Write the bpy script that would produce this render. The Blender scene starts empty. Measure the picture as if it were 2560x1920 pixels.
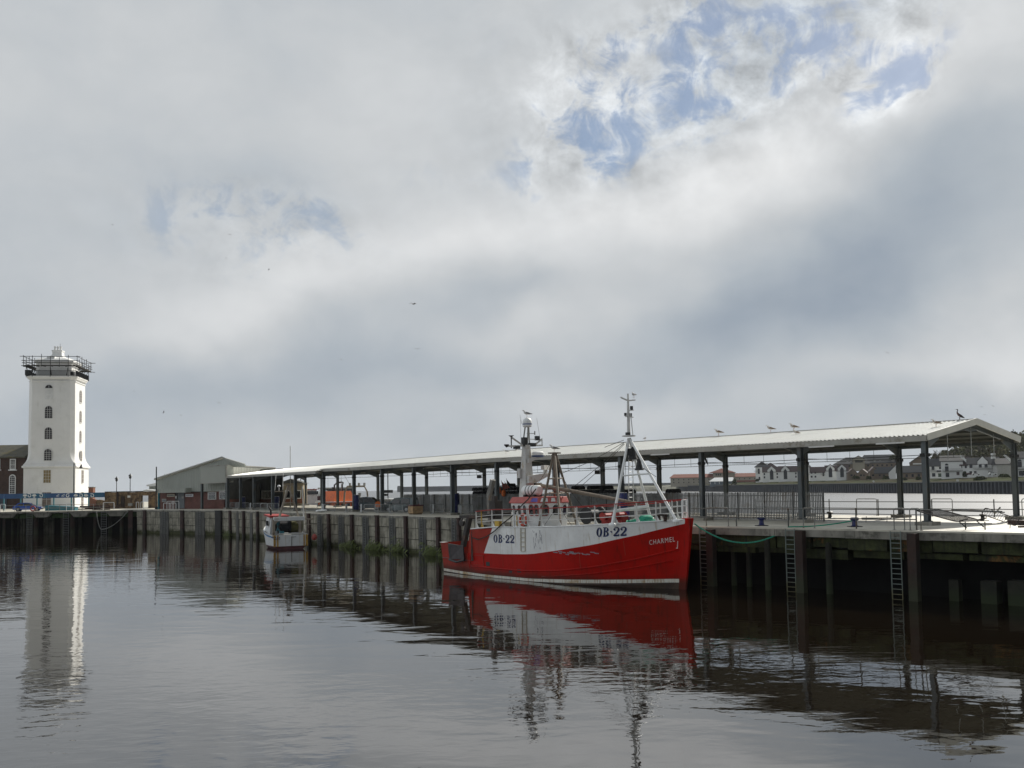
import bpy, bmesh, math, random
from mathutils import Matrix, Vector
random.seed(11)
SC = bpy.context.scene
COL = SC.collection
PI = math.pi
# ---------------------------------------------------------------- survey helpers: sight lines from the viewpoint onto known planes
F = 2400.; TH = math.atan(.056); RO = math.atan(.0155); VP = 1219.5 - F*.056; H = 6.9
ZD = 4.05                                  # level of the quay deck above the water
_fw = Vector((0, math.cos(TH), math.sin(TH))); _u0 = Vector((0, -math.sin(TH), math.cos(TH))); _r0 = Vector((1, 0, 0))
_up = _u0*math.cos(RO) + _r0*math.sin(RO); _ri = _r0*math.cos(RO) - _u0*math.sin(RO)
def ray(u, v): return _fw + _ri*((u-1280)/F) - _up*((v-VP)/F)
def P(u, v, z=None, y=None):
    d = ray(u, v)
    t = (z-H)/d.z if z is not None else y/d.y
    return Vector((d.x*t, d.y*t, H+d.z*t))
def onplane(u, v, o, n):
    d = ray(u, v); t = (o[0]*n[0]+o[1]*n[1])/(d.x*n[0]+d.y*n[1])
    return Vector((d.x*t, d.y*t, H+d.z*t))
def seg_hit(u, v, a, b):
    "point where the sight line (u,v) meets the vertical plane through a-b"
    dx, dy = b[0]-a[0], b[1]-a[1]
    return onplane(u, v, a, (-dy, dx))

# ---------------------------------------------------------------- objects
FRAME = {}
def root(name, label, cat, loc=(0, 0, 0), rz=0., group=None):
    o = bpy.data.objects.new(name, None); COL.objects.link(o)
    o.empty_display_size = .2
    o.location = loc; o.rotation_euler = (0, 0, rz)
    FRAME[o.name] = Matrix.Translation(Vector(loc)) @ Matrix.Rotation(rz, 4, 'Z')
    return tag(o, label, cat, group)
def tag(o, label=None, cat=None, group=None, kind=None):
    if label: o['label'] = label
    if cat: o['category'] = cat
    if group: o['group'] = group
    if kind: o['kind'] = kind
    return o
def copy_tree(src, loc, rz, label, group=None, par=None, scale=None):
    c = src.copy(); COL.objects.link(c)
    c.location = loc; c.rotation_euler = (0, 0, rz); c['label'] = label
    if scale: c.scale = scale
    if group: c['group'] = group
    for ch in src.children:
        k = ch.copy(); COL.objects.link(k); k.parent = c
        for g in ch.children:
            q = g.copy(); COL.objects.link(q); q.parent = k
    return c

class MB:
    def __init__(s): s.v = []; s.f = []; s.m = []
    def add(s, vs, fs, m=0):
        b = len(s.v); s.v += [Vector(p) for p in vs]
        for f in fs: s.f.append([b+i for i in f]); s.m.append(m)
        return s
    def box(s, c, d, rz=0., m=0, M=None, taper=1.):
        hx, hy, hz = d[0]/2, d[1]/2, d[2]/2
        vs = []
        for z, t in ((-hz, 1.), (hz, taper)):
            for x, y in ((-hx, -hy), (hx, -hy), (hx, hy), (-hx, hy)):
                p = Vector((x*t, y*t, z))
                if M is not None: p = M @ p
                elif rz: p = Matrix.Rotation(rz, 3, 'Z') @ p
                vs.append(p+Vector(c))
        return s.add(vs, [(3, 2, 1, 0), (4, 5, 6, 7), (0, 1, 5, 4), (1, 2, 6, 5), (2, 3, 7, 6), (3, 0, 4, 7)], m)
    def bar(s, a, b, w, h, m=0, upv=(0, 0, 1)):
        "box section w (sideways) x h (along up) from a to b"
        a, b = Vector(a), Vector(b); d = b-a
        if d.length < 1e-6: return s
        d = d.normalized(); u = Vector(upv)
        if abs(d.dot(u)) > .98: u = Vector((1, 0, 0))
        sd = d.cross(u).normalized(); u = sd.cross(d).normalized()
        vs = [p+sd*x*w/2+u*y*h/2 for p in (a, b) for x, y in ((-1, -1), (1, -1), (1, 1), (-1, 1))]
        return s.add(vs, [(3, 2, 1, 0), (4, 5, 6, 7), (0, 1, 5, 4), (1, 2, 6, 5), (2, 3, 7, 6), (3, 0, 4, 7)], m)
    def ibeam(s, a, b, w, h, t, m=0, side=(1, 0, 0)):
        a, b = Vector(a), Vector(b); d = (b-a).normalized(); sd = Vector(side)
        sd = (sd-d*sd.dot(d)).normalized(); u = sd.cross(d).normalized()
        s.bar(a, b, t, h-2*t, m, u); 
        for k in (-1, 1): s.bar(a+u*k*(h-t)/2, b+u*k*(h-t)/2, w, t, m, u)
        return s
    def tube(s, pts, r, n=6, m=0, cap=True, closed=False):
        pts = [Vector(p) for p in pts]; N = len(pts)
        if not hasattr(r, '__len__'): r = [r]*N
        rings = []; prev = None
        for i, p in enumerate(pts):
            if closed: d = pts[(i+1) % N]-pts[i-1]
            else: d = pts[min(i+1, N-1)]-pts[max(i-1, 0)]
            d = d.normalized() if d.length > 1e-9 else Vector((0, 0, 1))
            if prev is None:
                q = Vector((0, 0, 1)) if abs(d.z) < .9 else Vector((1, 0, 0))
                e1 = d.cross(q).normalized()
            else:
                e1 = prev-d*prev.dot(d)
                e1 = e1.normalized() if e1.length > 1e-6 else d.orthogonal().normalized()
            prev = e1; e2 = d.cross(e1)
            rings.append([p+(e1*math.cos(2*PI*k/n)+e2*math.sin(2*PI*k/n))*r[i] for k in range(n)])
        vs = [q for R in rings for q in R]; fs = []
        for i in range(N if closed else N-1):
            j = (i+1) % N
            for k in range(n):
                l = (k+1) % n; fs.append((i*n+k, i*n+l, j*n+l, j*n+k))
        if cap and not closed: fs += [tuple(range(n-1, -1, -1)), tuple((N-1)*n+k for k in range(n))]
        return s.add(vs, fs, m)
    def lathe(s, prof, n=16, c=(0, 0, 0), m=0, M=None, cap=True):
        vs = []
        for r, z in prof:
            for k in range(n):
                p = Vector((r*math.cos(2*PI*k/n), r*math.sin(2*PI*k/n), z))
                if M is not None: p = M @ p
                vs.append(p+Vector(c))
        fs = []
        for i in range(len(prof)-1):
            for k in range(n):
                l = (k+1) % n; fs.append((i*n+k, i*n+l, (i+1)*n+l, (i+1)*n+k))
        if cap: fs += [tuple(range(n-1, -1, -1)), tuple((len(prof)-1)*n+k for k in range(n))]
        return s.add(vs, fs, m)
    def prism(s, poly, ext, m=0):
        "planar polygon (3d points) pushed along vector ext"
        n = len(poly); ext = Vector(ext); a = [Vector(p) for p in poly]; b = [p+ext for p in a]
        return s.add(a+b, [tuple(range(n-1, -1, -1)), tuple(range(n, 2*n))]+[(i, (i+1) % n, n+(i+1) % n, n+i) for i in range(n)], m)
    def loft(s, rows, m=0, wrap=False, mats=None):
        n = len(rows[0]); vs = [p for r in rows for p in r]; 
        for i in range(len(rows)-1):
            for k in range(n if wrap else n-1): pass
        b = len(s.v); s.v += [Vector(p) for p in vs]
        for i in range(len(rows)-1):
            for k in range(n if wrap else n-1):
                l = (k+1) % n
                s.f.append([b+i*n+k, b+i*n+l, b+(i+1)*n+l, b+(i+1)*n+k]); s.m.append(mats(i, k) if mats else m)
        return s
    def build(s, name, mats, parent=None, world=True, smooth=False, bevel=0., label=None, autosmooth=None):
        if not isinstance(mats, (list, tuple)): mats = [mats]
        vs = s.v
        top = parent
        if parent is not None:
            while top.parent is not None: top = top.parent
            if world:
                Mi = FRAME[top.name].inverted(); vs = [Mi @ p for p in vs]
        me = bpy.data.meshes.new(name); me.from_pydata([tuple(p) for p in vs], [], s.f)
        for mt in mats: me.materials.append(mt)
        me.polygons.foreach_set('material_index', s.m)
        bm = bmesh.new(); bm.from_mesh(me); bmesh.ops.recalc_face_normals(bm, faces=bm.faces); bm.to_mesh(me); bm.free()
        if smooth: me.polygons.foreach_set('use_smooth', [True]*len(me.polygons))
        me.update()
        o = bpy.data.objects.new(name, me); COL.objects.link(o)
        if parent is not None: o.parent = parent
        if smooth and autosmooth:
            me.set_sharp_from_angle(angle=math.radians(autosmooth))
        if bevel:
            md = o.modifiers.new('bevel', 'BEVEL'); md.width = bevel; md.segments = 2; md.limit_method = 'ANGLE'
        if label: o['label'] = label
        return o
def struct(name, mb, m, **k):
    o = mb.build(name, m, **k); o['kind'] = 'structure'; return o

# ---------------------------------------------------------------- materials
MATS = {}
class NT:
    def __init__(s, nt): s.t = nt; s.L = nt.links
    def n(s, ty, **kw):
        x = s.t.nodes.new(ty)
        for k, v in kw.items(): setattr(x, k, v)
        return x
    def put(s, sock, v):
        if isinstance(v, bpy.types.NodeSocket): s.L.new(v, sock)
        elif v is not None: sock.default_value = v
    def math(s, op, a, b=None, c=None, clamp=False):
        x = s.n('ShaderNodeMath', operation=op, use_clamp=clamp)
        s.put(x.inputs[0], a)
        if b is not None: s.put(x.inputs[1], b)
        if c is not None: s.put(x.inputs[2], c)
        return x.outputs[0]
    def mix(s, f, a, b, mode='MIX'):
        x = s.n('ShaderNodeMix', data_type='RGBA', blend_type=mode)
        s.put(x.inputs[0], f); s.put(x.inputs[6], a if isinstance(a, bpy.types.NodeSocket) else c4(a)); s.put(x.inputs[7], b if isinstance(b, bpy.types.NodeSocket) else c4(b))
        return x.outputs[2]
    def ramp(s, v, lo, hi, a=0., b=1., smooth=True):
        x = s.n('ShaderNodeMapRange'); x.interpolation_type = 'SMOOTHSTEP' if smooth else 'LINEAR'
        s.put(x.inputs[0], v); x.inputs[1].default_value = lo; x.inputs[2].default_value = hi; x.inputs[3].default_value = a; x.inputs[4].default_value = b
        return x.outputs[0]
    def noise(s, vec, scale, detail=4, rough=.55, dist=0.):
        x = s.n('ShaderNodeTexNoise'); s.put(x.inputs['Vector'], vec); x.inputs['Scale'].default_value = scale
        x.inputs['Detail'].default_value = detail; x.inputs['Roughness'].default_value = rough; x.inputs['Distortion'].default_value = dist
        return x.outputs[0]
    def mapping(s, vec, scale=(1, 1, 1), loc=(0, 0, 0), rot=(0, 0, 0)):
        x = s.n('ShaderNodeMapping'); s.put(x.inputs[0], vec); x.inputs[1].default_value = loc; x.inputs[2].default_value = rot; x.inputs[3].default_value = scale
        return x.outputs[0]
def c4(c): return (c[0], c[1], c[2], 1.) if len(c) == 3 else c
def newmat(name):
    m = bpy.data.materials.new(name); m.use_nodes = True; t = NT(m.node_tree)
    b = m.node_tree.nodes['Principled BSDF']; MATS[name] = m
    return m, t, b
def pbr(name, col, rough=.6, metal=0., var=.12, vs=1.5, dirt=None, ds=1.2, da=(.52, .68), streak=None, sa=(.5, .72), ss=1.0,
        bump=0., bs=25., spec=.5, weed=None):
    """base colour with broad wear, optional blotches (dirt), run-off streaks and weed that grows near the tide line"""
    m, t, b = newmat(name)
    pos = t.n('ShaderNodeNewGeometry').outputs['Position']
    n1 = t.noise(pos, vs, 5, .6)
    k = t.ramp(n1, .25, .75, 1-var, 1+var)
    mul = t.n('ShaderNodeVectorMath', operation='SCALE'); mul.inputs[0].default_value = col[:3]; t.put(mul.inputs['Scale'], k)
    c = mul.outputs[0]
    if dirt:
        c = t.mix(t.ramp(t.noise(pos, ds, 6, .65), da[0], da[1]), c, dirt)
    if streak:
        st = t.noise(t.mapping(pos, (ss, ss, ss*.07)), 3.0, 4, .6)
        c = t.mix(t.ramp(st, sa[0], sa[1], 0, .8), c, streak)
    if weed:
        sep = t.n('ShaderNodeSeparateXYZ'); t.put(sep.inputs[0], pos)
        nz = t.noise(pos, .35, 5, .7)
        hgt = t.math('ADD', sep.outputs[2], t.math('MULTIPLY', t.math('SUBTRACT', nz, .5), -weed[2]))
        c = t.mix(t.ramp(hgt, weed[1], weed[1]*.25, 0, .92), c, weed[0])
    t.put(b.inputs['Base Color'], c)
    b.inputs['Roughness'].default_value = rough; b.inputs['Metallic'].default_value = metal; b.inputs['Specular IOR Level'].default_value = spec
    if bump:
        bn = t.n('ShaderNodeBump'); bn.inputs['Distance'].default_value = bump; t.put(bn.inputs['Height'], t.noise(pos, bs, 5, .6)); t.put(b.inputs['Normal'], bn.outputs[0])
    return m
def brickmat(name, ax, c1, c2, mortar, w=.45, h=.15, mort=.02, var=.25, patch=None):
    "brick courses running along the horizontal direction ax"
    m, t, b = newmat(name)
    pos = t.n('ShaderNodeNewGeometry').outputs['Position']
    dt = t.n('ShaderNodeVectorMath', operation='DOT_PRODUCT'); t.put(dt.inputs[0], pos); dt.inputs[1].default_value = (ax[0], ax[1], 0)
    sep = t.n('ShaderNodeSeparateXYZ'); t.put(sep.inputs[0], pos)
    cb = t.n('ShaderNodeCombineXYZ'); t.put(cb.inputs[0], dt.outputs['Value']); t.put(cb.inputs[1], sep.outputs[2])
    br = t.n('ShaderNodeTexBrick'); t.put(br.inputs['Vector'], cb.outputs[0])
    br.inputs['Color1'].default_value = c4(c1); br.inputs['Color2'].default_value = c4(c2); br.inputs['Mortar'].default_value = c4(mortar)
    br.inputs['Scale'].default_value = 1.; br.inputs['Mortar Size'].default_value = mort; br.inputs['Brick Width'].default_value = w; br.inputs['Row Height'].default_value = h
    k = t.ramp(t.noise(pos, .9, 6, .7), .25, .75, 1-var, 1+var)
    mul = t.n('ShaderNodeVectorMath', operation='SCALE'); t.put(mul.inputs[0], br.outputs[0]); t.put(mul.inputs['Scale'], k)
    c = mul.outputs[0]
    if patch: c = t.mix(t.ramp(t.noise(pos, .5, 6, .7), .5, .66), c, patch)
    t.put(b.inputs['Base Color'], c); b.inputs['Roughness'].default_value = .85
    return m
def ribmat(name, ax, col, pitch=.3, depth=.02, rough=.5, var=.06, metal=0., dark=.8):
    "profiled metal cladding, ribs upright, spaced along the horizontal direction ax"
    m, t, b = newmat(name)
    pos = t.n('ShaderNodeNewGeometry').outputs['Position']
    dt = t.n('ShaderNodeVectorMath', operation='DOT_PRODUCT'); t.put(dt.inputs[0], pos); dt.inputs[1].default_value = (ax[0]/pitch, ax[1]/pitch, 0)
    fr = t.math('FRACT', dt.outputs['Value'])
    tri = t.math('ABSOLUTE', t.math('SUBTRACT', fr, .5))
    prof = t.ramp(tri, .12, .3)
    bn = t.n('ShaderNodeBump'); bn.inputs['Distance'].default_value = depth*4; t.put(bn.inputs['Height'], prof); t.put(b.inputs['Normal'], bn.outputs[0])
    k = t.ramp(t.noise(t.mapping(pos, (1, 1, .2)), .8, 5, .6), .25, .75, 1-var, 1+var)
    joint = t.ramp(tri, .42, .5, 1., dark)
    k = t.math('MULTIPLY', k, joint)
    mul = t.n('ShaderNodeVectorMath', operation='SCALE'); mul.inputs[0].default_value = col[:3]; t.put(mul.inputs['Scale'], k)
    t.put(b.inputs['Base Color'], mul.outputs[0]); b.inputs['Roughness'].default_value = rough; b.inputs['Metallic'].default_value = metal
    return m

M_conc = pbr('concrete', (.26, .25, .22), .85, var=.25, vs=.7, dirt=(.12, .115, .10), ds=.9, da=(.5, .75), streak=(.13, .12, .10), bump=.02, bs=12, weed=((.035, .04, .012), 1.3, 2.2))
M_concP = pbr('quay panel concrete', (.33, .31, .25), .9, var=.3, vs=.9, dirt=(.13, .125, .10), ds=.8, da=(.48, .72), streak=(.09, .085, .065), sa=(.48, .68), bump=.03, bs=10, weed=((.045, .05, .014), 1.0, 2.4), spec=.2)
M_concE = pbr('edge beam concrete', (.22, .21, .18), .85, var=.3, vs=.8, dirt=(.09, .085, .07), ds=1.1, streak=(.06, .06, .045), bump=.015, bs=14)
M_deck = pbr('deck concrete', (.52, .49, .41), .5, var=.15, vs=.35, dirt=(.33, .31, .26), ds=.45, da=(.5, .7), bump=.01, bs=8, spec=.35)
M_void = pbr('void shade masonry', (.0045, .0045, .0045), .9, var=.5, vs=.6, dirt=(.014, .014, .008), ds=.55, da=(.62, .74), spec=.2)  # near-black base colour stands in for the shade under the decks
M_mossy = pbr('mossy timber', (.030, .036, .010), .9, var=.6, vs=1.5, dirt=(.16, .075, .018), ds=.55, da=(.60, .70), streak=(.008, .009, .006), bump=.06, bs=5)
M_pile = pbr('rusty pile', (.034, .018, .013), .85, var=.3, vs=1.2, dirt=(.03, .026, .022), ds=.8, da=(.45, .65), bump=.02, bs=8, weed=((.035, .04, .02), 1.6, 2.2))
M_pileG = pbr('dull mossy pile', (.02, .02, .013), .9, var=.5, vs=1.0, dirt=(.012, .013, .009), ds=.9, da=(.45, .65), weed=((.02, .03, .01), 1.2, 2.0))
M_fender = pbr('fender steel', (.050, .026, .022), .8, var=.3, vs=1.5, dirt=(.025, .02, .02), ds=1., weed=((.02, .022, .012), 1.2, 1.8))
M_galv = pbr('galvanised steel', (.36, .38, .38), .5, .3, var=.12, vs=3., dirt=(.2, .17, .13), ds=2.)
M_galvD = pbr('weathered galvanised steel', (.22, .225, .21), .6, .2, var=.2, vs=2., dirt=(.12, .10, .075), ds=1.4, da=(.5, .66))
M_iron = pbr('black iron', (.018, .019, .02), .5, .2)
M_ironR = pbr('rusted pipe', (.06, .05, .045), .7, .2, var=.2, dirt=(.09, .045, .02))
M_white = pbr('white paint', (.78, .79, .78), .45, var=.04, vs=1.)
M_whiteD = pbr('worn white paint', (.62, .62, .60), .5, var=.08, vs=1.5, dirt=(.32, .25, .17), ds=1.8, da=(.6, .72))
M_red = pbr('red paint', (.30, .016, .011), .65, var=.15, vs=.8, dirt=(.24, .02, .018), ds=.9, da=(.5, .7))
M_redD = pbr('faded red paint', (.36, .055, .042), .55, var=.18, vs=1.4, dirt=(.16, .05, .035), ds=1.5, da=(.55, .7))
M_orange = pbr('orange paint', (.75, .17, .03), .5, var=.08)
M_blue = pbr('blue plastic', (.009, .017, .10), .4, var=.1)
M_teal = pbr('teal paint', (.03, .16, .20), .5, var=.15, dirt=(.05, .10, .11))
M_glass = pbr('dark glass', (.015, .016, .018), .06, var=.05, spec=.8)
M_rubber = pbr('black rubber', (.02, .02, .02), .7)
M_greenN = pbr('green rope', (.02, .26, .17), .8, var=.3, vs=8.)
M_rope = pbr('dark rope', (.035, .03, .025), .85)
M_yell = pbr('yellow paint', (.55, .38, .06), .6, var=.2, dirt=(.25, .13, .03))
M_wood = pbr('weathered wood', (.30, .22, .14), .8, var=.25, vs=4.)
M_grey = pbr('grey paint', (.30, .30, .28), .6, var=.1)
M_steelG = pbr('canopy steel', (.085, .10, .105), .55, .1, var=.2, vs=.8, dirt=(.10, .09, .065), ds=1.3, da=(.52, .7))
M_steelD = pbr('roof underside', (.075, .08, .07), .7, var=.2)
# ================================================================ sky, sun, camera
SUN_EL, SUN_AZ = math.radians(37), math.radians(36)       # azimuth clockwise from +Y
w = bpy.data.worlds.new('World'); SC.world = w; w.use_nodes = True
T = NT(w.node_tree)
bg = w.node_tree.nodes['Background']; bg.inputs['Strength'].default_value = .1
sky = T.n('ShaderNodeTexSky'); sky.sky_type = 'NISHITA'; sky.sun_disc = False
sky.sun_elevation = SUN_EL; sky.sun_rotation = SUN_AZ; sky.air_density = 1.0; sky.dust_density = .4; sky.ozone_density = 2.
dirv = T.n('ShaderNodeTexCoord').outputs['Generated']
sp = T.n('ShaderNodeSeparateXYZ'); T.put(sp.inputs[0], dirv); dx, dy, dz = sp.outputs
az = T.math('ARCTAN2', dx, dy); el = T.math('ARCSINE', dz)
# the cloud sheet: direction projected on a flat layer overhead
den = T.math('ADD', T.math('MAXIMUM', dz, 0.), .22)
cp = T.n('ShaderNodeCombineXYZ'); T.put(cp.inputs[0], T.math('DIVIDE', dx, den)); T.put(cp.inputs[1], T.math('DIVIDE', dy, den)); cpo = cp.outputs[0]
cs = T.n('ShaderNodeCombineXYZ'); T.put(cs.inputs[0], az); T.put(cs.inputs[1], el); aep = cs.outputs[0]
wob = T.n('ShaderNodeTexNoise'); T.put(wob.inputs['Vector'], aep); wob.inputs['Scale'].default_value = 5.; wob.inputs['Detail'].default_value = 5
wsub = T.n('ShaderNodeVectorMath', operation='SUBTRACT'); T.put(wsub.inputs[0], wob.outputs['Color']); wsub.inputs[1].default_value = (.5, .5, .5)
wsc = T.n('ShaderNodeVectorMath', operation='SCALE'); T.put(wsc.inputs[0], wsub.outputs[0]); wsc.inputs['Scale'].default_value = .16
wad = T.n('ShaderNodeVectorMath', operation='ADD'); T.put(wad.inputs[0], aep); T.put(wad.inputs[1], wsc.outputs[0])
ws = T.n('ShaderNodeSeparateXYZ'); T.put(ws.inputs[0], wad.outputs[0]); waz, wel = ws.outputs[0], ws.outputs[1]
def blob(u, v, su, sv, rot=0., sharp=False):
    "soft patch of the cloud layer, placed by compass bearing and elevation"
    d = ray(u, v).normalized(); a0, e0 = math.atan2(d.x, d.y), math.asin(d.z)
    X, Y = (waz, wel)
    xa = T.math('SUBTRACT', X, a0); ya = T.math('SUBTRACT', Y, e0)
    c, s_ = math.cos(math.radians(rot)), math.sin(math.radians(rot))
    xr = T.math('ADD', T.math('MULTIPLY', xa, c*F/su), T.math('MULTIPLY', ya, s_*F/su))
    yr = T.math('ADD', T.math('MULTIPLY', xa, -s_*F/sv), T.math('MULTIPLY', ya, c*F/sv))
    r2 = T.math('ADD', T.math('MULTIPLY', xr, xr), T.math('MULTIPLY', yr, yr))
    return T.math('POWER', 2.71828, T.math('MULTIPLY', r2, -1.))
def acc(lst, base):
    o = base
    for amp, args in lst: o = T.math('MULTIPLY_ADD', blob(*args), amp, o)
    return o
soft = T.noise(T.mapping(aep, (1, 1.9, 1), rot=(0, 0, -.25)), 2.4, 5, .5, .3)
mid = T.noise(T.mapping(aep, (1, 1.6, 1), (4, 2, 0), rot=(0, 0, -.3)), 7., 7, .58, .4)
bright = T.math('ADD', T.math('MULTIPLY', T.math('SUBTRACT', soft, .5), .42), T.math('MULTIPLY', T.math('SUBTRACT', mid, .5), .32))
bright = acc([(.40, (1900, 460, 300, 120, 22)), (.32, (1480, 540, 420, 110, 14)), (.24, (900, 680, 480, 90, 18)), (.16, (560, 760, 300, 90, 14)), (.20, (2080, 200, 300, 110, 25)), (.26, (2480, 110, 280, 170, 20)),
              (.10, (250, 250, 600, 350, 0)), (.28, (2500, 830, 190, 90, 10)), (.14, (2200, 930, 300, 50, 5)), (.16, (1500, 1010, 260, 60, 0)), (.16, (1350, 820, 300, 60, 6)), (.20, (1450, 140, 300, 200, 0)), (.12, (1000, 300, 300, 200, 0)),
              (-.34, (2230, 580, 330, 150, 32)), (-.24, (1900, 800, 330, 90, 18)), (-.18, (560, 960, 480, 90, 8)), (-.10, (1150, 920, 260, 50, 0)), (-.16, (1230, 760, 220, 45, 12)), (-.14, (150, 1080, 300, 120, 0)),
              (-.10, (2350, 1010, 250, 50, 0)), (-.10, (560, 470, 200, 60, 0))], bright)
bright = T.math('ADD', bright, .50)
ramp = T.n('ShaderNodeValToRGB'); T.put(ramp.inputs[0], bright)
er = ramp.color_ramp; er.elements[0].position = 0.; er.elements[0].color = (2.7, 3.25, 4.0, 1); er.elements[1].position = 1.; er.elements[1].color = (7.9, 8.0, 8.05, 1)
e = er.elements.new(.35); e.color = (4.3, 4.75, 5.2, 1)
e = er.elements.new(.62); e.color = (5.7, 5.95, 6.15, 1)
cloud = ramp.outputs[0]
# blue gaps: torn edges from a fine noise inside the thin areas of the sheet
fine = T.noise(T.mapping(wad.outputs[0], (1, 1.25, 1), rot=(0, 0, -.6)), 8.5, 12, .60, .6)
fine2 = T.noise(T.mapping(aep, (1, 1.1, 1), (7, 3, 1), rot=(0, 0, -.5)), 24., 9, .62, .8)
puff = T.noise(T.mapping(aep, (1.0, 1.3, 1), (3, 1, 0), rot=(0, 0, -.5)), 17., 9, .62, .5)
gap = acc([(.34, (1980, 90, 330, 120, 16)), (.56, (2140, 90, 200, 110, -20)), (.30, (2200, 150, 110, 70, 0)), (.28, (1650, 290, 200, 90, 10)), (.42, (1430, 290, 110, 150, 0)), (.34, (1540, 110, 230, 120, 10)), (.34, (1770, 100, 130, 120, -30)), (.50, (600, 590, 260, 100, -4)), (.26, (800, 585, 110, 65, 0)), (.14, (1050, 440, 160, 60, 0)), (.16, (1300, 420, 130, 50, 0)),
           (-.40, (2060, 195, 170, 40, 26)), (-.26, (1650, 140, 110, 60, 30))], 0.)
thin = T.ramp(gap, .02, .42)
near_sun = T.ramp(az, -.12, .06)
gv = T.math('ADD', gap, T.math('ADD', T.math('MULTIPLY', T.math('SUBTRACT', fine, .5), 2.2), T.math('MULTIPLY', T.math('SUBTRACT', fine2, .5), 1.9)))
gmask = T.math('MULTIPLY', T.math('MULTIPLY', T.ramp(gv, .30, .80, 0., .90), thin), T.math('MULTIPLY_ADD', near_sun, .40, .50))
rim = T.math('MULTIPLY', T.math('MULTIPLY', T.ramp(gv, -.1, .42), thin), near_sun)
lit = T.math('ADD', T.math('MULTIPLY', rim, .16), T.math('MULTIPLY', T.math('MULTIPLY', T.math('SUBTRACT', puff, .5), T.math('MULTIPLY', thin, near_sun)), 1.5))
# billows lit from the sun's side: difference of the cloud thickness towards the sun
def thick(off): return T.noise(T.mapping(aep, (1, 1.25, 1), off, rot=(0, 0, -.35)), 12., 10, .60, .12)
rel = T.math('SUBTRACT', thick((0, 0, 0)), thick((.016, .012, 0)))
billow = acc([(.85, (1820, 150, 480, 200, 16)), (.30, (650, 590, 260, 90, 0))], .035)
lit = T.math('ADD', lit, T.math('MULTIPLY', T.math('MULTIPLY', rel, 2.1), billow))
lum = T.math('ADD', 1., lit)
# unseen sky shaped for the lighting: dimmed behind the viewer, brightened at the left
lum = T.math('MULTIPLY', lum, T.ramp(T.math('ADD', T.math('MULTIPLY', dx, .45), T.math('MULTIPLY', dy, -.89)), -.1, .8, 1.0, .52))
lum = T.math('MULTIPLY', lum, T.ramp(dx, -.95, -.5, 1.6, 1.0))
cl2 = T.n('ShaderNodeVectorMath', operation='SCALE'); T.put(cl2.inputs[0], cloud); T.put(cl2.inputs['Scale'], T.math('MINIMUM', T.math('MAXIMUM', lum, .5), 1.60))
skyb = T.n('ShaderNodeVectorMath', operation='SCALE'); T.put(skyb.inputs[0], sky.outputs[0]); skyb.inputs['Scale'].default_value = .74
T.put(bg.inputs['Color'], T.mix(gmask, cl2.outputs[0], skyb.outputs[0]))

sl = bpy.data.lights.new('Sun', 'SUN'); sl.energy = 5.0; sl.angle = math.radians(.6); sl.color = (1., .95, .86)
so = bpy.data.objects.new('Sun', sl); COL.objects.link(so)
sd = Vector((math.sin(SUN_AZ)*math.cos(SUN_EL), math.cos(SUN_AZ)*math.cos(SUN_EL), math.sin(SUN_EL)))
so.rotation_euler = sd.to_track_quat('Z', 'Y').to_euler()

cam = bpy.data.cameras.new('Camera'); cam.sensor_width = 36; cam.sensor_fit = 'HORIZONTAL'; cam.lens = 36*F/2560
cam.shift_y = (VP-960)/2560; cam.clip_end = 12000; cam.clip_start = .5
co = bpy.data.objects.new('Camera', cam); COL.objects.link(co); SC.camera = co
co.matrix_world = Matrix(((_ri.x, _up.x, -_fw.x, 0), (_ri.y, _up.y, -_fw.y, 0), (_ri.z, _up.z, -_fw.z, H), (0, 0, 0, 1)))
SC.view_settings.view_transform = 'Standard'; SC.view_settings.look = 'None'
SC.cycles.max_bounces = 6; SC.cycles.glossy_bounces = 3; SC.cycles.diffuse_bounces = 3; SC.cycles.transparent_max_bounces = 6

# ================================================================ water
m, t, b = newmat('harbour water')
pos = t.n('ShaderNodeNewGeometry').outputs['Position']
b.inputs['Base Color'].default_value = (.008, .0055, .0032, 1); b.inputs['Roughness'].default_value = .015; b.inputs['IOR'].default_value = 2.6
spz = t.n('ShaderNodeSeparateXYZ'); t.put(spz.inputs[0], pos)
patch = t.noise(t.mapping(pos, (.022, .035, 1), rot=(0, 0, .6)), 1., 3, .5)
amp = t.ramp(patch, .40, .62, .22, 1.25)
# breeze-ruffled open river and sea beyond the pier, sheltered basin in front of it
riv = t.ramp(t.math('ADD', t.math('MULTIPLY', spz.outputs[0], .67), t.math('MULTIPLY', spz.outputs[1], .74)), 85., 130., 0., 1.)
def wave(scale, sx, sy, rot, det, dist=.4): return t.noise(t.mapping(pos, (sx, sy, 1), rot=(0, 0, rot)), scale, det, .5, dist)
h = t.math('MULTIPLY', wave(.33, .7, 1.3, .5, 2), t.math('MULTIPLY_ADD', riv, -.034, .042))
h = t.math('ADD', h, t.math('MULTIPLY', wave(1.5, .8, 1.3, -.35, 2), t.math('MULTIPLY', amp, .015)))
h = t.math('ADD', h, t.math('MULTIPLY', wave(5., .8, 1.3, .15, 2), t.math('MULTIPLY', amp, .0011)))
h = t.math('ADD', h, t.math('MULTIPLY', wave(2.2, 1, 1, .15, 3), t.math('MULTIPLY', riv, .006)))
bn = t.n('ShaderNodeBump'); bn.inputs['Distance'].default_value = 1.; bn.inputs['Strength'].default_value = .62
t.put(b.inputs['Roughness'], t.math('MULTIPLY_ADD', riv, .25, .008)); t.put(bn.inputs['Height'], h); t.put(b.inputs['Normal'], bn.outputs[0])
M_water = m
mb = MB(); R = 8000
mb.add([(-R, -60, 0), (R, -60, 0), (R, R, 0), (-R, R, 0)], [(0, 1, 2, 3)])
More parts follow.
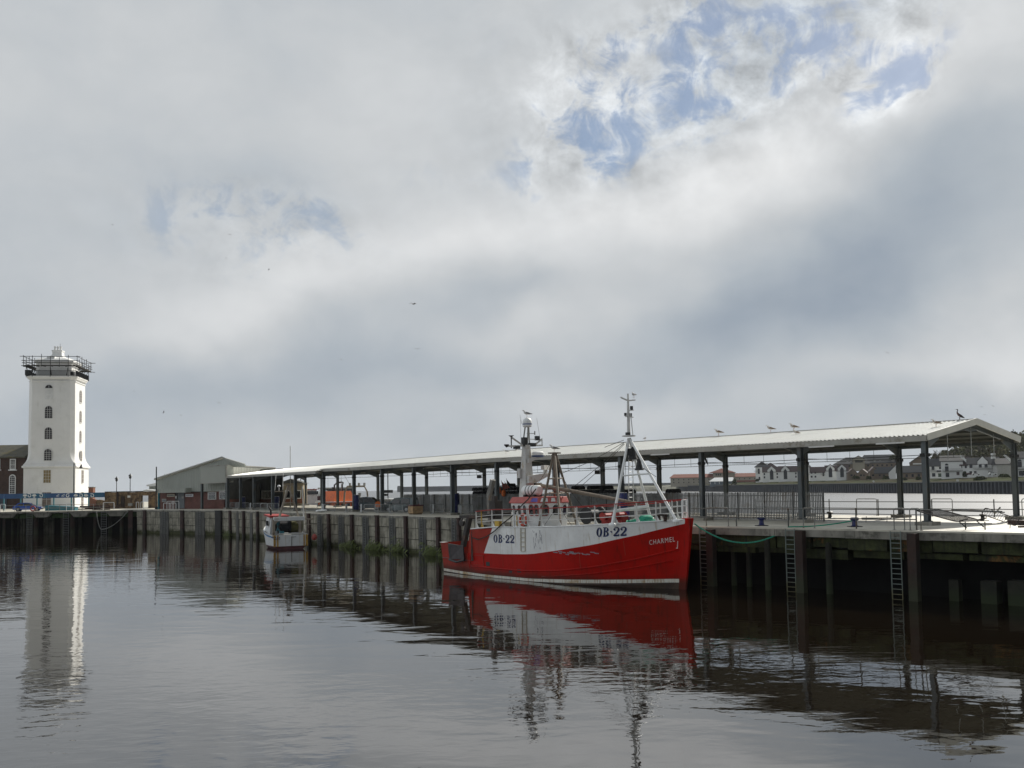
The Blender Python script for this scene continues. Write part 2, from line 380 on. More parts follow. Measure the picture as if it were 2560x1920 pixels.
struct('water', mb, M_water)

# ================================================================ quay ground
PIER = [(46, 32.5), (27.6, 51.8), (20.4, 59.3), (13.6, 66.2), (-1.2, 83.4), (-3.6, 93.5)]
WALL = [(-3.6, 93.5), (-6.2, 97.9), (-14.9, 110.), (-20.5, 117.2), (-27.1, 126.), (-37.4, 142.5), (-46.6, 154.6)]
WALLL = [(-46.6, 154.6), (-66.5, 170.)]
LEFT = [(-66.5, 170.), (-76, 170.), (-90, 169.), (-130, 168.), (-200, 168)]
BACK = [(-400, 330), (-60, 330), (-52, 215), (-36, 186), (-31, 174), (-21, 161), (-11, 147), (-2, 132), (7.5, 116.5), (17, 101.5), (28, 87), (34.2, 79), (40.6, 71), (62, 46)]
PIERROW = PIER
def inset(poly, d):
    out = []
    for i, p in enumerate(poly):
        a = Vector(poly[max(i-1, 0)]); c = Vector(poly[min(i+1, len(poly)-1)]); q = (c-a).normalized()
        out.append((p[0]+q.y*d, p[1]-q.x*d))
    return out
land = PIER+WALL[1:]+WALLL[1:]+LEFT[1:]+[(-400, 168)]+BACK
mb = MB()
# top slab of the whole quay, 0.55 m thick over the piles, lower body only behind the solid walls
mb.prism([(x, y, ZD) for x, y in land], (0, 0, -.10))
struct('quay_deck', mb, M_deck)
# ================================================================ pier front: edge beam, dark masonry behind the piles
def offs(poly, d): return inset(poly, d)
def ribbon(mb, poly, z0, z1, off0=0., off1=None, m=0):
    a = offs(poly, off0); b_ = offs(poly, off0 if off1 is None else off1)
    mb.loft([[(x, y, z0) for x, y in a], [(x, y, z1) for x, y in b_]], m)
# poly runs so that the water lies on its left: inset(+d) goes inland
def slabs(poly, z0, z1, o0, o1, length, gap, mb, m=0, jit=0.):
    "row of separate blocks along a polyline between offsets o0 (front) and o1 (back)"
    for i in range(len(poly)-1):
        a, c = Vector(poly[i]), Vector(poly[i+1]); L = (c-a).length; d = (c-a)/L; n = Vector((d.y, -d.x))
        k = max(1, round(L/length)); s = L/k
        for j in range(k):
            p, q = a+d*(j*s+gap/2), a+d*((j+1)*s-gap/2); r = random.uniform(-jit, jit)
            z0_ = z0+random.uniform(-jit, jit)
            c4p = [p+n*(o0+r), q+n*(o0+r), q+n*o1, p+n*o1]
            mb.prism([(x.x, x.y, z0_) for x in c4p], (0, 0, z1-z0_))
pr = root('pier_edge', 'long pale concrete edge beam capping the dark piled pier beside the red trawler', 'pier edge', (20.4, 59.3, 3.5))
mb = MB(); slabs(PIER, 3.5, ZD-.104, -.06, .9, 4.6, .03, mb, jit=.012); mb.build('edge_beam', M_concE, pr)
mb = MB(); slabs(PIER, 2.82, 3.47, .25, .9, 2.6, .12, mb, jit=.12); slabs(PIER, 2.25, 2.72, .55, 1.2, 3.4, .3, mb, jit=.16); mb.build('waling_timber', M_mossy, pr)
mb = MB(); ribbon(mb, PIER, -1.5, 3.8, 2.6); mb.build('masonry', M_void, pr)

# solid wall of concrete panels in three courses
M_seam = pbr('wall seam', (.03, .028, .022), .95)
def panelwall(name, label, poly, loc):
    r = root(name, label, 'quay wall', loc)
    mb = MB(); ribbon(mb, poly, -1.5, ZD-.11, .35); mb.build('backing', M_seam, r)
    for zi, (z0, z1, o) in enumerate(((2.72, 3.72, 0.), (1.5, 2.66, .05), (.42, 1.44, .08), (-1.2, .36, .13))):
        mb = MB(); slabs(poly, z0, z1, o, .5, 3.4, .05, mb, jit=.02); mb.build('panel_course', M_concP, r)
    mb = MB(); slabs(poly, 3.72, ZD-.104, -.05, 1.0, 8, .02, mb); mb.build('cope', M_concE, r)
    return r
panelwall('quay_wall', 'long grey concrete panel wall running from the red trawler back to the dark corner', WALL, (-20.5, 117.2, 0))
panelwall('quay_wall', 'pale concrete panel wall below the metal market building, facing the basin', WALLL, (-56, 162, 0))

# left jetty: slab on corbels over a dark open front
lj = root('jetty_edge', 'pale concrete jetty slab on corbels over a dark piled void below the white tower', 'jetty edge', (-90, 169, 3.6))
mb = MB(); slabs(LEFT, 3.72, ZD-.104, -.05, 2.5, 9., .03, mb, jit=.01); mb.build('edge_slab', M_concE, lj)
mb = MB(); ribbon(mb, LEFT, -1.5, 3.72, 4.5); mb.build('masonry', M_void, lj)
for u in (17, 105, 199, 290):
    p = seg_hit(u, 1288, LEFT[1], LEFT[3]); mb = MB()
    mb.box((p.x, p.y+.7, 3.35), (3.4, 1.6, .72), taper=1.); 
    for v in mb.v:
        if v.z < 3.1: v.x += (p.x-v.x)*.4
    mb.build('corbel', M_concE, lj)
mb = MB(); slabs(LEFT[:3], 2.9, 3.6, .7, 1.5, 3, .2, mb, jit=.1); mb.build('waling_timber', pbr('green mossy beam', (.03, .06, .015), .9, var=.5, vs=.7, dirt=(.02, .03, .01)), lj)

# ---------------------------------------------------------------- fender posts on the walls (each one a thing)
def along(poly, u, v=1290):
    best = None
    for i in range(len(poly)-1):
        p = seg_hit(u, v, poly[i], poly[i+1]); a, c = Vector(poly[i]), Vector(poly[i+1])
        tt = (Vector((p.x, p.y))-a).dot(c-a)/(c-a).length_squared
        if -.02 <= tt <= 1.02:
            d = (c-a).normalized(); return p, d, Vector((d.y, -d.x))
    raise ValueError(u)
ordw = ['first', 'second', 'third', 'fourth', 'fifth', 'sixth', 'seventh', 'eighth', 'ninth', 'tenth', 'eleventh', 'twelfth', 'thirteenth', 'fourteenth', 'fifteenth', 'sixteenth', 'seventeenth', 'eighteenth', 'nineteenth', 'twentieth']
GF = 'dark fender posts up the concrete quay wall'
def fender(poly, u, w, label, mat=None, top=3.92):
    p, d, n = along(poly, u); r = root('fender_post', label, 'fender post', (p.x, p.y, 0), group=GF)
    mb = MB(); q = Vector((p.x, p.y, 0))-Vector((n.x, n.y, 0))*.12
    M = Matrix(((d.x, n.x, 0), (d.y, n.y, 0), (0, 0, 1)))
    mb.box((q.x, q.y, top/2-.5), (w, .34, top+1.0), M=M); mb.box((q.x, q.y, top+.02), (w+.14, .46, .10), M=M)
    mb.build('post', mat or M_fender, r)
    mb = MB()
    for z in (1.0, 2.2, 3.4):
        for k in (-1, 1): mb.box((q.x+d.x*k*w*.3-n.x*.19, q.y+d.y*k*w*.3-n.y*.19, z), (.07, .06, .07), M=M)
    mb.build('bolts', M_iron, r)
near = [577, 611, 646]
for i, u in enumerate(near): fender(WALL, u, .55, 'narrow dark fender post, %s to the right of the black wall corner' % ordw[i])
for i, u in enumerate([774, 824, 882, 945, 1017, 1098, 1150]): fender(WALL, u, .5 if i < 6 else .4, 'rusty brown fender post on the wall, %s right of the small boat' % ordw[i])
for u, l in ((327, 'rusty fender post where the dark jetty void meets concrete wall'), (363, 'rusty brown fender post on the pale wall below the rubble building doorway'), (457, 'dark maroon fender post in the middle of the pale wall under the metal shed')): fender(WALLL if u > 345 else [(-66.5, 170), (-76, 170)], u, .75, l)
fender(WALLL, 548, 1.5, 'broad black timber fender stack at the corner of the concrete wall', M_rubber)

# ---------------------------------------------------------------- piles under the pier (each one a thing)
GP = 'piles under the piled pier'
def pile(u, v0, label, w=.42, mat=None, off=.05, top=3.45, rnd=False):
    p, d, n = along(PIER, u, v0); q = Vector((p.x, p.y))+n*off
    mb = MB(); M = Matrix(((d.x, n.x, 0), (d.y, n.y, 0), (0, 0, 1)))
    if rnd: mb.lathe([(w/2*1.1, -1.2), (w/2, .5), (w/2*.97, top-.25), (w/2*.7, top-.05), (w*.1, top)], 10, (q.x, q.y, 0))
    else: mb.box((q.x, q.y, top/2-.6), (w, w, top+1.2), M=M)
    o = mb.build('pile', mat or M_pile); tag(o, label, 'pile', GP)
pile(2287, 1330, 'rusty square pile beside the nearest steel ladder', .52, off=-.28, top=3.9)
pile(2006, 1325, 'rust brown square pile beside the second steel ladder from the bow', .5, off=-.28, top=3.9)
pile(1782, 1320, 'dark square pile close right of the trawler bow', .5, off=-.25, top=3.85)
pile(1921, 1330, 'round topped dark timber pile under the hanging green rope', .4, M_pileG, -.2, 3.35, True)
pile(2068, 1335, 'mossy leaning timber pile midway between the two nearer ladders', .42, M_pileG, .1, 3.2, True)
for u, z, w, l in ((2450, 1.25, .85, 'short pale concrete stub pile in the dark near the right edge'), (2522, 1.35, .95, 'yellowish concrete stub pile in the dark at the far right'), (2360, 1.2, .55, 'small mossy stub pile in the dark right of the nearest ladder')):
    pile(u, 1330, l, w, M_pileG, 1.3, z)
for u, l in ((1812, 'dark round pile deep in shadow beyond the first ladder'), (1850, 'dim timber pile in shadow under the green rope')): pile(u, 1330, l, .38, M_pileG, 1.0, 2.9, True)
GL = 'piles standing in the void under the left jetty'
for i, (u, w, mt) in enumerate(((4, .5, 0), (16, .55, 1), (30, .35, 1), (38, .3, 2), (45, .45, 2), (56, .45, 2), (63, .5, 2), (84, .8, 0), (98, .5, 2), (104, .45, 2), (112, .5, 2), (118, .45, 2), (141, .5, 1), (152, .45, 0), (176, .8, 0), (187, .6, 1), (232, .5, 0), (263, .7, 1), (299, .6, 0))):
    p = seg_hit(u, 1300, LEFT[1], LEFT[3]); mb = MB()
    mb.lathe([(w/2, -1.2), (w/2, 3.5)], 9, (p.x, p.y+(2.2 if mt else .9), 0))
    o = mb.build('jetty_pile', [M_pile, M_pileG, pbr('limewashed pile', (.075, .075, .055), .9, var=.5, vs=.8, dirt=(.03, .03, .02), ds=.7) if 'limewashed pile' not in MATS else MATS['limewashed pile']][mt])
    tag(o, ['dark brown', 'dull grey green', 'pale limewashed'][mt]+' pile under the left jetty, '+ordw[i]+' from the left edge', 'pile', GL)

# ---------------------------------------------------------------- ladders
GLD = 'steel ladders down the quay sides'
def ladder(u, poly, label, mat, wid=.5, z0=-.35, z1=ZD-.05, off=-.18, hoop=False, r=.035):
    p, d, n = along(poly, u); c = Vector((p.x, p.y, 0))+Vector((n.x, n.y, 0))*off; d3 = Vector((d.x, d.y, 0)); n3 = Vector((n.x, n.y, 0))
    t_ = root('ladder', label, 'ladder', (c.x, c.y, z0), group=GLD)
    for k in (-1, 1):
        q = c+d3*k*wid/2; mb = MB(); mb.bar(q+Vector((0, 0, z0)), q+Vector((0, 0, z1)), .035, .075, upv=n3)
        mb.build('stile', mat, t_)
    nr = int((z1-z0)/.3)
    for k in range(nr):
        mb = MB(); z = z0+.2+k*.3; mb.tube([c-d3*wid/2+Vector((0, 0, z)), c+d3*wid/2+Vector((0, 0, z))], r*.62, 5); mb.build('rung', mat, t_)
    return c, d3, n3
for u, l in ((1761, 'greenish steel ladder nearest the trawler bow'), (1977, 'greenish steel ladder at the end of the hanging green rope'), (2240, 'grey steel ladder at the nearest steel column')):
    ladder(u, PIER, l, pbr('greenish galvanised', (.20, .24, .22), .6, .1, var=.15, weed=((.16, .15, .07), .9, .8)) if 'greenish galvanised' not in MATS else MATS['greenish galvanised'], .62, -.5)
M_lad = pbr('dull ladder steel', (.19, .20, .20), .6, .1, var=.15)
M_rec = pbr('streaked wall recess', (.10, .10, .092), .9, var=.25, vs=1.2, streak=(.04, .04, .036))
for i, u in enumerate((800, 853, 914, 981, 1056, 1137)):
    c, d3, n3 = ladder(u, WALL, 'wall ladder on the panel wall, %s right of the small boat' % ordw[i], M_lad, .55, -.2, 3.95, -.14)
for u, l in ((411, 'faint wall ladder left of the maroon fender post'), (500, 'faint wall ladder right of the maroon fender post')): ladder(u, WALLL, l, M_lad, .7, -.2, 3.95, -.12)
for i, u in enumerate((75, 166, 261)):
    ladder(u, LEFT, 'jetty ladder under the white tower, %s from the left' % ordw[i], M_lad, .95, -.2, 3.9, -.2, r=.05)
# darker streaked slabs standing in for the recesses behind the wall ladders
rc = root('wall_recess_row', 'row of darker streaked strips for the recesses behind the wall ladders along the panel wall', 'ladder_recess', (-20.5, 117.2, 0))
for poly, us in ((WALL, (800, 853, 914, 981, 1056, 1137, 594, 628)), (WALLL, (411, 500))):
    for u in us:
        p, d, n = along(poly, u); M = Matrix(((d.x, n.x, 0), (d.y, n.y, 0), (0, 0, 1))); wd = 1.5 if poly is WALL else 2.6
        mb = MB(); mb.box((p.x+n.x*.12, p.y+n.y*.12, 1.3), (wd if u > 650 or u < 520 else 1.0, .34, 4.8), M=M); mb.build('ladder_recess', M_rec, rc)
# weed hanging at the tide line
rng = random.Random(5)
for i, (u, n_, l) in enumerate(((572, 60, 'small tuft of green weed at the foot of the wall near the black corner'), (876, 150, 'green weed at the tide line right of the small white boat'), (943, 220, 'largest green weed patch at the tide line of the panel wall'), (998, 110, 'dull green weed between two wall ladders'), (1078, 180, 'green weed at the tide line beside the trawler stern'), (1120, 120, 'weed at the wall foot behind the trawler stern'))):
    mb = MB(); p, d, n = along(WALL, u)
    for k in range(n_):
        s_ = rng.gauss(0, .9); z = abs(rng.gauss(0, .45))+.05; q = Vector((p.x+d.x*s_-n.x*rng.uniform(.0, .3), p.y+d.y*s_-n.y*rng.uniform(.0, .3), z)); a = rng.uniform(.12, .3); 
        v1 = Vector((d.x, d.y, 0))*a*.6; v2 = Vector((-n.x*rng.uniform(.1, .5), -n.y*rng.uniform(.1, .5), -a*1.5))
        mb.add([q-v1, q+v1, q+v1*.4+v2, q-v1*.4+v2], [(0, 1, 2, 3)])
    o = mb.build('seaweed', pbr('green weed', (.075, .10, .012), .7, var=.5, vs=4) if 'green weed' not in MATS else MATS['green weed']); tag(o, l, 'seaweed', 'weed along the foot of the wall')

# ---------------------------------------------------------------- bollards
def bollard(u, v, label, mat, s=1., z=ZD):
    p = P(u, v, z=z); r = root('bollard', label, 'bollard', (p.x, p.y, z), group='mooring bollards on the quay edge')
    mb = MB(); mb.lathe([(.26*s, 0), (.26*s, .06*s), (.17*s, .1*s), (.15*s, .38*s), (.27*s, .46*s), (.29*s, .54*s), (.22*s, .6*s), (.02, .61*s)], 14, (p.x, p.y, z)); mb.build('post', mat, r, smooth=True, autosmooth=40)
    mb = MB(); mb.box((p.x, p.y, z+.02), (.75*s, .75*s, .05)); mb.build('base_plate', M_iron, r)
    return p
BOL1 = bollard(2137, 1317, 'dark blue mooring bollard where the near green rope is tied', M_blue, 1.)
bollard(1904, 1314.5, 'dark blue mooring bollard between the two ladders by the bow', M_blue, 1.)
bollard(2075, 1296, 'dark bollard on the far edge of the pier beside the palisade end', M_iron, .9)
bollard(2457, 1302, 'dark bollard under the upended barrier', M_iron, .8)
# ================================================================ the long open-sided canopy along the quay
FR = [(26.9, 62.6), (21, 70), (15.2, 77.2), (9.5, 84.2), (4, 91), (-1.6, 97.5), (-6.6, 105), (-11.6, 112.8), (-16.4, 120.7), (-21.2, 128.4), (-26.4, 134.2)]
RG = [(31.6, 66.1), (26, 73.5), (20.5, 80.9), (14.9, 87.9), (9.4, 94.7), (4.2, 101.5), (-.6, 109), (-5.5, 117), (-10.2, 125.2), (-14.6, 132), (-19, 139.5)]
BK = [(36.3, 69.5), (31, 77), (25.8, 84.6), (20.3, 91.6), (15, 98.4), (9.9, 105.6), (5.3, 113.2), (.8, 121), (-3.8, 129), (-8.2, 137), (-13, 145)]
FR2 = [(-27, 132.9), (-31.5, 139.3), (-36.5, 146.2), (-41, 152.4), (-44.5, 157.2), (-48, 162)]
RG2 = [(-19, 139.5), (-23.5, 147), (-28.5, 155), (-33.5, 163), (-39, 171.5), (-44.4, 180)]
BK2 = [(-13, 145), (-17.5, 151.5), (-22.3, 159), (-30.6, 168), (-35, 176), (-41, 190)]
ZE, ZR = 9.62, 10.70
cnp = root('quay_canopy', 'long open sided canopy with pale corrugated roof on steel columns along the quay', 'canopy', (-1.6, 97.5, ZD))
M_undershade = pbr('underside shade sheet', (.045, .05, .042), .8, var=.2)  # for an added dark sheet that keeps the roof underside in shade
M_roof = pbr('pale roof sheet', (.81, .81, .77), .5, .0, var=.07, vs=.5, dirt=(.66, .65, .59), ds=.5, da=(.5, .72), spec=1.)
M_fasc = pbr('fascia flashing', (.33, .32, .285), .5, .1, var=.1, vs=1., dirt=(.22, .2, .16), ds=1.1)
def V3(p, z): return Vector((p[0], p[1], z))
def resample(rows, pitch):
    out = []
    n = len(rows[0])
    for i in range(len(rows[0])-1):
        L = (rows[0][i+1]-rows[0][i]).length; k = max(1, round(L/pitch))
        for j in range(k): out.append([r[i].lerp(r[i+1], j/k) for r in rows])
    out.append([r[-1] for r in rows]); return out
def corr(mb, rowA, rowB, pitch=.333, h=.055):
    pts = resample([rowA, rowB], pitch); vs = []
    for j in range(len(pts)-1):
        a0, b0 = pts[j]; a1, b1 = pts[j+1]
        for f, z in ((0, 0), (.5, 0), (.6, h), (.9, h)): vs.append((a0.lerp(a1, f)+Vector((0, 0, z)), b0.lerp(b1, f)+Vector((0, 0, z))))
    vs.append(pts[-1])
    mb.loft([[a.lerp(b_, q) for q in (0, 1)] for a, b_ in vs])
def over(pts, k):
    "extend first point outwards by k metres (gable overhang)"
    d = (pts[0]-pts[1]).normalized(); return [pts[0]+d*k]+pts[1:]
def outward(A, B, k): return [a+(a-b_).normalized()*k for a, b_ in zip(A, B)]
fa = over([V3(p, ZE+.36) for p in FR], .4); ra = over([V3(p, ZR+.36) for p in RG], .4); ba = over([V3(p, ZE+.36) for p in BK], .4)
fa = outward(fa, ra, .45); ba = outward(ba, ra, .12)
ZE2 = 9.32
fb = outward([V3(p, ZE2+.34) for p in FR2], [V3(p, ZR+.36) for p in RG2], .3); rb = [V3(p, ZR+.355) for p in RG2]; bb = [V3(p, ZE+.3) for p in BK2]
mb = MB(); corr(mb, fa, ra); mb.build('roof_slope', M_roof, cnp)
mb = MB(); corr(mb, ba, ra); mb.build('roof_slope', M_roof, cnp)
for A_, B_ in ((fa, ra), (ba, ra), (fb, rb), (bb, rb)):
    mb = MB(); mb.loft([[a-Vector((0, 0, .035)), b_-Vector((0, 0, .035))] for a, b_ in zip(A_, B_)]); mb.build('underside_shade', M_undershade, cnp)
mb = MB(); corr(mb, fb, rb, .5); mb.build('roof_slope', M_roof, cnp)
mb = MB(); corr(mb, bb, rb, .5); mb.build('roof_slope', M_roof, cnp)
# ridge flashing in short dark jointed lengths
mb = MB()
for i in range(len(ra)-1): mb.bar(ra[i]+Vector((0, 0, .075)), ra[i+1]+Vector((0, 0, .075)), .30, .03)
for i in range(len(rb)-1): mb.bar(rb[i]+Vector((0, 0, .07)), rb[i+1]+Vector((0, 0, .07)), .30, .03)
mb.build('ridge_cap', M_fasc, cnp)
# fascia / gutter along the eaves, barge boards on the open gable
mb = MB()
for row, dz in ((fa, -.20), (ba, -.20), (fb, -.17), (bb, -.2)):
    for i in range(len(row)-1): mb.bar(row[i]+Vector((0, 0, dz)), row[i+1]+Vector((0, 0, dz)), .10, .36)
mb.bar(fa[-1]+Vector((0, 0, -.2)), fb[0]+Vector((0, 0, -.17)), .10, .36)
mb.build('eaves_fascia', M_fasc, cnp)
M_barge = pbr('barge board', (.52, .52, .48), .5, var=.06)
mb = MB()
g = (fa[0]-fa[1]).normalized()*.06
for a in (fa[0], ba[0]): mb.bar(a+g+Vector((0, 0, -.14)), ra[0]+g+Vector((0, 0, -.10)), .08, .44)
mb.build('barge_board', M_barge, cnp)
# frames: one column pair and one haunched rafter pair per bay
def side_at(i, R): a = Vector(R[max(i-1, 0)]); c = Vector(R[min(i+1, len(R)-1)]); return (c-a).normalized()
def frame(i, FRr, RGr, BKr, ze, zr, skip=()):
    f, r_, bk = V3(FRr[i], 0), V3(RGr[i], 0), V3(BKr[i], 0); d = side_at(i, FRr); d3 = Vector((d.x, d.y, 0))
    for k, q in (('f', f), ('b', bk)):
        if k in skip: continue
        mb = MB(); zc = ze-.02 if k == 'f' else ZE-.02
        mb.ibeam(V3(q, ZD+.24), V3(q, zc), .30, .42, .035, side=d3)
        mb.box((q.x, q.y, ZD+.27), (.5, .5, .06)); mb.build('column', M_steelG, cnp)
        mb = MB(); mb.box((q.x, q.y, ZD+.12), (1.15, 1.15, .235), rz=math.atan2(d.y, d.x)); mb.build('footing', M_conc, cnp)
    mb = MB()
    for q, z in ((f, ze), (bk, ZE)):
        a = V3(q, z+.02); b_ = V3(r_, zr+.02); dn = (b_-a)
        mb.ibeam(a, b_, .2, .34, .03, side=d3)
        # haunch plates at knee and apex
        for s_, e_, h0, h1 in ((0, .30, .62, .1), (1, .86, .30, .05)):
            p0, p1 = a+dn*s_, a+dn*e_
            mb.prism([p0+Vector((0, 0, -.16))-d3*.02, p1+Vector((0, 0, -.16))-d3*.02, p1+Vector((0, 0, -.16-h1))-d3*.02, p0+Vector((0, 0, -.16-h0))-d3*.02], d3*.04)
    mb.build('rafter', M_steelG, cnp)
for i in range(len(FR)): frame(i, FR, RG, BK, ZE, ZR)
for i in range(1, len(FR2)): frame(i, FR2, RG2, BK2, ZE2, ZR)
# purlins and eaves beams
mb = MB()
for A, B, z0, z1 in ((FR, RG, ZE, ZR), (BK, RG, ZE, ZR), (FR2, RG2, ZE2, ZR), (BK2, RG2, ZE, ZR)):
    for q in (.04, .26, .5, .74, .96):
        for i in range(len(A)-1):
            a = V3(A[i], z0).lerp(V3(B[i], z1), q)+Vector((0, 0, .27)); c = V3(A[i+1], z0).lerp(V3(B[i+1], z1), q)+Vector((0, 0, .27)); mb.bar(a, c, .07, .16)
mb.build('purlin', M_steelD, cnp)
mb = MB()
for A, z in ((FR, ZE), (BK, ZE), (FR2, ZE2), (BK2, ZE)):
    for i in range(len(A)-1): mb.bar(V3(A[i], z-.02), V3(A[i+1], z-.02), .12, .20)
mb.build('eaves_beam', M_steelG, cnp)
# gable droppers and the cross bracing rods
mb = MB(); a, c, r_ = V3(FR[0], ZE), V3(BK[0], ZE), V3(RG[0], ZR)
for q, top in ((.24, .42), (.5, .94), (.76, .42)):
    p = a.lerp(c, q); mb.tube([p+Vector((0, 0, -1.25 if q < .4 else -1.0)), p+Vector((0, 0, 1.5*top-.1))], .03, 5)
mb.build('dropper', M_galv, cnp)
mb = MB()
for i in (0, 2, 5, 8):
    mb.bar(V3(FR[i+1], ZE+.2), V3(RG[i], ZR-.1), .06, .06); mb.bar(V3(FR[i], ZE+.2), V3(RG[i+1], ZR-.1), .06, .06)
mb.build('bracing', M_steelG, cnp)
# strip lights under the eaves
for i, q in ((0, .2), (0, .75), (2, .4), (4, .5)):
    p = V3(FR[i], ZE-.16).lerp(V3(FR[i+1], ZE-.16), q); d = (V3(FR[i+1], 0)-V3(FR[i], 0)).normalized(); n = Vector((-d.y, d.x, 0))
    mb = MB(); mb.bar(p-d*1.0-n*(-.9), p+d*1.0-n*(-.9), .12, .09); mb.build('strip_light', M_whiteD, cnp)
# flood lamps on back columns
for i in (5, 8):
    q = V3(BK[i], 8.35); mb = MB(); d = side_at(i, BK); d3 = Vector((d.x, d.y, 0)); n = Vector((-d.y, d.x, 0))
    mb.bar(q+n*.1, q+n*.75, .05, .05); mb.box(q+n*.9-d3*.25+Vector((0, 0, .1)), (.55, .35, .42), rz=math.atan2(d.y, d.x)+.5); mb.build('flood_lamp', M_iron, cnp)
# cables slung between the columns, with hangers
mb = MB()
for row, zc, hang in ((FR, 8.62, 0), (BK, 8.75, 3)):
    for i in range(len(row)-1):
        a, c = V3(row[i], zc), V3(row[i+1], zc); mb.tube([a, a.lerp(c, .5)+Vector((0, 0, -.05)), c], .022, 4)
        if row is not FR:
            for k in range(1, hang+1):
                p = a.lerp(c, k/(hang+1)); mb.tube([p+Vector((0, 0, -.04)), p+Vector((0, 0, .75 if row is BK else 1.9))], .016, 4)
for i in (0, 1, 2, 4, 6): mb.tube([V3(FR[i], 8.7), V3(BK[i], 8.55)], .018, 4)
mb.build('cable', M_iron, cnp)
for i in range(0, len(FR)):
    for R_ in (FR, BK): mb = MB(); mb.box(V3(R_[i], 8.62), (.52, .42, .22)); mb.build('cable_clamp', M_iron, cnp)

# ================================================================ market shed with metal cladding
G0, G1 = Vector((-64.3, 174.2)), Vector((-49.2, 165.2)); gd = (G1-G0).normalized(); gn = Vector((gd.y, -gd.x))*-1   # gn points into the building
if gn.y < 0: gn = -gn
M_clad = ribmat('shed cladding', gd, (.37, .39, .345), .42, .025)
sd_ = Vector((.17, .985)); M_cladS = ribmat('shed side cladding', sd_, (.40, .405, .355), .62, .03)
M_panel = pbr('flat cladding panel', (.36, .37, .325), .5, var=.03, vs=.6)
M_brickR = brickmat('red brick base', gd, (.17, .055, .042), (.12, .042, .034), (.15, .10, .085), .46, .15, .018)
mk = root('market_shed', 'grey green metal clad fish market shed with low gable and brick base', 'building', (-56, 170, ZD))
def g3(s, z, off=0.): q = G0+gd*s+gn*off; return Vector((q.x, q.y, z))
L1 = (G1-G0).length
def gs(u, v, off=0.):
    p = onplane(u, v, G0+gn*off, gn); return (Vector((p.x, p.y))-G0).dot(gd), p.z
pk = gs(558.5, 1147); le = gs(391.6, 1200); re_ = gs(613, 1163); zb_ = gs(420, 1230)[1]
D = 14
sq = gs(567, 1200)[0]; front = [g3(le[0], zb_), g3(sq, zb_), g3(sq, 11.2), g3(re_[0], 11.2), g3(re_[0], re_[1]), g3(*pk), g3(*le)]
mb = MB(); mb.prism(front, Vector((gn.x, gn.y, 0))*.25); mb.build('gable_cladding', M_clad, mk)
mb = MB(); n3 = Vector((gn.x, gn.y, 0))
r3 = Vector((-.25, .97, 0)); q_ = (sq-pk[0])/(re_[0]-pk[0]); zq = pk[1]+(re_[1]-pk[1])*q_
mb.prism([g3(le[0]-.3, le[1]+.02), g3(*pk)+Vector((0, 0, .16)), g3(*pk)+Vector((0, 0, .42)), g3(le[0]-.3, le[1]+.30)], r3*D)
mb.prism([g3(*pk)+Vector((0, 0, .16)), g3(sq, zq+.08), g3(sq, zq+.34), g3(*pk)+Vector((0, 0, .42))], r3*D)
mb.bar(g3(sq, zq+.2), g3(re_[0]+.2, re_[1]+.1), .35, .26)
for v in mb.v: v -= n3*.35
mb.build('roof', pbr('shed roof sheet', (.34, .345, .31), .5, .1, var=.05), mk)
mb = MB(); mb.prism([g3(.2, ZD), g3(L1-1, ZD), g3(L1-1, zb_-.03), g3(.2, zb_-.03)], n3*.3)
for v in mb.v: v += n3*.35
mb.build('brick_base', M_brickR, mk)
mb = MB(); mb.prism([g3(.1, ZD, .6), g3(.1, ZD, D), g3(.1, le[1], D), g3(.1, le[1], .6)], Vector((gd.x, gd.y, 0))*.25); mb.build('end_wall', M_clad, mk)
# black strip where the cladding stops
mb = MB(); mb.bar(g3(7, zb_-.06, -.02), g3(L1-5, zb_-.06, -.02), .05, .12); mb.build('foot_strip', M_iron, mk)
# projecting flat panel box over the loading corner
pl = gs(501, 1165, -1.6); prr = gs(566, 1163.5, -1.6); pb0 = gs(501, 1209, -1.6); pb1 = gs(564, 1206, -1.6)
pbox = [g3(pl[0], pb0[1], -1.6), g3(prr[0], pb1[1], -1.6), g3(prr[0], prr[1], -1.6), g3(pl[0], pl[1]-.15, -1.6)]
mb = MB(); mb.prism(pbox, n3*1.55); mb.build('fascia_panel', M_panel, mk)
a = pbox[2]; a0 = pbox[1]; s3 = Vector((sd_.x, sd_.y, 0))
mb = MB(); mb.prism([a0+Vector((.02, 0, .9)), a+Vector((.02, 0, 0)), a+s3*20+Vector((.02, 0, -.1)), a0+s3*20+Vector((.02, 0, .9))], Vector((-.25, 0, 0))); mb.build('side_cladding', M_cladS, mk)
mb = MB(); mb.prism([a+Vector((-.1, .1, -.05)), a+s3*20+Vector((-.1, 0, -.15)), a+s3*20+Vector((-9, 0, -.15)), pbox[3]+Vector((0, .1, -.05))], (0, 0, .08)); mb.build('box_roof', M_fasc, mk)
mb = MB(); mb.bar(a+Vector((.02, -.03, .02)), a0+Vector((.02, -.03, .0)), .30, .16); mb.bar(a+Vector((0, -.02, .05)), pbox[3]+Vector((0, -.02, .05)), .12, .16); mb.bar(a+Vector((0.05, 0, .05)), a+s3*20+Vector((.05, 0, -.05)), .14, .16)
mb.bar(pbox[0]+Vector((0, -.03, 0)), pbox[1]+Vector((0, -.03, 0)), .1, .14); mb.build('trim', M_fasc, mk)
for u, of in ((505, -1.4), (567, -1.5)):
    s_ = gs(u, 1272, of)[0]; mb = MB(); mb.ibeam(g3(s_, ZD, of), g3(s_, gs(u, 1207, of)[1], of), .3, .4, .04, side=(gd.x, gd.y, 0)); mb.build('column', M_steelG, mk)
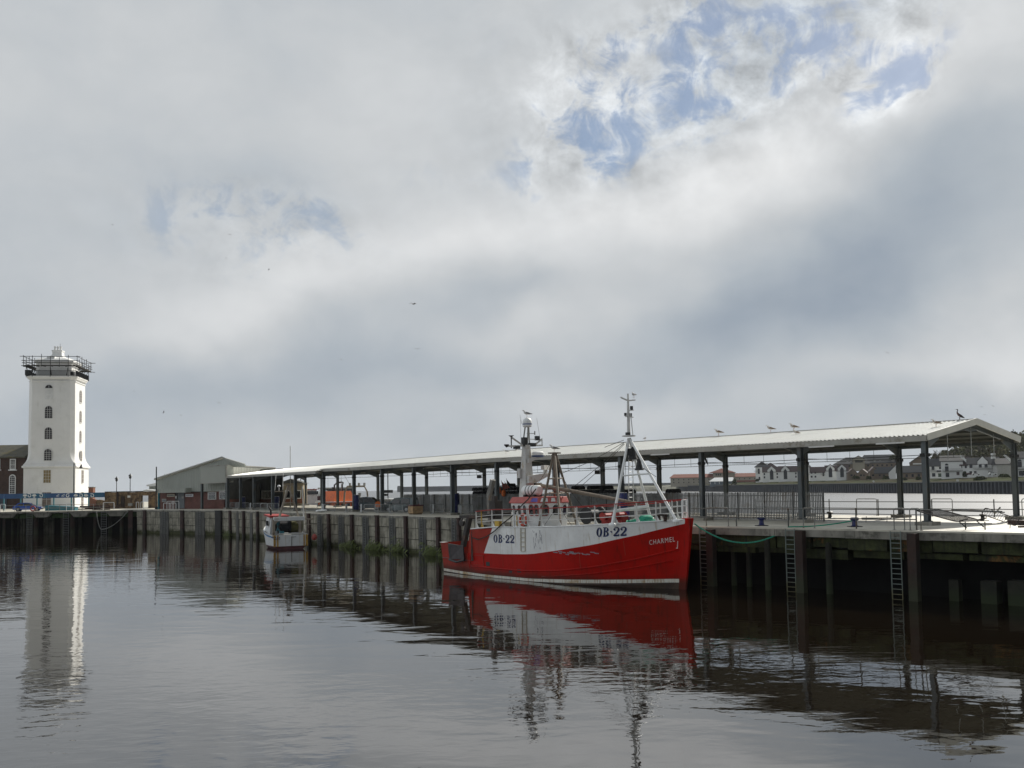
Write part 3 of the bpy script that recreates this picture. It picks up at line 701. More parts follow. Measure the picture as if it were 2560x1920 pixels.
# little lean-to gutter fascia at the left end, blue downpipe casing
mb = MB(); q0, q1 = gs(393, 1224, -1.2), gs(463.5, 1224, -1.2)
mb.prism([g3(q0[0], 6.95, -1.2), g3(q1[0], 6.95, -1.2), g3(q1[0], 7.75, -1.2), g3(q0[0], 7.75, -1.2)], n3*1.18); mb.build('porch_fascia', M_clad, mk)
mb = MB(); s0 = gs(396, 1250, -1.1)[0]; mb.bar(g3(s0, ZD, -1.0), g3(s0, 6.94, -1.0), .55, .3); mb.build('corner_post', M_teal, mk)
def flat(s, z, w, h, off, name, mat, parent, dep=.06): mb = MB(); mb.prism([g3(s-w/2, z-h/2, off), g3(s+w/2, z-h/2, off), g3(s+w/2, z+h/2, off), g3(s-w/2, z+h/2, off)], n3*dep); return mb.build(name, mat, parent)
def wpx(u0, v0, u1, v1, off):
    a, c = gs(u0, v0, off), gs(u1, v1, off); return ((a[0]+c[0])/2, (a[1]+c[1])/2, abs(c[0]-a[0]), abs(a[1]-c[1]))
M_curt = pbr('pale blind', (.30, .33, .33), .6, var=.5, vs=1.6)
for px, in (((519.5, 1230, 540.5, 1249),), ((548, 1230, 566, 1248),)):
    s, z, ww, hh = wpx(*px, .3); wf = flat(s, z, ww, hh, .27, 'window', M_whiteD, mk, .1); 
    flat(s, z-hh*.12, ww*.80, hh*.60, .24, 'pane', M_glass, wf, .05); flat(s, z+hh*.33, ww*.80, hh*.18, .24, 'pane', M_glass, wf, .05); flat(s+ww*.1, z-hh*.22, ww*.45, hh*.35, .225, 'blind', M_curt, wf, .02)
s, z, ww, hh = wpx(445, 1232, 461, 1271, .3); dr = flat(s, z, ww, hh, .28, 'door', pbr('grey door', (.11, .125, .14), .5), mk, .1); flat(s+ww*.25, z+hh*.2, ww*.3, hh*.14, .26, 'notice', M_grey, dr, .03)
s, z, ww, hh = wpx(438, 1231, 444, 1272, .3); flat(s, z, ww, hh, .30, 'doorway', M_iron, mk, .05)
M_sgn = pbr('cream sign board', (.50, .47, .38), .5); M_sgnW = pbr('white sign board', (.66, .67, .70), .5); M_ink = pbr('sign lettering', (.12, .13, .2), .6)
for (px, mt) in (((418, 1235, 436.5, 1242), M_sgn), ((464, 1235, 483, 1242), M_sgnW), ((405, 1247, 416, 1255), M_grey), ((439, 1240, 441.5, 1246), M_white)):
    s, z, ww, hh = wpx(*px, .3); sg = flat(s, z, ww, hh, .26, 'sign', mt, mk, .08)
    if ww > 1:
        mb = MB()
        for k in range(7): mb.prism([g3(s-ww*.40+ww*.115*k, z-hh*.16, .25), g3(s-ww*.40+ww*.115*k+ww*.07, z-hh*.16, .25), g3(s-ww*.40+ww*.115*k+ww*.07, z+hh*.14, .25), g3(s-ww*.40+ww*.115*k, z+hh*.14, .25)], n3*.015)
        mb.build('faint_marks', M_ink, sg)
# dark loading bay behind the canopy end: back wall, roller opening and a window
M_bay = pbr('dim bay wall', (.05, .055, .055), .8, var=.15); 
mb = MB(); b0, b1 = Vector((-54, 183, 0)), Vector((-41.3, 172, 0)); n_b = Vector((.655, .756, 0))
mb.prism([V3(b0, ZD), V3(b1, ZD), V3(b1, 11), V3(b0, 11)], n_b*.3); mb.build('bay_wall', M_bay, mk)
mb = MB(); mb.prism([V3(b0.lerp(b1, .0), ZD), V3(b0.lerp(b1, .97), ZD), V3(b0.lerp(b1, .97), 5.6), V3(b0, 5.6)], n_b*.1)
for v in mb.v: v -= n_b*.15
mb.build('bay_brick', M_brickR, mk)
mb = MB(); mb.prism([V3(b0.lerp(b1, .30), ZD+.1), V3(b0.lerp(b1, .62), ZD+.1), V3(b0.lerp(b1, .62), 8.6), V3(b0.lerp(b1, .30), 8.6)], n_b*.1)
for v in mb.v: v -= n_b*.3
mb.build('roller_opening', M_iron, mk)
pa, pb_ = onplane(657, 1248, b0, n_b), onplane(687, 1226, b0, n_b)
wa = V3(pa, pa.z)-n_b*.3; wb_ = V3(pb_, pa.z)-n_b*.3; hz = Vector((0, 0, pb_.z-pa.z))
mb = MB(); mb.prism([wa, wb_, wb_+hz, wa+hz], n_b*.1); wf = mb.build('window', M_grey, mk)
for q0, q1 in ((.1, .46), (.54, .9)):
    mb = MB(); mb.prism([wa.lerp(wb_, q0)+hz*.14-n_b*.03, wa.lerp(wb_, q1)+hz*.14-n_b*.03, wa.lerp(wb_, q1)+hz*.86-n_b*.03, wa.lerp(wb_, q0)+hz*.86-n_b*.03], n_b*.02); mb.build('pane', M_glass, wf)
# brick and cream harbour kiosk behind the small boat, beyond the loading bay
M_slate_k = pbr('kiosk slate', (.09, .09, .085), .8); kq = root('harbour_kiosk', 'small cream and brick kiosk with white windows behind the small boat frame', 'kiosk', (-45, 188, ZD)); ky = 188.
k0, k1 = P(697, 1262, y=ky), P(757, 1208, y=ky); kx, kw, kz = (k0.x+k1.x)/2, k1.x-k0.x, k1.z
mb = MB(); mb.box((kx, ky+2, (ZD+kz)/2), (kw, 4, kz-ZD)); mb.build('wall', pbr('kiosk cream', (.30, .25, .17), .8, var=.15), kq)
mb = MB(); mb.box((kx, ky-.02, ZD+1.1), (kw+.1, .1, 1.2)); mb.build('brick_band', pbr('kiosk brick', (.22, .085, .045), .8, var=.2), kq)
mb = MB(); mb.prism([(kx-kw/2-.3, ky-.4, kz), (kx+kw/2+.3, ky-.4, kz), (kx, ky-.4, kz+.9)], (0, 5, 0)); mb.build('roof', M_slate_k, kq)
for u in (720, 746):
    a = P(u, 1236, y=ky); mb = MB(); mb.box((a.x, ky-.06, a.z), (1.1, .1, 1.7)); wf = mb.build('window', M_white, kq); mb = MB(); mb.box((a.x, ky-.12, a.z), (.8, .04, 1.35)); mb.build('pane', M_glass, wf)
# low grey shed roof beyond the left end, and poles
ls = root('low_shed', 'low pale roofed outbuilding peeking out left of the metal market shed', 'outbuilding', (-72, 194, ZD))
p0, p1 = P(373, 1216, y=192), P(393, 1212, y=192)
mb = MB(); mb.box(((p0.x+p1.x)/2+2, 196, (ZD+p0.z)/2), (p1.x-p0.x+4, 8, p0.z-ZD)); mb.build('wall', M_clad, ls)
mb = MB(); mb.prism([(p0.x-.4, 191.6, p0.z+.02), (p1.x+4.4, 191.6, p0.z+.02), (p1.x+4.4, 191.6, p0.z+.3), (p1.x+.5, 191.6, p0.z+.8), (p0.x-.4, 191.6, p0.z+.3)], (0, 9, 0)); mb.build('roof', M_roof, ls)
def pole(u, v0, v1, y, label, r=.1, mat=None, name='pole', cat='pole', base=ZD, cap=True):
    a = P(u, v1, y=y); rt = root(name, label, cat, (a.x, y, base))
    mb = MB(); mb.tube([(a.x, y, base), (a.x, y, base+.6), (a.x, y, a.z)], [r*1.3, r, r*.8], 8); mb.build('shaft', mat or M_iron, rt)
    mb = MB(); mb.lathe([(r*1.9, 0), (r*1.9, .35), (r*1.3, .5)], 8, (a.x, y, base)); mb.build('base', mat or M_iron, rt)
    return rt, a
pole(391, 1270, 1167, 172.5, 'tall dark pole at the left corner of the metal market shed', .13)
pole(411, 1270, 1185, 190, 'thin aerial mast rising behind the shed roof slope', .05, M_grey, 'aerial_mast', 'mast')
pole(725.5, 1270, 1115, 172, 'thin bare mast rising above the canopy roof behind the small boat', .07, M_grey, 'aerial_mast', 'mast')
# ================================================================ white tower
M_tow = pbr('limewashed tower', (.79, .79, .775), .75, var=.05, vs=.3, dirt=(.69, .69, .665), ds=.4, da=(.5, .8), streak=(.62, .61, .575), sa=(.60, .80), ss=1.2)
tA = Vector((-95.4, 209.5)); tx = Vector((.987, .16)).normalized(); ty = Vector((-tx.y, tx.x)); TS = 10.6
tc = tA-tx*TS/2+ty*TS/2
tw = root('white_tower', 'tall square white lighthouse tower with arched windows and a flared base', 'tower', (tc.x, tc.y, ZD))
def T3(a, b_, z): q = tc+tx*a+ty*b_; return Vector((q.x, q.y, z))
def ring(hs, ch, z): return [T3(a, b_, z) for a, b_ in ((-hs+ch, -hs), (hs-ch, -hs), (hs, -hs+ch), (hs, hs-ch), (hs-ch, hs), (-hs+ch, hs), (-hs, hs-ch), (-hs, -hs+ch))]
hB = TS/2
def body(mb, rows, cap=True):
    R_ = [ring(*r) for r in rows]; b0 = len(mb.v)
    for r in R_: mb.v += r
    for i in range(len(R_)-1):
        for k in range(8): l = (k+1) % 8; mb.f.append([b0+i*8+k, b0+i*8+l, b0+(i+1)*8+l, b0+(i+1)*8+k]); mb.m.append(0)
    if cap: mb.f.append([b0+(len(R_)-1)*8+k for k in range(8)]); mb.m.append(0)
zl = 12.75; zc = 32.2
mb = MB(); body(mb, [(hB, .02, ZD), (hB, .02, zl)]); mb.build('base_stage', M_tow, tw)
mb = MB(); body(mb, [(hB+.05, .02, zl+.02), (hB+.30, .02, zl+.12), (hB+.32, .02, zl+.42), (hB+.1, .03, zl+.62), (hB+.02, .05, zl+.9)]); mb.build('string_course', M_tow, tw)
hU = hB-.50
sh = [(hB-.02, .05, zl+.92)]
for k in range(1, 11):
    q = k/10; sh.append((hU+.46*(1-q)**3.2, .05+.75*(1-(1-q)**2), zl+.92+q*2.7))
sh += [(hU-.02, .8, 22), (hU-.08, .8, zc)]
mb = MB(); body(mb, sh); mb.build('shaft', M_tow, tw)
mb = MB(); hT = hU-.08
body(mb, [(hT+.02, 1., zc-.55), (hT+.16, 1., zc-.5), (hT+.16, 1., zc-.3), (hT+.02, 1., zc-.26)]); body(mb, [(hT+.1, 1., zc-.02), (hT+.34, 1.05, zc+.1), (hT+.42, 1.05, zc+.35), (hT+.55, 1.1, zc+.48), (hT+.55, 1.1, zc+.72)]); mb.build('cornice', M_tow, tw)
# lantern storey
zg = zc+.72; hL = 3.7
mb = MB(); body(mb, [(hL, .7, zg), (hL, .7, zg+3.0), (hL+.1, .7, zg+3.02), (hL+.42, .75, zg+3.25), (hL+.45, .75, zg+3.6), (hL+.15, .8, zg+3.85), (hL-.6, .9, zg+4.25), (hL-1.9, .9, zg+4.6)]); mb.build('lantern_storey', M_tow, tw)
mb = MB(); body(mb, [(1.5, .1, zg+4.3), (1.3, .1, zg+4.9), (1.05, .1, zg+5.2), (1.0, .1, zg+5.9), (1.12, .1, zg+6.0), (1.12, .1, zg+6.25)])
mb.build('chimney_stack', M_tow, tw)
for a in (-.62, 0., .62):
    mb = MB(); q = T3(a*.95, -.3, zg+6.25); mb.lathe([(.24, 0), (.2, .25), (.22, .7), (.27, .75), (.27, .9)], 10, q); mb.build('chimney_pot', M_tow, tw)
mb = MB(); body(mb, [(.8, .1, 0), (.8, .1, .9)]) ; 
for v in mb.v: v += Vector((tx.x*-.5-ty.x*2.9, tx.y*-.5-ty.y*2.9, zg+3.6))
mb.build('dormer', M_tow, tw)
mb = MB(); q = T3(.4, 0, zg+6.3); mb.tube([q, q+Vector((0, 0, 1.6))], .03, 5); mb.build('finial', M_iron, tw)
# gallery railing
mb = MB(); hg = hT+.46
for s_ in range(4):
    c = [(-hg, -hg), (hg, -hg), (hg, hg), (-hg, hg)]; a, c2 = c[s_], c[(s_+1) % 4]
    for z in (.15, 1.15): mb.tube([T3(*a, zg+z), T3(*c2, zg+z)], .04, 4)
    for k in range(53): q = k/52; p = T3(a[0]+(c2[0]-a[0])*q, a[1]+(c2[1]-a[1])*q, zg); mb.tube([p, p+Vector((0, 0, 1.2))], .036, 4)
mb.build('gallery_railing', M_iron, tw)
# windows
M_pane = pbr('old window glass', (.022, .020, .024), .12, var=.4, vs=1.2); M_tan = pbr('tan blind', (.25, .19, .09), .7, var=.15, vs=2); M_brn = pbr('lit brown glazing', (.20, .155, .13), .4, var=.3, vs=1.5); M_shut = pbr('tower shutter', (.70, .705, .70), .7)
def twin(face, a0, z0, ww, hh, arch, pane, bars=(3, 4), name='window', parent=None, blindhalf=False):
    "face 0 looks at the basin, face 1 looks down the quay"
    hs = (lambda z: hB if z < zl else hU-.02)(z0)
    if zl < z0 < zl+4: hs = hU+.16
    def W(a, z, o): return T3(a, -hs-o, z) if face == 0 else T3(hs+o, a, z)
    n = 10; 
    def outline(w_, h_, z_, o):
        pts = [W(a0-w_/2, z_, o), W(a0+w_/2, z_, o)]
        if arch: zs = z_+h_-w_/2; pts += [W(a0+w_/2*math.cos(k*PI/n), zs+w_/2*math.sin(k*PI/n), o) for k in range(n+1)]
        else: pts += [W(a0+w_/2, z_+h_, o), W(a0-w_/2, z_+h_, o)]
        return pts
    ext = (W(0, 0, 1)-W(0, 0, 0))
    mb = MB(); o_ = outline(ww+.16, hh+.12, z0-.06, .01); i_ = outline(ww, hh, z0, .01)
    k_ = len(o_); mb.add(o_+i_+[p+ext*.07 for p in o_+i_], [(j, (j+1) % k_, 2*k_+(j+1) % k_, 2*k_+j) for j in range(k_)]+[(k_+j, 3*k_+j, 3*k_+(j+1) % k_, k_+(j+1) % k_) for j in range(k_)]+[(2*k_+j, 2*k_+(j+1) % k_, 3*k_+(j+1) % k_, 3*k_+j) for j in range(k_)])
    for x in range(1, bars[0]): xx = a0-ww/2+ww*x/bars[0]; zt = z0+hh-(ww/2-math.sqrt(max(0, (ww/2)**2-(xx-a0)**2)) if arch else 0); mb.bar(W(xx, z0, .045), W(xx, zt, .045), .05, .05)
    for y in range(1, bars[1]): zz = z0+(hh-(ww/2 if arch else 0))*y/bars[1] if arch else z0+hh*y/bars[1]; mb.bar(W(a0-ww/2, zz, .05), W(a0+ww/2, zz, .05), .05, .05)
    if arch: zz = z0+hh-ww/2; mb.bar(W(a0-ww/2, zz, .05), W(a0+ww/2, zz, .05), .05, .06)
    wf = mb.build(name, M_whiteD, tw)
    mb = MB(); mb.prism(outline(ww, hh, z0, .012), ext*.015); mb.build('pane', pane, wf)
    mb = MB(); mb.prism([W(a0-ww/2-.15, z0-.16, 0), W(a0+ww/2+.15, z0-.16, 0), W(a0+ww/2+.15, z0-.065, 0), W(a0-ww/2-.15, z0-.065, 0)], ext*.12); mb.build('sill', M_tow, wf)
    return wf
def fz(v): return H+(1237.3-v)/F*211.5
a1 = -.45
for v0, v1 in ((1152, 1124), (1099, 1070), (1047, 1017)): twin(0, a1, fz(v0), 1.5, fz(v1)-fz(v0), True, M_pane)
twin(0, a1, fz(973), 1.5, .78, True, M_pane, (2, 1))
mb = MB(); zz = fz(1000); hs = hU-.02; mb.prism([T3(a1-.8, -hs-.005, zz), T3(a1+.8, -hs-.005, zz), T3(a1+.8, -hs-.005, fz(973)-.1), T3(a1-.8, -hs-.005, fz(973)-.1)], Vector((-ty.x, -ty.y, 0))*.03); mb.build('blind_window', M_shut, tw)
twin(0, a1, fz(1207), 1.45, 2.7, False, M_tan, (3, 4)); twin(0, a1-.05, fz(1266), 1.75, 3.1, False, M_brn, (2, 2), 'door')
for v0, v1 in ((1156, 1126), (1104, 1075), (1053, 1024), (1002, 972)): twin(1, .2, fz(v0)-.1, 1.4, fz(v1)-fz(v0)+.05, True, M_brn, (2, 4))
twin(1, .25, fz(1208), 1.4, 2.8, False, M_brn, (2, 3)); twin(1, .25, fz(1268), 1.5, 3.2, False, M_brn, (2, 3), 'door')
# ---------------------------------------------------------------- scaffold round the gallery
sc = root('scaffold', 'dark tube scaffold with plank platform round the top of the white tower', 'scaffold', (tc.x, tc.y, zg))
hp = hT+.85; zp = zg+2.25
mb = MB(); 
for s_ in range(4):
    c = [(-hp, -hp), (hp, -hp), (hp, hp), (-hp, hp)]; a, c2 = c[s_], c[(s_+1) % 4]
    mb.bar(T3(a[0]*.93, a[1]*.93, zp+s_*.003), T3(c2[0]*.93, c2[1]*.93, zp+s_*.003), .95, .14)
mb.build('platform', pbr('scaffold plank', (.05, .042, .03), .85, var=.4, vs=3), sc)
for s_ in range(4):
    c = [(-hp, -hp), (hp, -hp), (hp, hp), (-hp, hp)]; a, c2 = c[s_], c[(s_+1) % 4]; mb = MB(); rr = random.Random(s_)
    d = Vector((c2[0]-a[0], c2[1]-a[1])).normalized()
    for z, ex in ((zp+.55, .2), (zp+1.05, .4), (zp+1.95, .8), (zp-.12, .3)):
        e0, e1 = ex*rr.uniform(.4, 1.3), ex*rr.uniform(.4, 1.3); mb.tube([T3(a[0]-d.x*e0, a[1]-d.y*e0, z), T3(c2[0]+d.x*e1, c2[1]+d.y*e1, z)], .065, 5)
    mb.build('guard_rail', M_iron, sc)
    for k in range(7):
        q = k/6; x, y = a[0]+(c2[0]-a[0])*q, a[1]+(c2[1]-a[1])*q; mb = MB(); mb.tube([T3(x*.99, y*.99, zg-.2 if k % 2 else zp-.3), T3(x*.99, y*.99, zp+rr.uniform(1.5, 2.6))], .065, 5); mb.build('standard', M_iron, sc)
    mb = MB()
    for k in range(7):
        q = k/6; x, y = a[0]+(c2[0]-a[0])*q, a[1]+(c2[1]-a[1])*q; e = rr.uniform(1.02, 1.12)
        mb.tube([T3(x*e, y*e, zp-.1), T3(x*.72, y*.72, zp-.1)], .065, 5)
        if k % 2: mb.tube([T3(x, y, zp), T3(x*.84, y*.84, zg+.1)], .065, 5)
    mb.build('transom', M_iron, sc)
mb = MB(); mb.box(T3(-hp+.9, -hp+.5, zg+.7), (1.0, .8, 1.1)); mb.box(T3(hp-1.2, -hp+.7, zg+.5), (.6, .6, .8)); mb.build('tool_bin', M_iron, sc)

# ---------------------------------------------------------------- brick house beside the tower
M_brk = brickmat('dark brick house wall', (1, 0), (.075, .040, .030), (.055, .032, .026), (.07, .055, .045), .5, .16, .016)
M_slate = pbr('mossy slate roof', (.085, .082, .062), .8, var=.25, vs=1.2, dirt=(.12, .10, .04), ds=.7)
bh = root('brick_house', 'dark brick house with slate roof and white sash windows left of the white tower', 'house', (-116, 212, ZD))
yB = 210.; xr = P(64, 1200, y=yB).x
ze = P(20, 1144, y=yB).z; zr_ = P(20, 1112.5, y=yB+4.5).z
mb = MB(); mb.box((xr-17, yB+4.6, (ZD+ze)/2), (34, 9.2, ze-ZD)); mb.build('wall', M_brk, bh)
mb = MB(); mb.prism([(xr, yB-.5, ze-.1), (xr, yB-.5, ze+.12), (xr, yB+4.6, zr_), (xr, yB+9.7, ze+.12), (xr, yB+9.7, ze-.1)], (-34.3, 0, 0)); mb.build('roof', M_slate, bh)
def hwin(u0, v0, u1, v1, arch, nb):
    a, c = P(u0, v1, y=yB), P(u1, v0, y=yB); n = 10
    def ol(k, y_):
        x0, x1, z0, z1 = a.x+k, c.x-k, a.z+k, c.z-k
        if not arch: return [(x0, y_, z0), (x1, y_, z0), (x1, y_, z1), (x0, y_, z1)]
        r = (x1-x0)/2; return [(x0, y_, z0), (x1, y_, z0)]+[((x0+x1)/2+r*math.cos(j*PI/n), y_, z1-r+r*math.sin(j*PI/n)) for j in range(n+1)]
    mb = MB(); mb.prism(ol(0, yB-.14), (0, .13, 0)); wf = mb.build('window', M_white, bh)
    mb = MB(); mb.prism(ol(.2, yB-.165), (0, .02, 0)); mb.build('pane', M_pane, wf)
    mb = MB(); w_, h_ = c.x-a.x, c.z-a.z
    for k in range(1, 3): x = a.x+.2+(w_-.4)*k/3; mb.bar((x, yB-.18, a.z+.2), (x, yB-.18, c.z-.22), .05, .05)
    for k in range(1, nb): z = a.z+.2+(h_-.4)*k/nb; mb.bar((a.x+.2, yB-.19, z), (c.x-.2, yB-.19, z), .05, .12 if k == nb//2 else .05)
    mb.build('glazing_bars', M_white, wf)
    mb = MB(); mb.box(((a.x+c.x)/2, yB-.15, a.z-.12), (w_+.5, .3, .22)); mb.build('sill', M_white, wf)
hwin(25, 1147, 40, 1174, False, 6); hwin(23, 1186, 40, 1236, True, 9)
hwin(-14, 1147, 1, 1174, False, 6)
mb = MB(); d0 = P(8, 1268, y=yB); mb.box((d0.x, yB-.05, ZD+1.2), (1.6, .12, 2.4)); mb.build('door', pbr('dark painted door', (.05, .06, .08), .5), bh)

# ---------------------------------------------------------------- blue banner screen
M_banB = pbr('blue banner panel', (.012, .06, .17), .5, var=.15, vs=.6, dirt=(.01, .10, .17), ds=.18, da=(.45, .6))
bn_ = root('banner_screen', 'long dark blue banner board with white scroll and shell motifs on posts before the tower', 'banner', (-85, 187, ZD))
yN = 187.; z0 = P(130, 1245, y=yN).z; z1 = P(130, 1233, y=yN).z
xa, xb = P(-40, 1240, y=yN).x, P(262, 1240, y=yN).x
mb = MB()
for k in range(6): x0 = xa+(xb-xa)*k/6; x1 = xa+(xb-xa)*(k+1)/6; mb.box(((x0+x1)/2, yN, (z0+z1)/2), (x1-x0-.06, .12, z1-z0))
mb.build('board', M_banB, bn_)
for u in (10, 52, 93, 135, 179, 222): p = P(u, 1250, y=yN+.2); mb = MB(); mb.box((p.x, yN+.14, (ZD+z0)/2+.2), (.22, .14, z0-ZD+.4)); mb.build('post', M_teal, bn_)
mb = MB()
def stroke(pts, wd):
    pts = [Vector((p[0], 0, p[1])) for p in pts]
    for i in range(len(pts)-1): mb.bar(pts[i]+Vector((0, yN-.075, 0)), pts[i+1]+Vector((0, yN-.075, 0)), wd, .02, upv=(0, 1, 0))
def scroll(u, flip=1, s=1.):
    p = P(u, 1239, y=yN); pts = []
    for k in range(11): a = math.radians(70-29*k); r = .36*s*(1-.045*k); pts.append((p.x+flip*r*math.cos(a), p.z+r*math.sin(a)))
    stroke(pts, .12); stroke([(p.x+flip*.12, p.z+.34), (p.x-flip*.3, p.z+.36)], .12)
def shell(u, s=1.):
    p = P(u, 1239, y=yN)
    for a in (-70, -38, 0, 38, 70): an = math.radians(a); stroke([(p.x, p.z-.18), (p.x+.42*s*math.sin(an), p.z-.12+.46*s*math.cos(an))], .13)
    stroke([(p.x-.22, p.z-.40), (p.x+.22, p.z-.40)], .10); stroke([(p.x, p.z-.2), (p.x, p.z-.4)], .1)
for u, k in ((63, 's'), (73.5, 'c'), (86, 's'), (103, 'c'), (145, 'm'), (158, 'm'), (170, 'd'), (190, 's'), (202.5, 'c'), (215.5, 's'), (230.5, 'c')):
    if k == 's': shell(u)
    elif k == 'c': scroll(u)
    elif k == 'd': scroll(u, -1)
    else: p = P(u, 1239, y=yN); stroke([(p.x-.3, p.z-.15), (p.x-.05, p.z+.1), (p.x+.3, p.z+.2)], .08); stroke([(p.x-.1, p.z-.2), (p.x+.25, p.z-.05)], .06)
mb.build('motifs', M_white, bn_)

# ---------------------------------------------------------------- rubble building, chimney, lamps
M_rub = pbr('rubble stone', (.20, .135, .075), .9, var=.45, vs=1.6, dirt=(.075, .05, .034), ds=1.3, da=(.48, .6), streak=(.09, .05, .034), bump=.15, bs=3)
rb_ = root('rubble_building', 'ruined brown rubble wall with open doorway between the tower and metal shed', 'ruin', (-76, 187.5, ZD))
yR = 187.4; X = lambda u: P(u, 1250, y=yR).x
zt = P(330, 1229.5, y=yR).z; dr0, dr1 = X(353), X(370.5); zd = P(360, 1239, y=yR).z
mb = MB(); rr = random.Random(3)
xs = [X(262)]; 
while xs[-1] < dr0-1: xs.append(xs[-1]+rr.uniform(.8, 1.6))
xs[-1] = dr0
for i in range(len(xs)-1): mb.box(((xs[i]+xs[i+1])/2, yR+.4+rr.uniform(-.05, .05), (ZD+zt)/2+rr.uniform(-.06, .03)), (xs[i+1]-xs[i]-.002, .8, zt-ZD))
mb.box(((dr1+X(392))/2, yR+.4, (ZD+zt)/2), (X(392)-dr1, .8, zt-ZD)); mb.box(((dr0+dr1)/2, yR+.4, (zd+zt)/2), (dr1-dr0-.01, .78, zt-zd))
mb.build('wall', M_rub, rb_)
mb = MB(); mb.box((X(294), yR-.06, (ZD+zt)/2+.3), (.35, .12, zt-ZD-.6)); mb.box((X(307.5), yR-.1, (ZD+zt)/2-.3), (.7, .22, zt-ZD-1.2)); mb.build('buttress', M_pile, rb_)
mb = MB(); mb.box(((X(262)+X(357))/2, yR+.5, zt+.06), (X(357)-X(262), 1.2, .14)); mb.build('coping', M_iron, rb_)
mb = MB(); mb.prism([(X(357), yR+.1, zt+.02), (X(390), yR+.1, zt+.02), (X(390), yR+.1, zt+.2), (X(366), yR+.1, zt+.42), (X(357), yR+.1, zt+.25)], (0, 5, 0)); mb.build('roof', M_white, rb_)
mb = MB(); mb.box((X(322.5), yR-.04, P(322, 1241.5, y=yR).z), (.55, .06, .4)); mb.build('plaque', M_whiteD, rb_)
mb = MB(); mb.box(((dr0+dr1)/2+.35, yR+4, ZD+1.4), (dr1-dr0-.2, .1, 2.9)); mb.build('inner_wall', M_white, rb_)
cb_ = root('cabinet', 'grey metal cabinet standing against the rubble wall', 'cabinet', (X(328), yR-.4, ZD)); mb = MB(); mb.box((X(328.5), yR-.45, ZD+.75), (.75, .5, .5)); mb.build('box', M_grey, cb_); mb = MB(); mb.box((X(328.5), yR-.45, ZD+.25), (.5, .4, .5)); mb.build('plinth', M_rub, cb_)
ch = root('brick_pier', 'red brick chimney pier beside the right foot of the white tower', 'brick pier', (-86.8, 199, ZD))
q0, q1 = P(221, 1232, y=198.5), P(233, 1219, y=198.5); Mb2 = brickmat('orange brick', (1, 0), (.27, .09, .05), (.22, .075, .045), (.2, .15, .11), .5, .16, .02)
mb = MB(); mb.box(((q0.x+q1.x)/2, 199, (ZD+q1.z)/2), (q1.x-q0.x, 1.0, q1.z-ZD)); mb.build('shaft', Mb2, ch); mb = MB(); mb.box(((q0.x+q1.x)/2, 199, q1.z+.08), (q1.x-q0.x+.2, 1.2, .16)); mb.build('cap', M_conc, ch)
for u0_, u1_, v, l, mt in ((222, 240, 1246, 'low red brick wall stub right of the tower door', Mb2), (241, 262, 1249, 'low broken stone wall end beside the rubble building', M_rub)):
    a, c = P(u0_, 1271, y=190), P(u1_, v, y=190); mb = MB(); mb.prism([(a.x, 190, ZD), (c.x, 190, ZD), (c.x, 190, c.z-.25), ((a.x*.6+c.x*.4), 190, c.z), (a.x, 190, c.z-.05)], (0, .6, 0)); o = mb.build('garden_wall', mt); tag(o, l, 'wall')
def streetlamp(u, vtop, y, label):
    rt, a = pole(u, 1270, vtop+4, y, label, .09, M_iron, 'street_lamp', 'street lamp')
    mb = MB(); mb.lathe([(.10, 0), (.16, .05), (.30, .42), (.10, .5), (.42, .55), (.2, .85), (.05, .95), (.04, 1.15)], 10, a); mb.build('lantern', M_iron, rt); rt['group'] = 'street lamps by the tower'
streetlamp(291.5, 1200, 204, 'shorter black lantern street lamp behind the rubble wall'); streetlamp(325.5, 1193, 199, 'taller black lantern street lamp behind the rubble wall')
rt, a = pole(185, 1270, 1156, 196, 'black swan arm street lamp before the corner of the white tower', .11, M_iron, 'street_lamp', 'street lamp'); rt['group'] = 'street lamps by the tower'
mb = MB(); e = P(203, 1158, y=196); mb.tube([a-Vector((0, 0, .3)), e+Vector((0, 0, -.1)), e+Vector((0, 0, -.3))], .035, 5); mb.build('arm', M_iron, rt)
mb = MB(); mb.lathe([(.42, -1.0), (.38, -.9), (.2, -.6), (.16, -.35), (.05, -.25)], 10, e); mb.build('lantern', M_iron, rt)
# ================================================================ red and white trawler. Local axes: X forward, Y to port (quay side), Z up
BO = Vector((-4.32, 82.1)); BX = Vector((.655, -.755)); BX.normalize(); BY = Vector((-BX.y, BX.x)); BRZ = math.atan2(BX.y, BX.x)
tr = root('trawler', 'large red and white fishing trawler CHARMEL OB-22 moored along the pier', 'fishing boat', (BO.x, BO.y, 0), BRZ)
def B(u, v, y):
    "boat coordinates of what is seen at (u,v) if it lies y metres to port of the keel line"
    p = onplane(u, v, BO+BY*y, BY); q = Vector((p.x, p.y))-BO; return Vector((q.dot(BX), y, p.z))
def lerpt(tab, x):
    if x <= tab[0][0]: return tab[0][1]
    for (a, fa_), (b_, fb_) in zip(tab, tab[1:]):
        if x <= b_: q = (x-a)/(b_-a); return fa_+(fb_-fa_)*q
    return tab[-1][1]
def smt(tab, x):
    return (lerpt(tab, x-.6)+lerpt(tab, x+.6)+2*lerpt(tab, x))/4
HD = [(0, 2.5), (3, 2.95), (6, 3.15), (10, 3.3), (15, 3.3), (18, 3.0), (20, 2.5), (22, 1.65), (23.4, .85), (24.3, .22), (24.8, .06)]
HW = [(0, 2.0), (3, 2.6), (7, 3.0), (12, 3.15), (16, 2.9), (19, 2.15), (21.5, 1.15), (23, .5), (24, .07), (24.8, .05)]
ZT = [(0, 2.45), (1.3, 2.4), (1.35, 1.75), (4.3, 1.75), (4.36, 3.66), (7.9, 3.92), (12, 3.98), (15.2, 4.10), (18.4, 4.25), (20.2, 4.36), (22.9, 4.52), (24.8, 4.66)]
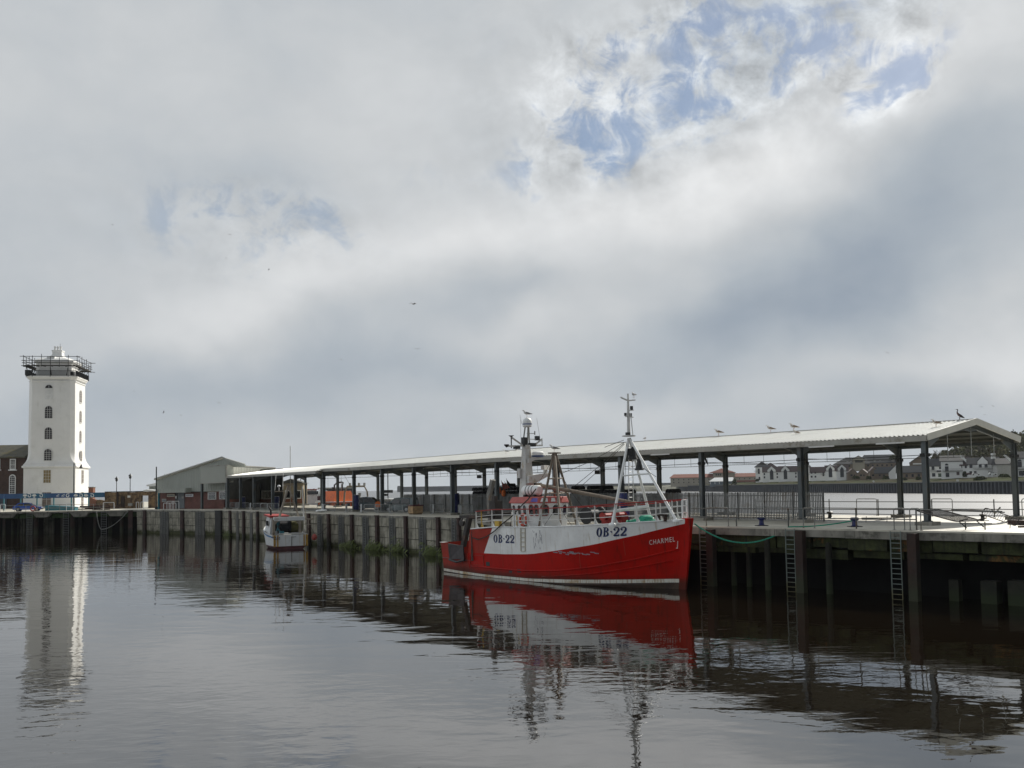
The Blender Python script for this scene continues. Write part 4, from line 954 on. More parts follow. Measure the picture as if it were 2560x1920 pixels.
ZB = [(0, 1.62), (6.55, 1.85), (9, 1.88), (12.2, 2.02), (15.2, 2.43), (18.25, 2.90), (21.7, 3.62), (24.35, 4.34), (24.8, 4.42)]
S0 = [(0, .06), (6, .02), (12, .02), (15, .10), (24, .44)]
S1 = [(0, .28), (6, .20), (12, .22), (15, .34), (24, .68)]
SK = [(4.0, 0.), (4.36, .5), (6.55, 1.25), (8, .9), (11, 0.)]
def hby(x, z):
    zt = max(lerpt(ZT, x), 3.4); hw, hd = smt(HW, x), smt(HD, x)
    if z < 0: return hw*max(0.05, 1+z*.45)
    t_ = min(1, z/zt); return hw+(hd-hw)*t_**1.25
def hx(x, z): return x-.75*max(0, (x-16)/8.5)**1.5 + .62*(max(z, -1.)/4.66)*max(0, x/24.8)**14
st = [0, .65, 1.3, 1.36, 2.3, 3.3, 4.3, 4.36, 5.2, 6.0, 6.55]+[6.55+.75*k for k in range(1, 24)]+[24.2, 24.5]
st = [s for s in st if s <= 24.5]; st = sorted(set(st))
def zrows(x):
    zb, zt, s0, s1 = min(lerpt(ZB, x), lerpt(ZT, x)-.06), lerpt(ZT, x), lerpt(S0, x), lerpt(S1, x)
    return [-1.6, -.7, s0-.12 if s0-.12 > -.5 else -.1, s0, s1]+[s1+(zb-s1)*k/5 for k in range(1, 6)]+[zb+(zt-zb)*k/4 for k in range(1, 5)]
def hullpt(x, j, sd):
    zs = zrows(x); z = zs[j]; zb, zt = zs[9], zs[13]
    xx = x+(lerpt(SK, x)*max(0, min(1, (z-zb)/max(.1, zt-zb))) if 4.3 < x < 11 else 0)
    return Vector((hx(xx, z), sd*hby(xx, z), z))
# paints: weathered topsides
def hullpaint(name, col, worn, chip, streak, da, rough=.38):
    m_ = pbr(name, col, rough, 0, .12, .5, dirt=worn, ds=.55, da=da, streak=streak, sa=(.54, .74), ss=1.6, bump=.012, bs=2.2, spec=.12, weed=((.07, .018, .010) if col[1] < .1 else (.5, .45, .35), .95, .9))
    t_ = NT(m_.node_tree); b_ = m_.node_tree.nodes['Principled BSDF']; src = b_.inputs['Base Color'].links[0].from_socket
    pos_ = t_.n('ShaderNodeNewGeometry').outputs['Position']
    ch_ = t_.ramp(t_.noise(t_.mapping(pos_, (1, 1, 1.6)), 2.3, 8, .72, .6), .66, .70)
    t_.put(b_.inputs['Base Color'], t_.mix(ch_, src, chip)); return m_
M_hr = hullpaint('hull red', (.40, .0055, .0018), (.29, .007, .003), (.10, .022, .014), (.12, .008, .004), (.5, .72))
M_hrA = hullpaint('hull red aft faded', (.34, .034, .022), (.27, .04, .028), (.08, .032, .024), (.12, .03, .02), (.46, .68), .5)
M_hw = hullpaint('hull white', (.82, .825, .81), (.74, .74, .71), (.33, .31, .30), (.52, .46, .36), (.5, .72))
M_hs = pbr('boot stripe white', (.66, .65, .58), .5, var=.1, dirt=(.42, .28, .12), ds=.7, da=(.5, .66), streak=(.38, .22, .10), sa=(.5, .66), ss=2.5)
M_hb = pbr('fouled antifouling', (.055, .032, .022), .6, var=.35, vs=2, dirt=(.035, .035, .02))
def colour(i, j):
    xm = (st[i]+st[i+1])/2
    if j < 3: return 4
    if j == 3: return 3
    if j < 9: return 1 if xm < 4.3 else 0
    if xm < 6.5: return 1
    return 2
mb = MB()
for sd in (-1, 1): mb.loft([[hullpt(x, j, sd) for j in range(14)] for x in st], mats=lambda i, j: colour(i, j))
nS = len(st)
tr0 = [hullpt(0, j, -1) for j in range(14)]; tr1 = [hullpt(0, j, 1) for j in range(14)]
mb.loft([tr0, tr1], mats=lambda i, j: 4 if j < 3 else 3 if j == 3 else 1)
hull = mb.build('hull', [M_hr, M_hrA, M_hw, M_hs, M_hb], tr, world=False)
# stem bar, red, proud of the white topsides
mb = MB(); pts = [Vector((hx(24.55, z)+.02, 0, z)) for z in (-.8, 0, .5)]
mb.loft([[Vector((hx(24.3, z)-.16+.10*(z/4.7), -w_, z)), Vector((hx(24.55, z)+.14+.10*(z/4.7), -w_*.55, z)), Vector((hx(24.55, z)+.14+.10*(z/4.7), w_*.55, z)), Vector((hx(24.3, z)-.16+.1*(z/4.7), w_, z))] for z, w_ in ((-.9, .12), (.42, .15), (2.5, .2), (4.3, .28), (4.72, .3))], wrap=True)
mb.add([Vector((hx(24.3, 4.72)-.06, -.3, 4.72)), Vector((hx(24.55, 4.72)+.24, -.165, 4.72)), Vector((hx(24.55, 4.72)+.24, .165, 4.72)), Vector((hx(24.3, 4.72)-.06, .3, 4.72))], [(0, 1, 2, 3)])
mb.build('stem', M_hr, tr, world=False)
# rubbing strakes
for tab, r in (([(4.6, .74), (6.5, .76), (11, .74), (15, .95), (18.3, 1.38), (21.5, 2.0), (24.15, 2.68)], .06), ([(13.2, .42), (15, .58), (18.3, .92), (21.5, 1.45), (24.0, 1.98)], .05)):
    mb = MB()
    for sd in (-1, 1):
        P_ = []; x = tab[0][0]
        while x <= tab[-1][0]: z = smt(tab, x); P_.append(Vector((hx(x, z), sd*(hby(x, z)+.012), z))); x += .5
        mb.tube(P_, r, 6)
    mb.build('rubbing_strake', M_hr, tr, world=False, smooth=True)
mb = MB()
for sd in (-1, 1):
    mb.tube([Vector((hx(x, lerpt(ZT, x)), sd*hby(x, lerpt(ZT, x)), lerpt(ZT, x))) for x in [5.0]+[5.2+k*.8 for k in range(25)]], .05, 6)
mb.build('gunwale', M_white, tr, world=False)
# decks
M_dk = pbr('deck green grey', (.20, .21, .20), .8, var=.2, dirt=(.13, .10, .08))
mb = MB(); xs_ = [5.0]+[5.2+.8*k for k in range(24)]+[24.35]
mb.loft([[Vector((hx(x, lerpt(ZT, x)), -hby(x, lerpt(ZT, x))+.03, lerpt(ZT, x)-.03)), Vector((hx(x, lerpt(ZT, x)), hby(x, lerpt(ZT, x))-.03, lerpt(ZT, x)-.03))] for x in xs_])
mb.add([(.05, -2.4, 1.2), (5.0, -3.0, 1.2), (5.0, 3.0, 1.2), (.05, 2.4, 1.2)], [(0, 1, 2, 3)])
mb.add([(5.0, -3.1, 1.2), (5.0, 3.1, 1.2), (5.05, 3.1, 3.7), (5.05, -3.1, 3.7)], [(0, 1, 2, 3)])
mb.build('deck', M_dk, tr, world=False)
# stern box rails, plate seams, freeing ports
def onhull(x, z, o=.012): return Vector((hx(x, z), -(hby(x, z)+o), z))
mb = MB()
for x0, x1, z0, z1 in ((6.75, 7.25, .88, 1.20), (10.55, 11.0, .60, .86), (9.6, 9.95, .52, .74)):
    mb.add([onhull(x0, z0), onhull(x1, z0), onhull(x1, z1), onhull(x0, z1)], [(0, 1, 2, 3)])
mb.build('freeing_port', M_iron, tr, world=False)
M_scuff = pbr('scuff', (.24, .235, .26), .7, var=.4, vs=6)
mb = MB(); rr = random.Random(8)
for k in range(24):
    x = rr.gauss(13.0, .32); z = 3.85-abs(rr.gauss(0, .75)); l = rr.uniform(.08, .5); w_ = rr.uniform(.012, .04)
    if z < 2.35: continue
    mb.add([onhull(x, z), onhull(x+w_, z+.02), onhull(x+w_+.02, z-l), onhull(x+.01, z-l*.9)], [(0, 1, 2, 3)])
for k in range(24):
    x = rr.gauss(15.9, .9); z = 2.36+rr.gauss(0, .07)-.06; l = rr.uniform(.1, .5)
    if z > lerpt(ZB, x)-.03: continue
    mb.add([onhull(x, z), onhull(x+l, z-.02), onhull(x+l*.9, z-.09), onhull(x+.03, z-.07)], [(0, 1, 2, 3)])
mb.build('scuff_marks', M_scuff, tr, world=False)
mb = MB()
for x, z0, z1 in ((20.55, 2.2, 3.2), (16.9, 1.2, 2.4), (8.9, .9, 1.7)): mb.bar(onhull(x, z0, .004), onhull(x, z1, .004), .05, .02, upv=(0, 1, 0))
for a, c in (((4.5, 1.63), (6.6, 1.64)), ((4.5, .86), (6.4, .9))): mb.bar(onhull(*a), onhull(*c), .05, .05)
mb.bar(onhull(4.55, .85), onhull(4.55, 1.62), .05, .05); mb.bar(onhull(6.45, .9), onhull(6.45, 1.7), .08, .06)
mb.build('plate_seam', M_hrA, tr, world=False)
# boarding footholds up the side
mb = MB(); b0_, b1_ = B(1307, 1378, -3.25), B(1309, 1320, -3.25)
for k in range(6):
    z = b0_.z+(b1_.z-b0_.z)*k/5.; x = b0_.x+(b1_.x-b0_.x)*k/5
    mb.bar(onhull(x-.22, z, .03), onhull(x+.22, z, .03), .08, .05)
for s_ in (-.24, .24): mb.bar(onhull(b0_.x+s_, b0_.z, .03), onhull(b1_.x+s_, b1_.z, .03), .05, .05)
mb.build('boarding_ladder', pbr('beige paint', (.50, .46, .36), .6, var=.15), tr, world=False)
# ---------------------------------------------------------------- lettering
M_let = pbr('navy lettering', (.010, .014, .05), .5); M_sha = pbr('blue letter shade', (.06, .09, .26), .5); M_wl = pbr('white lettering', (.70, .67, .62), .5)
def gl_O(n=26): return [('ring', .30, .5, .30, .5, .16, .045)]
def poly_letter(ch):
    "outline polygons (quads) in a unit box, heavy slab serif"
    Q = []
    def rect(x0, y0, x1, y1): Q.append([(x0, y0), (x1, y0), (x1, y1), (x0, y1)])
    def strip(c, w0):
        for (p, a), (q, b_) in zip(zip(c, w0), list(zip(c, w0))[1:]):
            dx_, dy_ = q[0]-p[0], q[1]-p[1]; L_ = math.hypot(dx_, dy_) or 1; nx, ny = -dy_/L_, dx_/L_
            Q.append([(p[0]+nx*a/2, p[1]+ny*a/2), (p[0]-nx*a/2, p[1]-ny*a/2), (q[0]-nx*b_/2, q[1]-ny*b_/2), (q[0]+nx*b_/2, q[1]+ny*b_/2)])
    def arc(cx, cy, rx, ry, a0, a1, wv, wh, n=18):
        o = []; i = []
        for k in range(n+1):
            a = math.radians(a0+(a1-a0)*k/n); c, s_ = math.cos(a), math.sin(a)
            o.append((cx+rx*c, cy+ry*s_)); i.append((cx+(rx-wv)*c, cy+(ry-wh)*s_))
        for k in range(n): Q.append([o[k], o[k+1], i[k+1], i[k]])
    if ch == 'O': arc(.31, .5, .31, .5, 0, 360, .17, .05, 28); return Q, .62
    if ch == 'B':
        rect(.09, 0, .24, 1); rect(0, 0, .34, .06); rect(0, .94, .34, 1)
        arc(.30, .76, .29, .24, -90, 90, .15, .06); arc(.30, .27, .34, .27, -90, 90, .16, .06); return Q, .66
    if ch == '2':
        pts = [(.05, .72)]+[(.30+.24*math.cos(math.radians(a)), .72+.23*math.sin(math.radians(a))) for a in range(170, -31, -20)]+[(.40, .42), (.22, .22), (.08, .10)]
        wd = [.11, .10, .08, .06, .06, .07, .09, .12, .14, .15, .15, .14, .12, .09, .07][:len(pts)]; wd += [.09]*(len(pts)-len(wd))
        strip(pts, wd); arc(.10, .70, .085, .085, 0, 360, .085, .085, 12); rect(.03, 0, .60, .12); rect(.54, 0, .60, .22); return Q, .60
    if ch == '.':
        arc(.12, .5, .075, .075, 0, 360, .075, .075, 12); return Q, .24
def hp_(u, v):
    "point of the starboard side seen at (u,v)"
    y = -2.5
    for _ in range(14):
        p = B(u, v, y); q = p.x
        for _ in range(6): q = p.x-(hx(q, p.z)-q)
        y = -hby(q, p.z)
    return Vector((q, y, p.z))
def lettering(name, txt, x0, z0, h, ww, slant, dzdx, o, mat, dx_=0, dz_=0):
    mb = MB(); cur = 0.; glyphs = []
    for ch in txt: Q, w_ = poly_letter(ch); glyphs.append((Q, cur)); cur += w_+.14
    cur -= .14; sx = ww/cur
    for Q, c0 in glyphs:
        for q in Q:
            vs = []
            for px, py in q:
                x = x0+(c0+px)*sx+slant*py*h+dx_; z = z0+py*h+dzdx*((c0+px)*sx)+dz_; vs.append(onhull(x, z, o))
            mb.add(vs, [(0, 1, 2, 3)])
    return mb.build(name, mat, tr, world=False)
a, c = hp_(1234, 1355.5), hp_(1285, 1357); h_ = .60
lettering('registration_shade', 'OB.22', a.x, a.z, h_, c.x-a.x, .12, (c.z-a.z)/(c.x-a.x), .012, M_sha, .035, -.04)
lettering('registration_number', 'OB.22', a.x, a.z, h_, c.x-a.x, .12, (c.z-a.z)/(c.x-a.x), .02, M_let)
a, c = hp_(1491, 1341.5), hp_(1565, 1338.5)
lettering('registration_shade', 'OB.22', a.x, a.z, .62, c.x-a.x, .22, (c.z-a.z)/(c.x-a.x), .012, M_sha, .035, -.04)
lettering('registration_number', 'OB.22', a.x, a.z, .62, c.x-a.x, .22, (c.z-a.z)/(c.x-a.x), .02, M_let)
cu = bpy.data.curves.new('name_text', 'FONT'); cu.body = 'CHARMEL'; cu.size = .46; cu.space_character = 1.25; cu.offset = .0; cu.resolution_u = 3
to = bpy.data.objects.new('name_text', cu); COL.objects.link(to); dg = bpy.context.evaluated_depsgraph_get(); dg.update(); me = bpy.data.meshes.new_from_object(to.evaluated_get(dg))
a, c = hp_(1624, 1362.5), hp_(1688, 1353.5); wid = max(v.co.x for v in me.vertices)
bm = bmesh.new(); bm.from_mesh(me); bmesh.ops.subdivide_edges(bm, edges=bm.edges, cuts=1); 
k_ = (c.x-a.x)*1.0/wid
for v in bm.verts: x = a.x+v.co.x*k_; z = a.z+(c.z-a.z)*(v.co.x/wid)+v.co.y*1.0; v.co = onhull(x, z, .03)
bm.to_mesh(me); bm.free(); bpy.data.objects.remove(to)
no = bpy.data.objects.new('name_lettering', me); COL.objects.link(no); no.parent = tr; me.materials.clear(); me.materials.append(M_wl)
# ---------------------------------------------------------------- guard rails
def railpt(x, sd, up): z = lerpt(ZT, x); return Vector((hx(x, z), sd*(hby(x, z)-.08), z+up))
xsR = [5.6+.62*k for k in range(31)]; xsR = [x for x in xsR if x < 24.2]+[24.25]
M_rw = M_whiteD
for sd in (-1, 1):
    mb = MB(); mb.tube([railpt(x, sd, 1.33) for x in xsR], .045, 6); mb.build('top_rail', M_red, tr, world=False)
    for up in (.48, .92):
        mb = MB(); mb.tube([railpt(x, sd, up) for x in xsR], .026, 5); mb.build('mid_rail', M_rw, tr, world=False)
    for i, x in enumerate((5.65, 6.35, 7.7, 9.0, 10.4, 11.9, 13.4, 15.2, 16.9, 18.5, 20.1, 21.6, 22.8, 23.7)):
        mb = MB(); mb.bar(railpt(x, sd, 0), railpt(x, sd, 1.32), .085, .05); g_ = railpt(x, sd, .0)
        mb.add([g_+Vector((.04, 0, 0)), g_+Vector((.32, 0, 0)), g_+Vector((.04, 0, .42)), g_+Vector((.04, .02, 0)), g_+Vector((.32, .02, 0)), g_+Vector((.04, .02, .42))], [(0, 1, 2), (3, 5, 4), (0, 3, 4, 1), (1, 4, 5, 2), (2, 5, 3, 0)])
        mb.build('stanchion', M_yell if x == 6.35 else M_rw, tr, world=False)
mb = MB()
for up in (.05, .48, .92, 1.3): mb.tube([railpt(24.25, -1, up), railpt(24.25, 1, up)], .03, 5)
for sd in (-1, 1): mb.bar(railpt(24.25, sd, 0), railpt(24.25, sd, 1.35), .09, .09)
mb.build('bow_rail', M_white, tr, world=False)
# ---------------------------------------------------------------- wheelhouse
WH = [(8.5, -1.7), (10.35, -1.7), (11.25, -1.45), (11.85, -.85), (12.1, 0), (11.85, .85), (11.25, 1.45), (10.35, 1.7), (8.5, 1.7)]
zw0, zw1 = 3.9, 5.72
def out(poly, k):
    c = (sum(p[0] for p in poly)/len(poly), sum(p[1] for p in poly)/len(poly)); return [(c[0]+(p[0]-c[0])*(1+k/2.3), c[1]+(p[1]-c[1])*(1+k/2.0)) for p in poly]
mb = MB(); mb.loft([[Vector((x, y, z)) for x, y in out(WH, k)] for z, k in ((zw0, 0.), (4.75, 0.), (zw1, .10))], wrap=True); mb.build('wheelhouse', M_white, tr, world=False)
wh = bpy.data.objects[[o.name for o in tr.children if o.name.startswith('wheelhouse')][0]]
mb = MB(); rf = [[Vector((x, y, z)) for x, y in out(WH, k)] for z, k in ((zw1-.02, .10), (zw1-.01, .22), (zw1+.05, .23), (zw1+.42, .04), (zw1+.46, .0))]
mb.loft(rf, wrap=True); mb.add(rf[-1], [tuple(range(len(rf[-1])))]); mb.build('wheelhouse_roof', pbr('faded coral roof', (.44, .085, .072), .5, var=.12, vs=1.2, dirt=(.5, .2, .17), ds=1.2), tr, world=False)
def wallseg(i, q, z, o=.02):
    k = 0 if z <= 4.75 else .10*(z-4.75)/(zw1-4.75); W_ = out(WH, k); a, c = Vector(W_[i]), Vector(W_[(i+1) % len(W_)]); d = (c-a).normalized(); p = a.lerp(c, q)+Vector((d.y, -d.x))*o; return Vector((p.x, p.y, z))
def whwin(i, q0, q1, z0=4.78, z1=5.58):
    n = 4; pts = []
    dq = (q1-q0)*.22
    for q, z in ((q0+dq, z0), (q1-dq, z0), (q1, z0+.10), (q1, z1-.14), (q1-dq, z1), (q0+dq, z1), (q0, z1-.14), (q0, z0+.10)): pts.append((q, z))
    mb = MB(); mb.add([wallseg(i, q, z, .03) for q, z in pts], [tuple(range(8))]); wo = mb.build('window', M_glass, wh, world=False)
    cq, cz = (q0+q1)/2, (z0+z1)/2; mb = MB()
    for k in range(8):
        a, c = pts[k], pts[(k+1) % 8]; mb.bar(wallseg(i, a[0], a[1], .035), wallseg(i, c[0], c[1], .035), .05, .05)
    mb.build('frame', M_redD if i in (1, 2) else M_white, wo, world=False)
for q in (.06, .38, .70): whwin(0, q, q+.22)
whwin(1, .12, .50); whwin(1, .62, .96)
for i in (2, 3, 4, 5): whwin(i, .16, .84)
for q in (.1, .4, .7): whwin(7, q-.04, q+.2)
# painted patches on the visor front
for i, q0, q1, mt in ((1, .35, .95, pbr('violet patch', (.12, .10, .42), .5)), (2, .2, .8, M_white), (3, .05, .45, M_white), (3, .55, .8, M_white)):
    def vis(q, t_): A_ = out(WH, .23-.19*t_+.02); a, c = Vector(A_[i]), Vector(A_[i+1]); p = a.lerp(c, q); return Vector((p.x, p.y, zw1+.045+.355*t_+.012))
    mb = MB(); mb.add([vis(q0, .12), vis(q1, .12), vis(q1-.05, .9), vis(q0+.08, .9)], [(0, 1, 2, 3)]); mb.build('visor_patch', mt, wh, world=False)
# superstructure block below the wheelhouse reaching aft, with door
mb = MB(); mb.box((7.85, .35, 4.45), (1.25, 2.2, 1.1)); mb.build('aft_casing', M_whiteD, tr, world=False)
mb = MB(); mb.box((9.0, -1.74, 4.3), (.06, .05, .9)); mb.box((10.1, -1.74, 4.25), (.05, .05, .8)); mb.tube([(8.7, -1.85, 4.35), (10.3, -1.85, 4.42)], .03, 5); mb.build('side_fittings', M_yell, tr, world=False)
# lifebuoy on the wheelhouse side
lb = B(1308, 1300, -1.86); lbo = root('lifebuoy', 'orange lifebuoy hanging on the trawler wheelhouse side', 'lifebuoy', tuple(Matrix.Translation((BO.x, BO.y, 0)) @ Matrix.Rotation(BRZ, 4, 'Z') @ lb), BRZ)
mb = MB(); ring_ = [Vector((.36*math.cos(a*PI/12), 0, .42*math.sin(a*PI/12))) for a in range(24)]; mb.tube(ring_, .095, 8, closed=True); mb.build('ring', pbr('lifebuoy orange', (.62, .085, .04), .55, var=.1), lbo, world=False, smooth=True)
mb = MB()
for k in range(4):
    a = PI/4+k*PI/2; mb.tube([Vector((.36*math.cos(a+d), 0, .42*math.sin(a+d))) for d in (-.13, 0, .13)], .102, 8)
mb.build('band', M_white, lbo, world=False)
# life raft canister on the roof
mb = MB(); RX = Matrix.Rotation(PI/2, 3, 'Y'); mb.lathe([(.05, -.95), (.32, -.92), (.40, -.78), (.41, 0), (.40, .78), (.32, .92), (.05, .95)], 16, (9.2, -.3, zw1+.95), M=RX); lr = mb.build('liferaft_canister', M_white, tr, world=False, smooth=True, autosmooth=50)
mb = MB()
for x in (-.35, .0, .35): mb.lathe([(.418, x-.035), (.42, x+.035)], 16, (9.2, -.3, zw1+.95), M=RX, cap=False)
mb.build('strap', M_rubber, lr, world=False)
mb = MB(); mb.box((8.7, -.3, zw1+.48), (.2, .8, .3)); mb.box((9.8, -.3, zw1+.48), (.2, .8, .3)); mb.build('cradle', M_iron, lr, world=False)
# ---------------------------------------------------------------- main mast with radars
M_mast = pbr('mast grey white', (.52, .52, .50), .5, var=.08, dirt=(.40, .33, .24), ds=2.)
def zv(v): return 6.36+(1236-v)*.0316
mx, my = 8.0, .25
mb = MB(); mb.loft([[Vector((mx+a*sx, my+b_*sy, z)) for a, b_ in ((-1, -1), (1, -1), (1, 1), (-1, 1))] for z, sx, sy in ((3.9, .42, .50), (zv(1236), .40, .48), (zv(1150), .26, .32), (zv(1112), .2, .25))], wrap=True)
mb.build('main_mast', M_mast, tr, world=False)
mb = MB()
mb.prism([(mx+.1, my-.32, zv(1208)), (mx+.1, my+.4, zv(1208)), (mx+.1, my+2.0, zv(1188)), (mx+.1, my+2.0, zv(1183)), (mx+.1, my-.32, zv(1189))], (.55, 0, 0)); mb.build('radar_bracket', M_mast, tr, world=False)
mb = MB(); mb.prism([(mx+.1, my-.2, zv(1158)), (mx+.1, my+.3, zv(1152)), (mx+.1, my+1.25, zv(1141)), (mx+.1, my+1.25, zv(1138)), (mx+.1, my-.2, zv(1147))], (.4, 0, 0)); mb.build('radar_bracket', M_mast, tr, world=False)
mb = MB(); mb.lathe([(.18, 0), (.16, .25), (.2, .28)], 10, (mx+.35, my+1.7, zv(1184))); mb.box((mx+.35, my+1.7, zv(1184)+.48), (.28, 1.35, .36), rz=.5); mb.build('radar_scanner', M_mast, tr, world=False)
mb = MB(); mb.lathe([(.42, 0), (.5, .06), (.5, .16)], 16, (mx+.3, my+.95, zv(1143))); mb.build('radar_base', pbr('radar blue', (.05, .09, .2), .5), tr, world=False)
mb = MB(); mb.lathe([(.51, 0), (.5, .22), (.38, .30), (.05, .32)], 16, (mx+.3, my+.95, zv(1143)+.16)); mb.build('radar_dome', M_white, tr, world=False, smooth=True, autosmooth=50)
mb = MB(); mb.bar((mx, my-2.05, zv(1116)), (mx, my+1.75, zv(1112)), .12, .12); mb.bar((mx, my-1.6, zv(1115)+.7), (mx, my-.3, zv(1114)), .07, .12); mb.bar((mx, my+1.7, zv(1096)), (mx, my+.9, zv(1112)), .08, .12)
mb.bar((mx, my+1.72, zv(1112)), (mx, my+1.72, zv(1094)), .06, .06); mb.bar((mx, my+.2, zv(1097)), (mx, my+1.7, zv(1097)), .05, .05); mb.build('crosstree', M_mast, tr, world=False)
mb = MB()
for a in ((-.05, -.3), (.05, .15), (-.1, .55)): mb.tube([(mx+a[0], my+a[1]*.9-.05, zv(1113)), (mx+a[0], my+a[1]*.5+.12, zv(1066))], .06, 6)
mb.bar((mx, my+.1, zv(1083)), (mx, my+.95, zv(1082)), .05, .05); mb.tube([(mx, my+.95, zv(1086)), (mx, my+.95, zv(1076))], .05, 5); mb.build('dome_stand', M_grey, tr, world=False)
mb = MB(); mb.lathe([(.26, 0), (.36, .05), (.38, .18), (.38, .42), (.33, .60), (.2, .72), (.03, .77)], 16, (mx, my+.15, zv(1067))); dm = mb.build('satellite_dome', M_white, tr, world=False, smooth=True, autosmooth=50)
mb = MB(); mb.lathe([(.384, .20), (.384, .28)], 16, (mx, my+.15, zv(1067)), cap=False); mb.build('stripe', M_sha, dm, world=False)
mb = MB()
for y, v0, v1 in ((-1.55, 1116, 1093), ): mb.tube([(mx, my+y, zv(v0)-.15), (mx, my+y, zv(v1))], .05, 5); mb.lathe([(.05, 0), (.24, .12)], 8, (mx, my+y, zv(v1)))
mb.lathe([(.04, 0), (.2, .18), (.2, .24)], 8, (mx, my-2.05, zv(1116)-.1)); mb.box((mx, my+1.2, zv(1094)), (.25, .35, .35)); mb.box((mx, my+.6, zv(1111)), (.35, .6, .28)); mb.box((mx, my-1.0, zv(1119)), (.3, .5, .22)); mb.box((mx, my-.2, zv(1104)), (.36, .32, .7)); mb.build('mast_lights', M_iron, tr, world=False)
mb = MB(); mb.box((mx-.3, my-.45, zv(1183)), (.3, .3, .75)); mb.build('junction_box', M_mast, tr, world=False)
mb = MB()
for y, v0, v1, lx in ((-.55, 1112, 1049, 0), (-.42, 1060, 1036, -.1), (1.5, 1094, 1042, -.15)): mb.tube([(mx, my+y, zv(v0)), (mx+lx, my+y+lx*1.2, zv(v1))], .016, 4)
mb.build('whip_aerial', M_grey, tr, world=False)
# ---------------------------------------------------------------- brown gantry pyramid
M_gan = pbr('brown gantry steel', (.17, .135, .10), .65, .1, var=.2, vs=2, dirt=(.10, .075, .05), ds=1.5)
ap = B(1386, 1134, 0); feet = [B(1347, 1312, -1.9), B(1402, 1315, -2.9), B(1444, 1306, 1.0), B(1386, 1300, 2.4)]
for f_ in feet: mb = MB(); d_ = (f_-ap); f2 = Vector((f_.x, f_.y, 3.9 if f_.z < 4.2 else f_.z-.4)); mb.tube([ap+Vector((d_.x*.06, d_.y*.06, 0)), f2], .095, 7); mb.build('gantry_leg', M_gan, tr, world=False)
mb = MB(); mb.box(ap+Vector((0, 0, .04)), (.7, .7, .10)); mb.build('gantry_head', M_gan, tr, world=False)
mb = MB()
for q in (.36, .57):
    pts = [ap.lerp(f_, q) for f_ in feet]
    for a, c in ((0, 1), (1, 2), (2, 3), (3, 0)): mb.tube([pts[a], pts[c]], .055, 6)
mb.build('gantry_brace', M_gan, tr, world=False)
mb = MB(); mb.bar(feet[0]+Vector((0, -.4, -.15)), feet[1]+Vector((0, 0, -.05)), .3, .12); mb.build('gantry_sill', M_whiteD, tr, world=False)
mb = MB(); mb.tube([B(1342, 1212, .6), B(1480, 1237, 0), B(1598, 1259, -.3)], [.16, .14, .1], 8); mb.build('cargo_boom', M_gan, tr, world=False)
# ---------------------------------------------------------------- white fore mast
fa_ = B(1572, 1092, 0); fl = [B(1531, 1309, -2.75), B(1690, 1300, -.75), B(1626, 1294, 2.0)]
for f_ in fl:
    mb = MB(); top = fa_+(f_-fa_)*.02; low = f_+(f_-fa_).normalized()*.05; mb.tube([top, low], [.085, .105], 8); mb.lathe([(.26, -.08), (.26, .02), (.16, .1)], 10, (low.x, low.y, low.z+.0)); mb.build('foremast_leg', M_white, tr, world=False, smooth=True, autosmooth=50)
mb = MB(); mb.lathe([(.48, 0), (.48, .08)], 12, fa_+Vector((0, 0, .02))); mb.build('foremast_platform', M_whiteD, tr, world=False)
zt_ = B(1570, 984, 0).z
mb = MB(); mb.tube([fa_+Vector((0, 0, .1)), (fa_.x, 0, fa_.z+1.6), (fa_.x, 0, zt_)], [.13, .10, .06], 8); mb.tube([fa_+Vector((.3, .1, .1)), (fa_.x+.12, .1, zt_-1.4)], .035, 5); mb.build('foremast_pole', M_whiteD, tr, world=False)
mb = MB(); q = zt_-.42; mb.bar((fa_.x, -.75, q+.12), (fa_.x, 0, q-.08), .07, .09); mb.bar((fa_.x, 0, q-.08), (fa_.x, .75, q), .07, .09); mb.bar((fa_.x, -.35, zt_-1.62), (fa_.x, .5, zt_-1.66), .06, .07); mb.bar((fa_.x, 0, zt_-1.2), (fa_.x, .55, zt_-1.15), .05, .06); mb.build('yard', M_whiteD, tr, world=False)
mb = MB(); mb.box((fa_.x, .35, zt_-1.0), (.16, .16, .26)); mb.box((fa_.x, .22, zt_-1.5), (.16, .16, .24)); mb.box((fa_.x, -.3, zt_-1.48), (.13, .13, .2)); mb.box((fa_.x+.1, -.2, fa_.z+.2), (.2, .3, .2)); mb.build('navigation_lamp', M_iron, tr, world=False)
mb = MB(); p1, p2, p3 = [fa_.lerp(f_, .46) for f_ in fl]; 
for a, c in ((p1, p2), (p2, p3), (p3, p1)): mb.tube([a, c], .06, 6)
p1, p2, p3 = [fa_.lerp(f_, .86) for f_ in fl]; mb.tube([p1, p3], .11, 7); mb.build('foremast_brace', M_white, tr, world=False)
mb = MB(); la, lb_ = B(1576, 1104, .2), B(1578, 1256, .2)
for s_ in (-.19, .19): mb.tube([la+Vector((0, s_, 0)), lb_+Vector((0, s_*1.3, 0))], .028, 5)
for k in range(13): p = la.lerp(lb_, k/12.); mb.tube([p+Vector((0, -.19, 0)), p+Vector((0, .19, 0))], .02, 4)
mb.build('mast_ladder', M_whiteD, tr, world=False)
mb = MB()
for u, v, s_ in ((1582, 1136, 1.), (1598, 1164, .9)): c = B(u, v, 0); mb.lathe([(.06*s_, .55*s_), (.16*s_, .35*s_), (.26*s_, -.1*s_), (.38*s_, -.34*s_), (.36*s_, -.36*s_)], 12, c)
c = B(1578, 1130, 0); mb.box(c, (.5, .6, .5)); mb.build('deck_floodlight', M_iron, tr, world=False)
